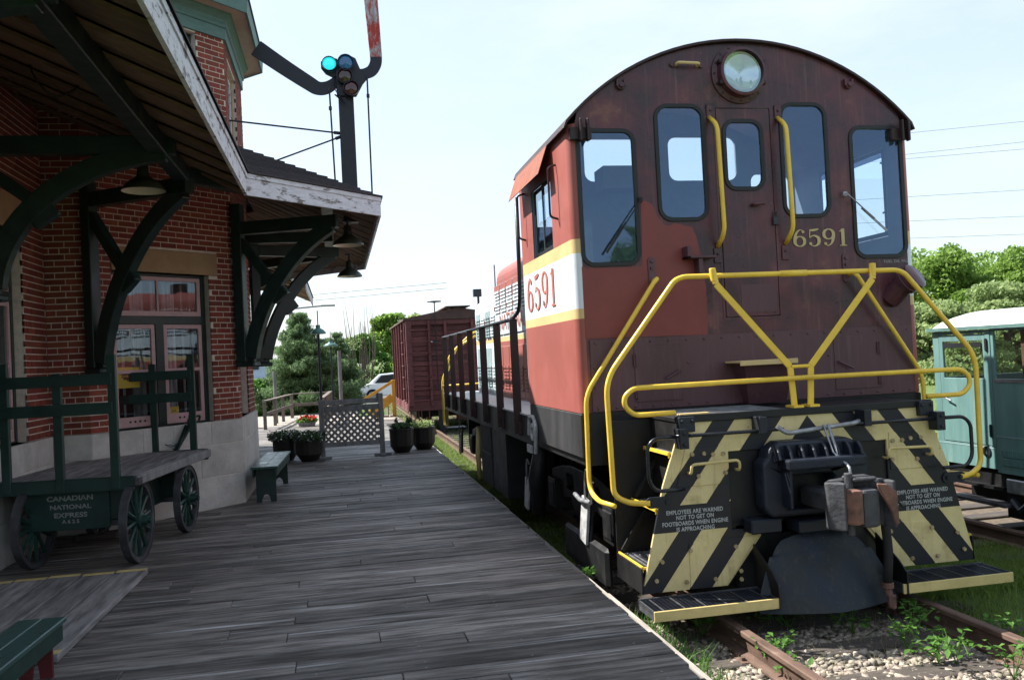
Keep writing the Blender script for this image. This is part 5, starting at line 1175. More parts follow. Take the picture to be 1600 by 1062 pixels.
# rear end yellow rails
for sx in (-1, 1):
    x = CX+sx*1.52
    mb = MB(); mb.tube(fillet([(x, 15.75, .52), (x, 16.25, .50), (x, 16.3, .56), (x, 16.3, 1.30), (CX+sx*1.35, 16.3, 1.8), (CX+sx*.9, 16.3, 2.2), (CX, 16.3, 2.2)], .1), .02, 8); P_('rear_handrail', mb, 'yellow', smooth=True)
    mb = MB(); mb.tube(fillet([(x, 15.75, .52), (x, 15.75, 1.4), (CX+sx*1.3, 15.8, 1.9), (CX+sx*1.0, 15.4, 2.1)], .08), .02, 8); mb.tube([(x, 16.28, 1.22), (CX, 16.28, 1.24)], .018, 8); P_('rear_handrail', mb, 'yellow', smooth=True)
    mb = MB(); mb.box(min(x, x-sx*.35), max(x, x-sx*.35), 15.8, 16.2, .45, .47); P_('rear_step', mb, 'black')
mb = MB(); mb.box(2.3, 4.5, 16.0, 16.05, .1, 1.05); P_('rear_pilot', mb, 'black')
# trucks
def truck(yc):
    for sx in (-1, 1):
        xf = CX+sx*1.10
        q = [(-1.30, .10), (-1.18, .36), (-.72, .44), (-.40, .47), (.40, .47), (.72, .44), (1.18, .36), (1.30, .10), (1.05, .02), (.75, .10), (.45, .14), (.30, .0), (-.30, .0), (-.45, .14), (-.75, .10), (-1.05, .02)]
        mb = MB(); mb.plate([(yc+y, z+.10) for y, z in q], [rrect(yc-.60, yc-.30, .32, .47, .04, 3), rrect(yc+.30, yc+.60, .32, .47, .04, 3)], (xf+.05, 0, 0), YV, U, .10); tf = P_('truck_side_frame', mb, 'black', bevel=.012, seg=2)
        for yy in (-1.0, 1.0):
            mb = MB(); mb.box(xf-.11, xf+.11, yc+yy-.15, yc+yy+.15, .06, .38); mb.box(xf+sx*.11-.01, xf+sx*.11+.01, yc+yy-.12, yc+yy+.12, .10, .34); P_('journal_box', mb, 'black', tf, bevel=.02, seg=2)
        for yy in (-.18, 0, .18):
            mb = MB(); mb.tube([(xf+.0, yc+yy+.06*cos(t), .12+.02*t) for t in np.arange(0, 12.5, .5)], .012, 5); P_('coil_spring', mb, 'black', tf)
    for yy in (-1.0, 1.0):
        for sx in (-1, 1):
            mb = MB(); xw = CX-.05+sx*.752; mb.lathe([(.10, -.02), (.42, -.03), (.50, -.05), (.545, -.06), (.545, -.035), (.505, -.03), (.50, .07), (.44, .07), (.40, .03), (.12, .05)], (xw, yc+yy, .28), (sx, 0, 0), 32, True); P_('wheel', mb, 'black', smooth=True, autos=35)
        mb = MB(); mb.cyl((2.6, yc+yy, .28), (4.1, yc+yy, .28), .09, 12); P_('axle', mb, 'black')
truck(8.25); truck(14.1)
# sunlit brake gear and brackets hanging at the left side
def brake(y, z, s=1.):
    mb = MB(); mb.obox((1.985, y-.03*s, z+.20*s), (.02, 0, 0), (0, .12*s, 0), (0, .13*s, -.46*s)); g_ = P_('brake_hanger', mb, 'black', bevel=.008)
    mb = MB(); mb.obox((1.955, y+.03*s, z+.06*s), (.024, 0, 0), (0, .17*s, .02*s), (0, .12*s, -.34*s)); P_('brake_shoe', mb, 'shoe', g_, bevel=.006)
    mb = MB(); mb.tube(fillet([(1.96, y-.02*s, z+.24*s), (1.95, y+.02*s, z+.30*s), (1.95, y+.07*s, z+.22*s), (1.955, y+.11*s, z+.0*s)], .03), .010, 6); P_('brake_link', mb, 'steel', g_)
brake(6.92, .42, 1.15); brake(9.25, .30); brake(14.6, .38)
mb = MB(); mb.tube(fillet([(1.86, 8.42, .74), (1.86, 8.34, 1.0), (1.87, 8.5, 1.10), (1.87, 8.68, 1.08), (1.87, 8.72, .90)], .05), .02, 8); mb.box(1.86, 1.88, 8.62, 8.82, .72, .80); mb.lathe([(.09, 0), (.09, .02), (.05, .02), (.05, 0)], (1.86, 8.46, .95), (-1, 0, 0), 14); P_('jack_pad', mb, 'shoe', bevel=.004)
mb = MB(); mb.tube([(1.95, 8.55, .8), (1.92, 8.7, .45), (1.95, 8.8, .1)], [.07, .09, .07], 10); P_('sand_pipe', mb, 'black', smooth=True)
# battery boxes and tank
mb = MB(); mb.box(1.92, 2.5, 10.3, 12.15, .0, .86); bb = P_('battery_box', mb, 'black', bevel=.01)
mb = MB()
for i in range(9): yy = 11.3+.095*i; mb.box(1.905, 1.92, yy, yy+.05, .02, .84)
mb.box(1.9, 1.92, 11.26, 12.15, .42, .45); P_('box_ribs', mb, 'sillgrey', bb)
mb = MB(); mb.cyl((2.2, 12.4, .35), (2.2, 13.0, .35), .22, 16); P_('air_tank', mb, 'black', smooth=True, autos=40)
mb = MB(); mb.tube([(1.95, 12.55, .72), (1.93, 12.6, .3), (1.95, 12.65, -.05)], [.03, .04, .03], 8); P_('lubricator', mb, 'paleyel', smooth=True)
mb = MB(); mb.tube([(1.93, 6.8, .50), (1.93, 7.1, .48), (1.94, 7.3, .50)], .02, 8); P_('steam_pipe', mb, 'steel', bevel=.003)
mb = MB(); mb.box(1.98, 2.04, 6.62, 7.9, -.16, .16); P_('lower_side_plate', mb, 'black', bevel=.03)
# ================================================================== LUGGAGE CART
A_ = Vector((.99, -.125, 0)).normalized(); B_ = Vector((.125, .99, 0)).normalized()   # across, along
FR = Vector((-1.84, 8.40, 0))        # front right corner of the deck
cart = thing('baggage_cart', (-2.25, 9.25, 0), 'dark green baggage cart with spoked wheels and slatted end racks lettered Canadian National Express', 'baggage cart')
def cp_(a, b, z): return FR+A_*a+B_*b+Vector((0, 0, z))
DW_, DL_ = 1.25, 2.45; ZD = .80
mb = MB()
for k in range(8):
    b0 = -DW_+k*DW_/8
    mb = MB(); mb.obox(cp_(b0+.003, .04, ZD-.03), A_*(DW_/8-.006), B_*(DL_-.08), (0, 0, .03)); mb.build('deck_board', 'oldwood', cart, bevel=.003)
mb = MB(); mb.obox(cp_(-DW_-.02, -.0, ZD-.12), A_*(DW_+.02), B_*.045, (0, 0, .125)); mb.build('end_beam', 'green', cart, bevel=.006)
mb = MB(); mb.obox(cp_(-DW_-.02, DL_-.05, ZD-.12), A_*(DW_+.02), B_*.05, (0, 0, .125)); mb.build('end_beam', 'green', cart, bevel=.006)
for a in (-DW_-.03, -.02):
    mb = MB(); mb.obox(cp_(a, .02, ZD-.09), A_*.05, B_*(DL_-.03), (0, 0, .085)); mb.build('side_rail', 'greyrail' if a > -1 else 'green', cart, bevel=.008)
mb = MB(); c = cp_(0, 0, 0); mb.obox(cp_(-.015, .0, ZD-.10), A_*.05, B_*.14, (0, 0, .10)); mb.build('corner_iron', 'castgrey', cart, bevel=.02)
def rack(b, hs, tall):
    for i, a in enumerate(hs):
        mb = MB(); mb.obox(cp_(a-.035, b, ZD-.10), A_*.075, B_*.045, (0, 0, tall[i]+.10)); mb.build('stake', 'green', cart, bevel=.004)
    for z in (.62, .88):
        mb = MB(); mb.obox(cp_(hs[0]-.05, b-.022, ZD+z-.05), A_*(hs[-1]-hs[0]+.06), B_*.022, (0, 0, .105)); mb.build('rack_slat', 'green', cart, bevel=.003)
rack(-.012, (-1.10, -.64, -.16), (1.06, .95, 1.10)); rack(DL_-.06, (-1.02, -.60, -.16), (1.12, 1.02, 1.12))
mb = MB(); mb.obox(cp_(-.98, .10, .34), A_*.72, B_*.03, (0, 0, .36)); box = mb.build('name_board', 'green', cart, bevel=.004)
for s_, z, sz, xs_ in (('CANADIAN', .605, .062, 1.25), ('NATIONAL', .53, .055, 1.30), ('EXPRESS', .455, .060, 1.32), ('A 6 2 5', .402, .046, 1.1)):
    text(s_, cp_(-.60, .0985, z), A_, (0, 0, 1), sz, 'stencil_lettering', 'lettdim', box, .002, xs=xs_, align='CENTER', off=.0018)
mb = MB(); mb.obox(cp_(-.98, .25, .34), A_*.03, B_*1.9, (0, 0, .34)); mb.obox(cp_(-.29, .25, .34), A_*.03, B_*1.9, (0, 0, .34)); mb.obox(cp_(-.7, 1.0, .5), A_*.15, B_*1.3, (0, 0, .18)); mb.build('under_body', 'dkgreen', cart)
def wheel(c, r, dirA):
    c = Vector(c); dA = Vector(dirA).normalized(); Bz = dA.cross(Vector((0, 0, 1))).normalized()
    mb = MB(); mb.lathe([(r, -.035), (r, .035), (r-.012, .035), (r-.012, .028), (r-.05, .026), (r-.05, -.026), (r-.012, -.028), (r-.012, -.035), (r, -.035)], c, dA, 40); w = mb.build('wheel', 'castgrey', cart, smooth=True, autos=40)
    mb = MB(); mb.lathe([(.001, -.10), (.045, -.10), (.05, -.05), (.075, -.04), (.075, .04), (.05, .05), (.045, .10), (.03, .10), (.03, .13), (.001, .13)], c, dA, 16); mb.build('hub', 'green', w, smooth=True, autos=40)
    for k in range(12):
        a = 2*pi*k/12+.1; d = Vector((0, 0, 1))*cos(a)+Bz*sin(a); mb = MB(); mb.tube([c+d*.06, c+d*(r*.5), c+d*(r-.045)], [.021, .017, .020], 6); mb.build('spoke', 'green', w)
W1, W2, W3_, W4_ = (-2.77, 8.70), (-1.86, 8.57), (-1.66, 9.98), (-2.58, 10.12)
for (x, y), r in ((W1, .375), (W2, .375), (W3_, .355), (W4_, .355)): wheel((x, y, r+.002), r, A_)
for p, q, r in ((W1, W2, .375), (W4_, W3_, .355)):
    mb = MB(); mb.beam((p[0], p[1], r), (q[0], q[1], r), .05, .05); mb.build('axle', 'castgrey', cart); mb = MB(); m = Vector(((p[0]+q[0])/2, (p[1]+q[1])/2, 0)); mb.obox(m-A_*.36-B_*.05+Vector((0, 0, r+.03)), A_*.72, B_*.10, (0, 0, ZD-.12-r-.03)); mb.build('bolster', 'dkgreen', cart, bevel=.01)
mb = MB(); mb.beam(cp_(-.48, DL_+.12, .68), cp_(-.26, DL_+.28, 1.10), .06, .03, up=A_); mb.beam(cp_(-.42, DL_+.0, .68), cp_(-.32, DL_+.25, 1.07), .03, .03, up=A_); mb.tube(fillet([cp_(-.30, DL_+.26, 1.06), cp_(-.30, DL_+.27, 1.16), cp_(-.16, DL_+.3, 1.18), cp_(-.18, DL_+.28, 1.12)], .05), .014, 6); mb.build('pull_handle', 'dkgreen', cart)
mb = MB(); P = [cp_(-.62+.035*i, DL_+.08, .96-.05*sin(i/7*3.1)-.014*i) for i in range(8)]
for i in range(7): mb.tube([P[i].lerp(P[i+1], .5)+Vector((0, .012*cos(t) if i % 2 else 0, (0 if i % 2 else .012)*cos(t)))+ (P[i+1]-P[i])*.55*sin(t)*1. for t in np.linspace(0, 2*pi, 7)[:-1]], .004, 4, closed=True)
mb.build('chain', 'iron', cart)
mb = MB(); mb.obox((-2.78, 9.93, .004), (.42, -.02, 0), (.02, .10, 0), (0, 0, .055)); mb.obox((-2.50, 9.90, .060), (.16, -.01, 0), (0, .09, 0), (0, 0, .02)); o = mb.build('wheel_chock', 'tie', bevel=.006); tag(rebase(o), 'short dark timber block lying under the luggage cart', 'wood block')

# ================================================================== BENCHES
def bench(x, y, w, ln, h, rotz, label, inner='dkgreen', skew=0):
    t = thing('bench', (x, y, 0), label, 'bench', rotz=0); c_, s_ = cos(rotz), sin(rotz); ax, ay = Vector((c_, s_, 0)), Vector((-s_, c_, 0)); o = Vector((x, y, 0)); Uz = Vector((0, 0, 1))
    for k in range(2):
        mb = MB(); mb.obox(o-ax*w/2+ax*(k*w/2+.0015)-ay*ln/2+Uz*(h-.03), ax*(w/2-.003), ay*ln, Uz*.03); mb.build('seat_board', 'bench_top', t, bevel=.005)
    for sgn in (-1, 1):
        mb = MB(); mb.obox(o+ax*(sgn*(w/2-.03))-ax*.012-ay*(ln/2-.02)+Uz*(h-.13), ax*.024, ay*(ln-.04), Uz*.099); mb.build('apron', 'green', t, bevel=.003)
        e = o+ay*(sgn*(ln/2-.14)); W_ = w/2-.045
        arch = [(-W_, .005), (-W_+.07, .005)]+[(.0-(W_-.07)*cos(a), .005+.10*sin(a)) for a in np.linspace(.0, pi, 12)][1:-1]+[(W_-.07, .005), (W_, .005), (W_, h-.031), (-W_, h-.031)]
        mb = MB(); mb.plate(arch, [], e+ay*.012, ax, Uz, .025); mb.build('leg', inner, t, bevel=.002)
    return t
MT['bench_top'] = M('bench top green', (.032, .085, .078), (.022, .062, .055), scale=5, rough=.32, bump=.15, dirt=(.16, .17, .15), dscale=12, dth=(.64, .78))
bench(-.945, 12.47, .34, 1.95, .47, -.03, 'dark green plank bench with arched legs beside the stone base of the bay')
bench(-1.80, 4.72, .27, 1.75, .315, -.05, 'dark green bench with dark red legs cut off at the lower left corner', inner='darkred')

# ================================================================== PLANTERS
def planter(x, y, label, kind, r=.23, h=.42):
    t = thing('planter', (x, y, 0), label, 'planter', 'barrel planters on the platform')
    mb = MB(); n = 8; prof = [(r*.70, .03), (r*.98, .13), (r*1.02, h-.03), (r*1.06, h-.03), (r*1.06, h), (r*.96, h), (r*.93, h-.06)]
    mb.lathe(prof, (x, y, 0), n=16, cap=False); mb.lathe([(.001, .0), (r*.6, .0), (r*.70, .03)], (x, y, 0), n=16); mb.build('pot', 'planter', t, bevel=.004)
    mb = MB(); mb.lathe([(.001, h-.05), (r*.95, h-.055)], (x, y, 0), n=16); mb.build('soil', 'dirt', t)
    sd_ = int(abs(x)*100)+3
    if kind == 'white':
        cl = [(x+.22*cos(a), y+.22*sin(a), h-.02+.05*rnd.random(), .12, .12, .09, 190) for a in np.linspace(0, 2*pi, 8)[:-1]]+[(x, y, h+.03, .22, .22, .09, 500)]
        V, Q = leaves(cl, .020, sd_, .55); npmesh('foliage', V, Q, 'plantleaf', t)
        V, Q = leaves([(a[0], a[1], a[2]+.01, a[3]*1.1, a[4]*1.1, a[5]*1.1, 26) for a in cl], .015, sd_+1, .9, .8); npmesh('flowers', V, Q, 'whiteflower', t)['kind'] = 'stuff'
    elif kind == 'spiky':
        cl = [(x, y, h+.05, .21, .21, .06, 500)]+[(x+dx, y, h+.13, .035, .035, .11, 60) for dx in (-.09, .12, .17)]
        V, Q = leaves(cl, .028, sd_, .5); npmesh('foliage', V, Q, 'plantleaf', t)
    elif kind == 'pale':
        cl = [(x, y, h+.06, .23, .23, .07, 500)]; V, Q = leaves(cl, .026, sd_, .5); npmesh('foliage', V, Q, 'leafpale', t)
        V, Q = leaves([(x, y, h+.10, .22, .2, .05, 60)], .02, sd_+1, .9); npmesh('flowers', V, Q, 'drygrass', t)['kind'] = 'stuff'
    return t
planter(-1.02, 16.75, 'dark barrel planter spilling white flowers nearer the station wall', 'white', .225, .44)
planter(-.58, 16.35, 'dark barrel planter with white flowers beside the lattice screen post', 'white', .235, .44)
planter(1.12, 16.75, 'dark barrel planter with upright green shoots right of the lattice screen', 'spiky', .225, .45)
planter(1.56, 17.05, 'dark barrel planter with pale trailing plants at the platform edge', 'pale', .225, .43)
t = thing('flower_tub', (-.95, 25.9, 0), 'tub of red flowers on the sunlit walkway', 'flower tub')
mb = MB(); mb.lathe([(.22, 0), (.26, .12), (.23, .12), (.2, .08)], (-.95, 25.9, 0), n=16); mb.build('tub', 'oldwood', t)
V, Q = leaves([(-.95, 25.9, .17, .34, .25, .09, 500)], .04, 5, .5); npmesh('foliage', V, Q, 'weed', t)
V, Q = leaves([(-.92, 25.9, .23, .30, .25, .09, 70)], .045, 6, .9); npmesh('flowers', V, Q, 'redflower', t)['kind'] = 'stuff'

# ================================================================== LATTICE SCREEN
t = thing('lattice_screen', (.2, 16.4, 0), 'freestanding grey wooden lattice screen on two posts in the middle of the platform', 'screen')
XL, XR, YS = -.34, .74, 16.42
for x, y, zt in ((XL, YS, 1.08), (XR, YS, 1.15)):
    mb = MB(); mb.box(x-.045, x+.045, y-.045, y+.045, .0, zt); mb.build('post', 'greyrail', t, bevel=.006)
    mb = MB(); mb.box(x-.16, x+.16, y-.06, y-.046, .0, .05); mb.box(x-.05, x+.05, y-.17, y+.17, .0, .045); mb.build('foot', 'greyrail', t, bevel=.005)
for z0, z1 in ((.98, 1.07), (.86, .96), (.215, .30)):
    mb = MB(); mb.box(XL+.046, XR-.046, YS-.02, YS+.02, z0, z1); mb.build('rail', 'greyrail', t, bevel=.004)
mb = MB(); xa, xb, za, zb_ = XL+.05, XR-.05, .30, .86
def clipseg(x, z, dx, dz):
    ts = []
    t0 = max((xa-x)/dx if dx > 0 else (xb-x)/dx, (za-z)/dz if dz > 0 else (zb_-z)/dz); t1 = min((xb-x)/dx if dx > 0 else (xa-x)/dx, (zb_-z)/dz if dz > 0 else (za-z)/dz); return t0, t1
for k in range(-8, 18):
    for dx, yo in ((1, -.008), (-1, .008)):
        x = xa+.118*k; a, b = clipseg(x, za, dx, 1)
        if b-a < .02: continue
        mb = MB(); mb.beam((x+dx*a, YS+yo, za+a), (x+dx*b, YS+yo, za+b), .014, .036, up=(dx*-1, 0, 1) if 0 else (0, 1, 0)) if 0 else None
        d = Vector((dx, 0, 1)).normalized(); n_ = Vector((-d.z, 0, d.x)); p = Vector((x+dx*a, YS+yo, za+a)); q = Vector((x+dx*b, YS+yo, za+b))
        mb = MB(); mb.obox(p-n_*.022-Vector((0, .007, 0)), n_*.044, (0, .014, 0), q-p); mb.build('lattice_slat', 'greyrail', t)
mb = MB(); mb.box(xa, xb, YS+.035, YS+.04, za, zb_); 

# ================================================================== POSTS AND RAILS BEYOND THE PLATFORM
def railing(name, pts, label, h=.85, mat='railwood', mid=True):
    t = thing(name, (pts[0][0], pts[0][1], 0), label, 'railing')
    for x, y in pts:
        mb = MB(); mb.box(x-.045, x+.045, y-.045, y+.045, -.3, h); mb.build('post', mat, t, bevel=.005)
    for (x, y), (u_, v_) in zip(pts[:-1], pts[1:]):
        mb = MB(); mb.beam((x, y, h+.02), (u_, v_, h+.02), .13, .035); mb.build('handrail', mat, t, bevel=.004)
        if mid: mb = MB(); mb.beam((x+.05, y, h*.55), (u_+.05, v_, h*.55), .035, .10); mb.build('mid_rail', mat, t, bevel=.004)
railing('ramp_railing', [(-2.08, 25.6), (-1.92, 27.2), (-1.78, 28.9), (-1.6, 30.6)], 'weathered wooden ramp railing left of the red flowers', .78)
railing('ramp_railing', [(-1.6, 30.9), (-.3, 30.9)], 'grey wooden rail running across the end of the walkway', .78)
railing('ramp_railing', [(-.48, 24.9), (-.42, 26.7), (-.36, 28.6), (-.3, 30.7)], 'wooden ramp railing just left of the lattice screen', .80)
t = thing('old_bollard', (-2.78, 26.6, 0), 'leaning weathered wooden post stump beside the green shrub', 'post')
mb = MB(); mb.tube([(-2.75, 26.6, -.4), (-2.80, 26.6, .55)], [.16, .13], 10); mb.build('stump', 'bark', t); mb = MB(); mb.box(-2.98, -2.62, 26.4, 26.8, .55, .60); mb.build('cap', 'greyrail', t)
for x, y, z, lb in ((-1.95, 28.2, 1.6, 'bare wooden pole rising behind the ramp railing'), (.05, 27.5, 2.15, 'short grey wooden post behind the lattice screen')):
    o = MB().cyl((x, y, -.4), (x, y, z), .055, 10).build('wood_post', 'greyrail'); tag(rebase(o), lb, 'post')
# yellow timber stairs beside the boxcar
t = thing('yellow_stairs', (1.3, 28.2, 0), 'yellow painted wooden steps with a sloping handrail beside the boxcar', 'stairs')
mb = MB(); mb.box(1.63, 1.75, 28.0, 28.1, -.35, 1.15); mb.build('post', 'woodyel', t, bevel=.006)
mb = MB(); mb.beam((1.70, 28.05, 1.12), (.65, 28.05, .52), .05, .09); mb.build('handrail', 'woodyel', t); mb = MB(); mb.beam((1.65, 28.03, .62), (.9, 28.03, .08), .04, .26); mb.build('stringer', 'woodyel', t); mb = MB(); mb.box(.85, 1.7, 27.98, 28.0, .52, .60); mb.build('cross_rail', 'woodyel', t)
for k in range(4): mb = MB(); mb.box(1.0+.17*k, 1.2+.17*k, 28.05, 28.9, .03+.14*k, .07+.14*k); mb.build('tread', 'woodyel', t)
for x in (1.35, 1.5): mb = MB(); mb.cyl((x, 28.1, -.1), (x, 28.1, .5), .012, 6); mb.build('baluster', 'iron', t)
# lamp posts
def lamp_post(x, y, zt, lb, s=1.):
    t = thing('lamp_post', (x, y, 0), lb, 'lamp post')
    mb = MB(); mb.tube([(x, y, -.3), (x, y, .9), (x, y, .9), (x, y, zt)], [.045, .045, .03, .03], 10); mb.lathe([(.06, .0), (.06, .2), (.045, .22)], (x, y, -.1), n=10); mb.build('pole', 'iron', t)
    mb = MB(); mb.lathe([(.17*s, 0), (.17*s, .03), (.12*s, .09), (.05*s, .13), (.05*s, .2)], (x, y, zt), n=18); mb.build('lamp_shade', 'lampteal', t, smooth=True)
    mb = MB(); mb.lathe([(.165*s, .002), (.11*s, .07), (.01, .09)], (x, y, zt), n=18); mb.build('shade_lining', 'lampwhite', t)
    mb = MB(); mb.cyl((x, y, zt+.18), (x, y, zt+.52), .012, 6); mb.build('finial', 'iron', t)
lamp_post(-.40, 20.0, 2.42, 'slim dark lamp post with teal enamel shade behind the lattice screen')
lamp_post(-.22, 31.5, 2.38, 'far lamp post with a small pale green shade in front of the pine', 1.5)
t = thing('street_light', (-2, 60, 0), 'tall far street light with a thin arm left of the pine top', 'street light'); mb = MB(); mb.tube(fillet([(-3.0, 60, -.4), (-3.0, 60, 5.6), (-.6, 60, 5.75)], .4), .06, 8); mb.build('pole', 'pole', t); mb = MB(); mb.box(-1.0, 0.0, 59.8, 60.2, 5.68, 5.8); mb.build('lamp_head', 'pole', t, bevel=.04)
# low pipes on right of car: white car
t = thing('parked_car', (2.2, 48, -.3), 'white station wagon parked beyond the ramp, seen from the side', 'car')
CYc, zc = 48., -.38
side = [(-2.2, .35), (-2.15, .75), (-1.5, .92), (-.95, 1.42), (.9, 1.52), (1.7, 1.45), (2.1, .95), (2.2, .45), (2.1, .30), (-2.1, .28)]
cxx, wz = 3.1, zc+.05
mb = MB(); arcw = []
mb.plate([(cxx+x, wz+z) for x, z in side], [rrect(cxx-.86, cxx-.05, wz+.95, wz+1.36, .08, 3), rrect(cxx+.05, cxx+1.45, wz+.95, wz+1.38, .08, 3)], (0, CYc, 0), XV, U, 1.75) if 0 else None
mb.plate([(cxx+x, wz+z) for x, z in [(-2.2, .35), (-2.15, .75), (-1.45, .93), (2.1, .95), (2.2, .45), (2.1, .30), (-2.1, .28)]], [], (0, CYc, 0), XV, U, -1.75) if 0 else None
def slab(poly, y0, y1, name, mat, par, bev=.04):
    mb = MB(); mb.plate([(cxx+x, wz+z) for x, z in poly], [], (0, y0, 0), XV, U, y0-y1 if 0 else -(y1-y0)*-1); return mb.build(name, mat, par, bevel=bev, seg=2)
slab([(-2.2, .35), (-2.15, .75), (-1.45, .95), (2.12, .97), (2.2, .45), (2.1, .28), (-2.1, .26)], CYc, CYc+1.75, 'body', 'carwhite', t, .06)
slab([(-1.45, .95), (-.9, 1.43), (.9, 1.53), (1.75, 1.46), (2.1, .96)], CYc+.08, CYc+1.67, 'roof', 'carwhite', t, .05)
slab([(-1.20, .97), (-.83, 1.36), (-.02, 1.40), (-.02, .97)], CYc+.06, CYc+.078, 'side_window', 'rubber', t, 0); slab([(.06, .97), (.06, 1.41), (1.65, 1.38), (1.9, .98)], CYc+.06, CYc+.078, 'side_window', 'rubber', t, 0)
for x in (-1.35, 1.35):
    mb = MB(); mb.lathe([(.001, 0), (.2, 0), (.2, .02), (.33, .03), (.34, .06), (.34, .2)], (cxx+x, CYc-.02, wz+.32), (0, -1, 0), 24, False); w = mb.build('wheel', 'tyre', t); mb = MB(); mb.lathe([(.001, .0), (.21, .0), (.21, -.05)], (cxx+x, CYc-.045, wz+.32), (0, -1, 0), 20); mb.build('rim', 'steel', w)
t2 = struct(MB().box(-12, 12, 44, 62, -.41, -.39).build('car_park', 'asphalt'))
# far pale blue building and white fence on the left
t = thing('far_house', (-9, 62, -.4), 'pale blue grey sided building with white lower wall far behind at the left', 'house')
mb = MB(); mb.box(-14, -4.9, 62, 70, 1.1, 3.1); mb.build('wall', 'farwall', t); mb = MB(); mb.box(-14, -4.7, 61.6, 61.9, -.4, 1.1); mb.build('lower_wall', 'farwhite', t); mb = MB(); mb.box(-14.3, -4.6, 61.7, 70.4, 3.1, 3.3); mb.build('roof', 'boxroof', t)
for x in (-7.2, -5.9): mb = MB(); mb.box(x, x+.6, 61.93, 61.99, 1.7, 2.6); mb.build('window', 'rubber', t)

# ================================================================== BOXCAR
BX0, BX1, BY, BYR = 1.90, 4.90, 24.8, 31.6; zb0, zt0 = .44, 2.86
bc = thing('boxcar', (3.4, 30, -.22), 'oxide red wooden boxcar with end ladder and brake wheel standing beyond the locomotive', 'boxcar')
mb = MB(); mb.box(BX0+.06, BX1-.06, BY+.06, BYR, zb0, zt0); mb.build('body', 'boxred', bc)
z = zb0+.14; i = 0
while z < zt0-.14:
    mb = MB(); mb.box(BX0+.06, BX1-.06, BY+.030-.012*(i % 2), BY+.059, z+.008, z+.132); mb.build('end_board', 'boxred', bc); z += .14; i += 1
y = BY+.2
while y < BYR: mb = MB(); mb.box(BX0+.040, BX0+.058, y+.005, y+.135, zb0+.1, zt0-.1); mb.build('side_board', 'boxred', bc); y += .14 if y < 29 else 4
for x0, x1 in ((BX0, BX0+.16), (BX1-.16, BX1), (BX0+.62, BX0+.69), (BX0+1.08, BX0+1.16), (BX0+1.86, BX0+1.94), (BX0+2.35, BX0+2.42)):
    mb = MB(); mb.box(x0, x1, BY-.10, BY+.03, zb0, zt0-.02); mb.build('end_post', 'boxred', bc, bevel=.01)
mb = MB(); mb.box(BX0-.01, BX1+.01, BY-.07, BY+.03, zb0-.14, zb0+.14); mb.build('end_sill', 'boxred', bc, bevel=.01)
mb = MB(); mb.box(BX0-.01, BX1+.01, BY-.05, BY+.03, zt0-.14, zt0+.0); mb.build('end_plate', 'boxred', bc, bevel=.01)
mb = MB(); mb.plate([(BX0-.06, zt0), (BX1+.06, zt0), (BX1+.06, zt0+.05), (3.4, zt0+.32), (BX0-.06, zt0+.05)], [], (0, BY-.08, 0), XV, U, 6.9); mb.build('roof', 'boxroof', bc)
mb = MB(); mb.box(3.05, 3.75, BY-.18, BYR, zt0+.33, zt0+.36); mb.box(3.1, 3.2, BY-.1, BY, zt0+.2, zt0+.33); mb.build('roof_walk', 'boxroof', bc)
for k in range(6): yy = BY+.25+1.1*k; mb = MB(); mb.box(BX0-.03, BX0+.045, yy, yy+.09, zb0-.12, zt0); mb.build('side_post', 'boxred', bc, bevel=.008)
mb = MB(); mb.box(BX0-.02, BX0+.05, BY, BYR, zb0-.14, zb0+.08); mb.build('side_sill', 'boxred', bc)
for k in range(7):
    z = zb0+.16+.33*k
    mb = MB(); mb.tube(fillet([(BX0+.13, BY-.06, z), (BX0+.13, BY-.12, z), (BX0+.68, BY-.12, z), (BX0+.68, BY-.06, z)], .02), .014, 6); mb.build('end_ladder_rung', 'boxred', bc)
    mb = MB(); mb.tube(fillet([(BX0-.03, BY+.3, z), (BX0-.08, BY+.3, z), (BX0-.08, BY+.75, z), (BX0-.03, BY+.75, z)], .02), .014, 6); mb.build('side_ladder_rung', 'boxred', bc)
mb = MB(); mb.cyl((2.74, BY-.14, .9), (2.74, BY-.14, 3.34), .016, 6); mb.box(2.66, 2.82, BY-.18, BY-.06, 2.20, 2.24); mb.build('brake_staff', 'iron', bc)
mb = MB(); mb.tube([(2.74+.19*cos(a), BY-.14+.19*sin(a), 3.36) for a in np.linspace(0, 2*pi, 21)[:-1]], .014, 6, closed=True)
for a in (0, 2.1, 4.2): mb.tube([(2.74, BY-.14, 3.33), (2.74+.19*cos(a), BY-.14+.19*sin(a), 3.36)], .01, 5)
mb.build('brake_wheel', 'iron', bc)
for x, z in ((2.60, 2.22), (3.18, 2.25)): mb = MB(); mb.box(x, x+.05, BY-.068, BY-.061, z, z+.03); mb.build('reflector', 'farwhite', bc)
for yy in (26.3, 28.0, 34.):
    for sx in (-1, 1): mb = MB(); mb.lathe([(.05, -.03), (.42, -.04), (.44, .06), (.1, .06)], (3.36+sx*.752, yy, .22), (sx, 0, 0), 24, True); mb.build('wheel', 'black', bc)
mb = MB(); mb.box(2.2, 4.6, 25.9, 28.4, .05, .28); mb.box(3.2, 3.6, BY-.35, BY, .2, .44); mb.box(2.75, 2.95, BY+.0, BY+.2, -.3, .35); mb.build('truck', 'black', bc)
for x in (BX0+.05, BX0+.35): mb = MB(); mb.tube(fillet([(x, BY-.0, zb0-.1), (x, BY-.0, zb0-.45), (x+.22, BY, zb0-.45), (x+.22, BY, zb0-.1)], .03), .014, 6); mb.build('stirrup', 'boxred', bc)
mb = MB(); mb.tube([(3.7, BY-.2, .25), (3.72, BY-.3, -.05)], .03, 6); mb.box(3.3, 3.9, BY+.5, BY+.54, -.05, .3); mb.build('brake_gear', 'rust', bc)

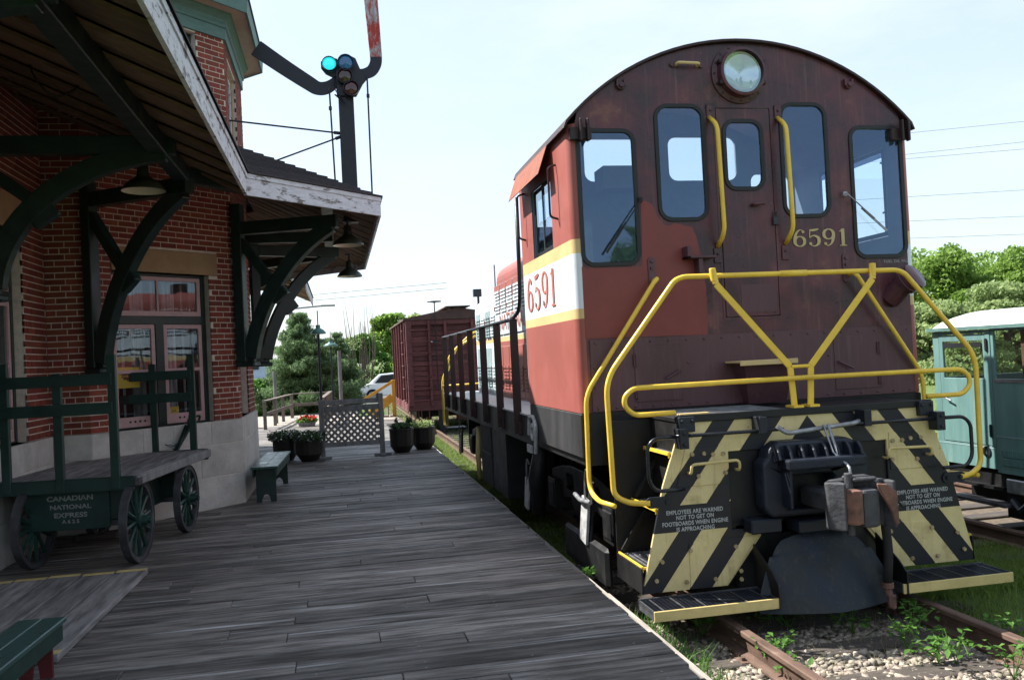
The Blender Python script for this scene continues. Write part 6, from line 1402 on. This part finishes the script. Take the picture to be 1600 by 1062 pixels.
# ================================================================== TEAL RAIL MOTOR CAR
tk = thing('rail_motor_car', (7.1, 6.8, -.22), 'faded teal rail motor car with white roof and dusty windows on the right hand track', 'rail car')
TX, TX1 = 6.30, 7.90; Y0t, Y1t = 4.2, 8.40
def tpanel(name, y0, y1, z0, z1, holes, mat='teal', x=TX, t=.03, par=tk, bevel=.004):
    mb = MB(); mb.plate([(-y1, z0), (-y0, z0), (-y0, z1), (-y1, z1)], [[(-b, c), (-a, c), (-a, d), (-b, d)] for a, b, c, d in holes], (x, 0, 0), -YV, U, t); return mb.build(name, mat, par, bevel=bevel)
def tg(y0, y1, z0, z1, par, x=TX+.016):
    mb = MB(); mb.box(x, x+.004, y0, y1, z0, z1); mb.build('pane', 'tealglass', par)
tpanel('side_panel', 7.53, Y1t, .33, 1.735, [(7.595, 8.30, .56, 1.70)])
d = tpanel('door', 7.60, 8.295, .565, 1.695, [(7.64, 8.235, 1.24, 1.625)], x=TX-.006, t=.026); tg(7.63, 8.24, 1.23, 1.63, d, TX+.006)
tpanel('door_frame', 7.53, 7.60, .56, 1.735, [], x=TX-.010, t=.009); tpanel('door_rail', 7.60, 8.30, 1.70, 1.735, [], x=TX-.010, t=.009)
mb = MB(); mb.box(TX-.008, TX-.001, 7.66, 8.22, 1.56, 1.61); mb.build('visor', 'rubber', d)
pn = [(4.3, 5.15), (5.25, 6.1), (6.3, 6.92), (7.0, 7.49)]
s_ = tpanel('side_panel', Y0t, 7.528, .30, 1.775, [(a, b, 1.24, 1.715) for a, b in pn], x=TX-.004)
for a, b in pn: tg(a-.01, b+.01, 1.23, 1.72, s_)
for a, b in pn:
    mb = MB(); mb.box(TX-.010, TX-.0045, a-.01, b+.01, 1.205, 1.238); mb.build('window_sill', 'steel', s_)
mb = MB(); mb.box(TX-.008, TX-.0045, Y0t, 7.52, .66, .668); mb.box(TX-.003, TX-.0005, 7.54, Y1t, .535, .545); mb.build('belt_seam', 'tealdoor', tk)
for zz in (1.585, .72):
    mb = MB(); mb.box(TX-.025, TX-.011, 7.56, 7.59, zz-.06, zz+.05); mb.cyl((TX-.02, 7.575, zz-.07), (TX-.02, 7.575, zz+.06), .009, 8); mb.build('hinge', 'rubber', tk)
for r_ in range(2):
    mb = MB()
    for i in range(30): yy = 7.44-.026*i; mb.obox((TX-.005, yy, .385+.085*r_), (-.010, 0, 0), (0, .016, 0), (0, 0, .065))
    mb.build('louvres', 'teal', tk)['kind'] = 'stuff'
mb = MB(); mb.lathe([(.055, 0), (.055, .008), (.03, .008), (.03, .0)], (TX-.005, 7.66, .50), (-1, 0, 0), 16); mb.build('round_vent', 'rubber', tk)
mb = MB(); mb.tube([(TX-.005, 8.2, 1.03), (TX-.04, 8.2, 1.03), (TX-.045, 8.1, 1.0)], .008, 6); mb.build('door_handle', 'steel', tk)
mb = MB(); mb.box(TX+.03, TX1, Y1t-.03, Y1t, .33, 1.24); mb.box(TX+.03, TX1, Y0t, Y0t+.03, .33, 1.24); mb.box(TX+.03, TX+.1, Y1t-.03, Y1t, 1.24, 1.74); mb.box(TX1-.1, TX1, Y1t-.03, Y1t, 1.24, 1.74); mb.build('end_panel', 'teal', tk)
tp = tpanel('far_side', Y0t, Y1t, .30, 1.775, [(a, b, 1.24, 1.715) for a, b in pn]+[(7.64, 8.235, 1.24, 1.625)], x=TX1+.03)
prof = [(TX-.03, 1.745)]+[(TX-.03+(TX1-TX+.06)*i/10, 1.755+.20*sin(pi*i/10)**.8) for i in range(1, 10)]+[(TX1+.03, 1.745)]
mb = MB(); mb.plate(prof, [], (0, Y0t-.05, 0), XV, U, Y1t-Y0t+.08); mb.build('roof', 'whiteroof', tk, smooth=True, autos=40)
mb = MB(); mb.box(TX-.05, TX-.032, Y0t-.05, Y1t+.03, 1.74, 1.775); mb.build('gutter', 'corngreen', tk)
mb = MB(); mb.box(TX+.30, TX1-.1, 7.2, Y1t-.1, -.12, .12); mb.box(TX+.06, TX+.2, 7.1, 7.5, -.14, .3); mb.build('running_gear', 'black', tk)
mb = MB(); mb.box(TX+.04, TX1-.04, Y0t+.2, Y1t-.1, .12, .33); mb.box(TX-.02, TX+.25, 7.45, 8.2, .13, .16); mb.build('frame', 'black', tk)
mb = MB(); mb.box(TX-.03, TX+.0, Y0t, 7.40, .12, .26); mb.build('bumper_beam', 'steel', tk, bevel=.01)
mb = MB(); mb.box(TX-.10, TX+.1, 7.35, 8.15, -.02, .01); mb.build('side_step', 'castgrey', tk)
for yy in (4.9, 6.7):
    for x in (6.35, 7.85): mb = MB(); mb.lathe([(.05, -.03), (.30, -.03), (.33, -.045), (.33, -.03), (.305, -.02), (.30, .06), (.05, .06)], (x, yy, .08), (1 if x > 7 else -1, 0, 0), 24, True); mb.build('wheel', 'black', tk)
mb = MB(); mb.tube([(6.3, 7.35, .05), (6.25, 7.2, -.02), (6.25, 7.1, .05)], .03, 6); mb.build('coupling_bar', 'iron', tk)
mb = MB(); mb.box(TX+.35, TX+.85, 7.2, 7.3, .4, 1.5); mb.box(TX+.3, TX+.9, 5.5, 5.6, .4, 1.4); mb.build('seat_back', 'seat', tk, bevel=.03)
mb = MB(); mb.box(TX+.06, TX+.09, 7.13, 7.2, 1.2, 1.75); mb.build('inner_post', 'rust', tk)
tk.location.x += .12; tk.location.y += .16

# ================================================================== SEMAPHORE
sp = thing('semaphore_signal', (.28, 12.55, 3.8), 'dark train order semaphore mast with two arms and coloured lenses standing above the bay roof', 'semaphore')
mb = MB(); mb.box(.175, .385, 12.45, 12.65, 3.7, 5.70); mb.build('mast', 'iron', sp, bevel=.006)
mb = MB(); mb.box(.12, .44, 12.35, 12.75, 4.62, 4.66) if 0 else None
hx, hy, hz = .285, 12.40, 5.765
def disc(x, y, z, r, mat, name, par):
    mb = MB(); mb.lathe([(r*1.0, -.02), (r*1.08, 0), (r*1.08, .05), (r, .05), (r*.98, .03)], (x, y, z), (0, -1, 0), 22); o = mb.build(name+'_rim', 'iron', par)
    mb = MB(); mb.lathe([(r, .02), (r*.7, .035), (.001, .045)], (x, y, z), (0, -1, 0), 22); mb.build(name, mat, o, smooth=True)
mb = MB(); mb.plate([(hx-.13, hz-.30), (hx+.14, hz-.30), (hx+.24, hz-.12), (hx+.30, hz-.05), (hx+.22, hz+.06), (hx+.15, hz+.24), (hx+.03, hz+.30), (hx-.08, hz+.22), (hx-.14, hz+.05)], [], (0, hy+.02, 0), XV, U, .06); spec_ = mb.build('spectacle', 'iron', sp, bevel=.008)
disc(hx+.01, hy-.03, hz+.15, .105, 'lensblue', 'blue_lens', spec_); disc(hx-.01, hy-.03, hz-.04, .10, 'lensamber', 'amber_lens', spec_); disc(hx+.07, hy-.03, hz-.21, .10, 'lensred', 'red_lens', spec_)
mb = MB(); mb.box(hx-.10, hx+.10, hy+.04, hy+.3, hz-.28, hz+.22); mb.build('lamp_case', 'iron', sp, bevel=.02)
mb = MB(); mb.plate([(hx-.27, hz+.02), (hx-.13, hz-.05), (hx-.08, hz+.1), (hx-.10, hz+.24), (hx-.24, hz+.27), (hx-.33, hz+.2), (hx-.33, hz+.1)], [], (0, hy+.06, 0), XV, U, .03); s2 = mb.build('spectacle', 'iron', sp, bevel=.006); disc(hx-.215, hy+.02, hz+.145, .095, 'lenscyan', 'cyan_lens', s2)
# right arm, upright and weathered
mb = MB(); a = [(.20, .02), (.30, .0), (.42, .06), (.49, .17), (.50, .32), (.335, .32), (.33, .22), (.28, .17), (.18, .14)]; a = [(x+.02, z-.05) for x, z in a]
q_ = stroke([(.17, .03, .12), (.27, .025, .145), (.37, .07, .16), (.43, .17, .165), (.44, .27, .165)], 6); T_ = np.gradient(q_[:, :2], axis=0); T_ /= np.linalg.norm(T_, axis=1)[:, None]; n2 = np.stack([-T_[:, 1], T_[:, 0]], 1)*q_[:, 2:3]/2
mb.plate([(hx+p[0], hz+p[1]) for p in np.concatenate([q_[:, :2]+n2, (q_[:, :2]-n2)[::-1]])], [], (0, hy+.03, 0), XV, U, .03); ar = mb.build('arm_elbow', 'iron', sp, bevel=.006)
mb = MB(); mb.plate([(hx+.355, hz+.26), (hx+.525, hz+.26), (hx+.50, hz+1.12), (hx+.305, hz+1.12)], [], (0, hy+.028, 0), XV, U, .02); mb.build('arm_blade', 'blade', ar, bevel=.006)
# left arm, inclined and black
mb = MB(); e = [(-.10, -.08), (-.22, -.20), (-.38, -.23), (-.55, -.17), (-1.27, .33), (-1.13, .52), (-.47, .03), (-.35, -.01), (-.22, .02), (-.12, .10)]
q_ = stroke([(-.10, .0, .12), (-.24, -.11, .17), (-.38, -.13, .19), (-.52, -.05, .205), (-.86, .18, .22), (-1.20, .425, .235)], 6); T_ = np.gradient(q_[:, :2], axis=0); T_ /= np.linalg.norm(T_, axis=1)[:, None]; n2 = np.stack([-T_[:, 1], T_[:, 0]], 1)*q_[:, 2:3]/2
mb.plate([(hx+p[0], hz+p[1]-.05) for p in np.concatenate([q_[:, :2]+n2, (q_[:, :2]-n2)[::-1]])], [], (0, hy+.06, 0), XV, U, .025); mb.build('arm', 'iron', sp, bevel=.006)
mb = MB(); mb.cyl((hx-.02, hy-.02, hz-.42), (hx-.16, hy-.05, hz-.3), .01, 6); mb.tube(fillet([(hx-.15, hy, hz-.05), (hx-.17, hy, hz-.2), (hx-.05, hy, hz-.36)], .08), .008, 6); mb.build('lamp_cable', 'iron', sp)
for x0, z0, x1, z1 in ((hx-.23, hz-.20, hx-.20, 3.95), (hx+.30, hz-.02, hx+.30, 3.75)):
    mb = MB(); mb.cyl((x0, hy+.0, z0), (x1, hy+.15, z1), .012, 6); mb.cyl((x0+.002, hy+.02, z0-.30), (x0+.002, hy+.02, z0-.25), .022, 8); mb.build('operating_rod', 'iron', sp)
for p, q in (((.18, 12.5, 4.96), (-1.26, 12.0, 5.00)), ((.18, 12.5, 4.91), (-.95, 12.3, 4.44))):
    mb = MB(); mb.cyl(p, q, .012, 6); mb.cyl(Vector(p), Vector(p).lerp(Vector(q), .06), .024, 8); mb.build('stay_rod', 'iron', sp)

# ================================================================== WIRES
t = None
for i, (x0, z0, x1, z1) in enumerate(((29.71, 12.2, 36.24, 12.79), (29.64, 11.11, 36.16, 11.7), (29.63, 10.87, 36.14, 11.32), (29.49, 8.89, 35.98, 9.14), (29.41, 7.63, 35.89, 7.75), (29.35, 6.74, 35.82, 6.8))):
    p, q = Vector((x0, 40, z0)), Vector((x1, 40, z1)); d = (q-p)/6.5; pts = [p+d*s-Vector((0, 0, .0)) for s in (-4, 0, 6.5, 20)]
    o = MB().tube(pts, .011, 5).build('power_line', 'pole'); tag(rebase(o), ['topmost thin overhead wire right of the cab', 'second overhead wire from the top right of the cab', 'third overhead wire just under the second', 'fourth overhead wire, level with the cab windows', 'fifth overhead wire, just above the treetops', 'lowest overhead wire, skimming the treetops'][i], 'wire', 'overhead wires')
for i, (za, zb_) in enumerate(((9.6, 9.3), (10.2, 9.9))):
    o = MB().tube([(-30, 95, za), (-2, 95, za-.9), (12, 95, zb_+.2)], .03, 4).build('power_line', 'pole'); tag(rebase(o), ['lower faint wire over the pine tree', 'upper faint wire over the pine tree'][i], 'wire', 'overhead wires')

# ================================================================== TREES
def tree(x, y, h, rw, label, mat='leaf', n=9000, size=.12, seed=1, trunk=.2, base=.15, zb=-.4, nc=26, name='broadleaf_tree', flat=1.):
    g = random.Random(seed); t = thing(name, (x, y, zb), label, 'tree'); cl = []
    for i in range(nc):
        f = g.random(); z = zb+h*(base+(1-base)*f*.93); ww = rw*(1-abs(f-.4)*1.05)*flat; a = g.random()*2*pi; r_ = ww*g.random()**.5
        cl.append((x+r_*cos(a), y+r_*sin(a)*.8, z, rw*(.22+.2*g.random()), rw*(.22+.2*g.random()), h*(.07+.07*g.random()), n/nc))
    V, Q = leaves(cl, size, seed, .6, .45); npmesh('crown', V, Q, mat, t)
    mb = MB(); mb.tube([(x, y, zb), (x+.1, y, zb+h*.3), (x-.05, y, zb+h*.75)], [trunk, trunk*.7, trunk*.2], 8)
    for i in range(9):
        c = cl[g.randrange(nc)]; z = zb+h*(.2+.4*g.random()); mb.tube([(x, y, z), ((x+c[0])/2, (y+c[1])/2, (z+c[2])/2+.1), c[:3]], [trunk*.4, trunk*.25, trunk*.08], 5)
    mb.build('trunk', 'bark', t); return t
# pine
def pine(x, y, h, rw, label, seed, n=26000):
    g = random.Random(seed); t = thing('pine_tree', (x, y, -.4), label, 'tree'); cl = []; mb = MB(); mb.tube([(x, y, -.4), (x, y, -.4+h*.98)], [.16, .02], 8)
    z = .1
    while z < h*.98:
        rad = rw*(1-z/h)**.78*(1.0 if z > .5 else .85)*g.uniform(.8, 1.12); k = 13 if z < h*.7 else 7
        for j in range(k):
            a = g.random()*2*pi; R1 = rad*(.65+.45*g.random())
            tip = Vector((x+R1*cos(a), y+R1*sin(a), -.4+z+R1*.22)); mb.tube([(x, y, -.4+z), tip], [.03, .008], 4)
            for q in (.45, .7, .95): c = Vector((x, y, -.4+z)).lerp(tip, q); cl.append((c.x, c.y, c.z+.04, .10+.13*rad, .10+.13*rad, .09+.08*rad, .25+rad))
        z += .24
    tot = sum(c[6] for c in cl); cl = [c[:6]+(n*c[6]/tot,) for c in cl]
    V, Q = leaves(cl, .095, seed, .16, .2, droop=-.9); npmesh('needles', V, Q, 'needle', t); mb.build('trunk', 'bark', t); return t
pine(-1.35, 34.0, 4.25, 2.15, 'bushy tall pine tree behind the lattice screen', 3, 85000)
pine(.0, 35.5, 3.5, 1.3, 'darker pine tree directly right of the tall pine', 8, 20000)
tree(-2.75, 33.5, 1.7, .7, 'low bushy evergreen left of the tall pine', 'weed', 5000, .06, 4, .05, .0, name='shrub')
tree(-2.75, 25.0, 1.0, .38, 'bright green shrub beside the stone base end', 'weed', 3500, .04, 14, .04, .0, name='shrub')
t = thing('bare_saplings', (.6, 50, -.4), 'thin bare upright branches of a sparse tree behind the pines', 'tree'); mb = MB(); g = random.Random(4)
for i in range(26):
    x = .3+g.gauss(.9, .55); hh = g.uniform(3.2, 5.4); mb.tube([(x*.5+.6, 50, -.4), (x, 50, hh*.5), (x+g.gauss(0, .15), 50, hh)], [.04, .025, .006], 4)
mb.build('branches', 'bark', t); V, Q = leaves([(.9+g.gauss(0, .7), 50, g.uniform(.5, 3.0), .5, .5, .5, 110) for _ in range(14)], .05, 9); npmesh('sparse_leaves', V, Q, 'leafpale', t)
tree(4.2, 72, 6.0, 2.4, 'bright green tree just left of the boxcar, behind the white car', 'leaf', 15000, .13, 21, .2, .05)
tree(1.9, 66, 4.3, 2.0, 'yellow green low trees behind the white car roof', 'weed', 11000, .12, 22, .15, .0)
tree(5.6, 58, 5.2, 2.0, 'grey green willow like tree leaning against the boxcar side', 'leafpale', 13000, .10, 23, .2, .05)
tree(-1.0, 80, 4.0, 3.0, 'far green tree mass behind the pine', 'leaf', 9000, .16, 24)
tree(-8.5, 75, 5., 3.0, 'far tree behind the pale blue house', 'leaf', 7000, .18, 25)
# the wooded bank on the right: separate trees in two ranks
k = 0
for i, (x, y, h, rw, mat) in enumerate(((24.0, 38, 4.8, 2.6, 'leafpale'), (27.6, 37, 4.2, 2.6, 'leafpale'), (31.0, 36, 4.3, 2.8, 'leafpale'), (35.0, 37, 4.4, 3.0, 'leafpale'), (40, 38, 4.8, 3.2, 'leafpale'), (31.5, 46, 6.7, 3.0, 'leaf'), (36.0, 46, 7.3, 3.2, 'leaf'), (40.3, 45, 7.1, 3.1, 'leaf'), (45, 46, 7.4, 3.4, 'leaf'), (50, 47, 7.0, 3.6, 'leaf'), (28, 50, 6.6, 3.2, 'leaf'))):
    lab = ['leftmost pale bush of the wooded bank, next to the cab', 'second pale bush of the bank, left above the teal car', 'pale bush directly above the teal car roof', 'pale bush right of the teal car roof at the frame edge', 'pale bush beyond the right frame edge', 'dark green tree behind the pale bushes next to the cab', 'tallest dark green tree of the bank above the teal car', 'dark green tree at the right frame edge', 'dark green tree further right on the bank', 'last dark green tree on the bank', 'dark green tree partly hidden by the locomotive cab'][i]
    tree(x, y, h, rw, lab, mat, 17000 if i < 8 else 8000, .105 if mat == 'leafpale' else .13, 40+i, .18, -.02, nc=34)
tree(33.5, 33.5, 2.6, 2.2, 'low undergrowth bush in front of the wooded bank', 'leafpale', 9000, .08, 61, .1, -.05, name='shrub')
tree(26.5, 33.5, 2.6, 2.4, 'low undergrowth bush behind the teal car window', 'leafpale', 9000, .08, 62, .1, -.05, name='shrub')
g = random.Random(77); cl = []
for i in range(290):
    x = g.uniform(27, 75); y = 52+g.uniform(-2, 6); cl.append((x, y, -.2+(6.9+.5*sin(x*.55)+.4*sin(x*1.7))*g.random()**.6, 1.7, 1.5, .95, 520))
V, Q = leaves(cl, .13, 78, .6, .4); o = npmesh('woodland', V, Q, 'leaf'); tag(o, 'continuous green woodland filling the bank behind the separate trees', 'woodland', kind='stuff')
# trees on the street side behind the photographer, seen only as reflections
for i, (x, y, h, rw) in enumerate(((-10, -26, 6.5, 3.4), (-3, -30, 5.0, 3.0), (10.3, -27, 7.0, 1.7), (15.4, -27, 8.8, 2.6), (30.5, -28, 7.4, 2.6))):
    tree(x, y, h, rw, ['tree behind the viewpoint, far left', 'tree behind the viewpoint, left of centre', 'low tree behind the viewpoint, at centre', 'tree behind the viewpoint, right of centre', 'tree behind the viewpoint, far right'][i], 'leaf', 9000, .17, 80+i, .2, -.02)

# ================================================================== GRASS AND WEEDS
def grass(name, xs, ys, h, w, label, mat='grass', seed=1, z=-.41):
    V, T = blades(np.array(xs), np.array(ys), np.full(len(xs), z), h, w, seed); o = npmesh(name, V, T, mat); tag(o, label, 'grass', kind='stuff')
n = 26000; ys = 6.3+npr.random(n)**1.8*9; xs = 4.25+npr.random(n)*(2.0+.10*(ys-5)); grass('grass', xs, ys, .075, .007, 'short green lawn between the two tracks', seed=2)
n = 9000; ys = 4.6+npr.random(n)*3; xs = 4.15+npr.random(n)*2.2; grass('grass', xs, ys, .09, .007, 'rough grass beside the right hand rail', seed=12)
n = 30000; ys = 8.5+npr.random(n)**1.3*19; xs = 2.0+npr.random(n)*.75; grass('grass', xs, ys, .075, .010, 'bright grass strip between platform and locomotive', seed=3)
n = 9000; ys = 12+npr.random(n)*34; xs = .2+1.9+npr.random(n)*2.6; grass('grass', xs, ys, .09, .012, 'grass growing along the track towards the boxcar', seed=4)
n = 12000; ys = 26+npr.random(n)*20; xs = -8+npr.random(n)*14; grass('grass', xs, ys, .12, .016, 'lawn around the far walkway', seed=5)
n = 9000; xs = 5+npr.random(n)*30; ys = 10+npr.random(n)*24; grass('grass', xs, ys, .16, .018, 'grass behind the teal rail car', seed=6)
n = 900; cx_ = npr.choice([2.05, 2.10, 2.2], n); xs = cx_+npr.normal(size=n)*.05; ys = 4.2+npr.random(n)*2.2; grass('weed_grass', xs, ys, .15, .008, 'taller weed grass tufts against the platform edge', 'weed', 7)
n = 1500; xs = 2.2+npr.random(n)*2.5; ys = 3.9+npr.random(n)*2.2; grass('dry_stalks', xs, ys, .06, .003, 'dry straw among the ballast stones', 'drygrass', 8, -.385)
def weed(x, y, h, label, n=34, s=.030, sd_=1):
    t = thing('creeper_weed', (x, y, -.38), label, 'weed'); g = random.Random(sd_); mb = MB(); V = []; Fs = []
    for k in range(6):
        a = g.random()*2*pi; R1 = g.uniform(.05, .26); pts = [Vector((x, y, -.38)), Vector((x+R1*.5*cos(a), y+R1*.5*sin(a), -.38+h*g.uniform(.5, 1))), Vector((x+R1*cos(a), y+R1*sin(a), -.38+h*g.uniform(.4, 1.1)))]
        mb.tube(pts, .003, 4)
        for q in range(n//6):
            f = g.uniform(.35, 1); p = pts[0].lerp(pts[1], f*2) if f < .5 else pts[1].lerp(pts[2], f*2-1); p = p+Vector((g.gauss(0, .025), g.gauss(0, .025), g.gauss(0, .02)))
            d = Vector((g.gauss(0, 1), g.gauss(0, 1), g.gauss(-.1, .35))).normalized(); s_ = d.cross(Vector((g.gauss(0, .2), g.gauss(0, .2), 1))).normalized(); z_ = s_.cross(d); L_ = s*g.uniform(.7, 1.5); i = len(V)
            V += [p, p+d*L_*.5+s_*L_*.42+z_*L_*.12, p+d*L_*1.25, p+d*L_*.5-s_*L_*.42+z_*L_*.12]; Fs += [(i, i+1, i+2), (i, i+2, i+3)]
    m2 = MB(); m2.add(V, Fs); m2.build('leaf_cluster', 'weed', t)['kind'] = 'stuff'; mb.build('stem', 'weed', t)
for i, (x, y, h, lb) in enumerate(((3.62, 5.25, .26, 'leafy creeper rising beside the inner side of the right rail'), (3.75, 4.95, .22, 'leafy creeper at the middle of the ballast by the right rail'), (3.86, 5.55, .20, 'creeper half hidden in shade under the plow'), (3.50, 5.7, .18, 'creeper in the shade just below the plow centre'), (3.88, 4.62, .22, 'broad leaved weed leaning on the right rail'), (2.75, 5.35, .16, 'creeper climbing over the left rail beneath the footboard'), (2.72, 5.05, .12, 'small creeper beside the left rail nearest the camera'), (2.5, 6.0, .15, 'dark creeper between the left rail and the footboard'), (3.7, 5.05, .16, 'low creeper between two taller ones near the right rail'), (4.28, 5.2, .16, 'weed on the outside of the right rail'), (3.15, 5.95, .14, 'sparse creeper in deep shade under the coupler'))):
    weed(x, y, h, lb, 54, .036, 30+i)
t = thing('creeper_weed', (1.95, 6.9, -.1), 'tiny green sprig growing out of the platform edge beam', 'weed'); V, Q = leaves([(1.93, 6.95, -.07, .06, .08, .03, 26)], .022, 3); npmesh('leaf_cluster', V, Q, 'weed', t)

for o in bpy.data.objects:
    for k_ in ('_o', '_R'):
        if k_ in o: del o[k_]
for m in bpy.data.materials:
    if 'col' in m: del m['col']
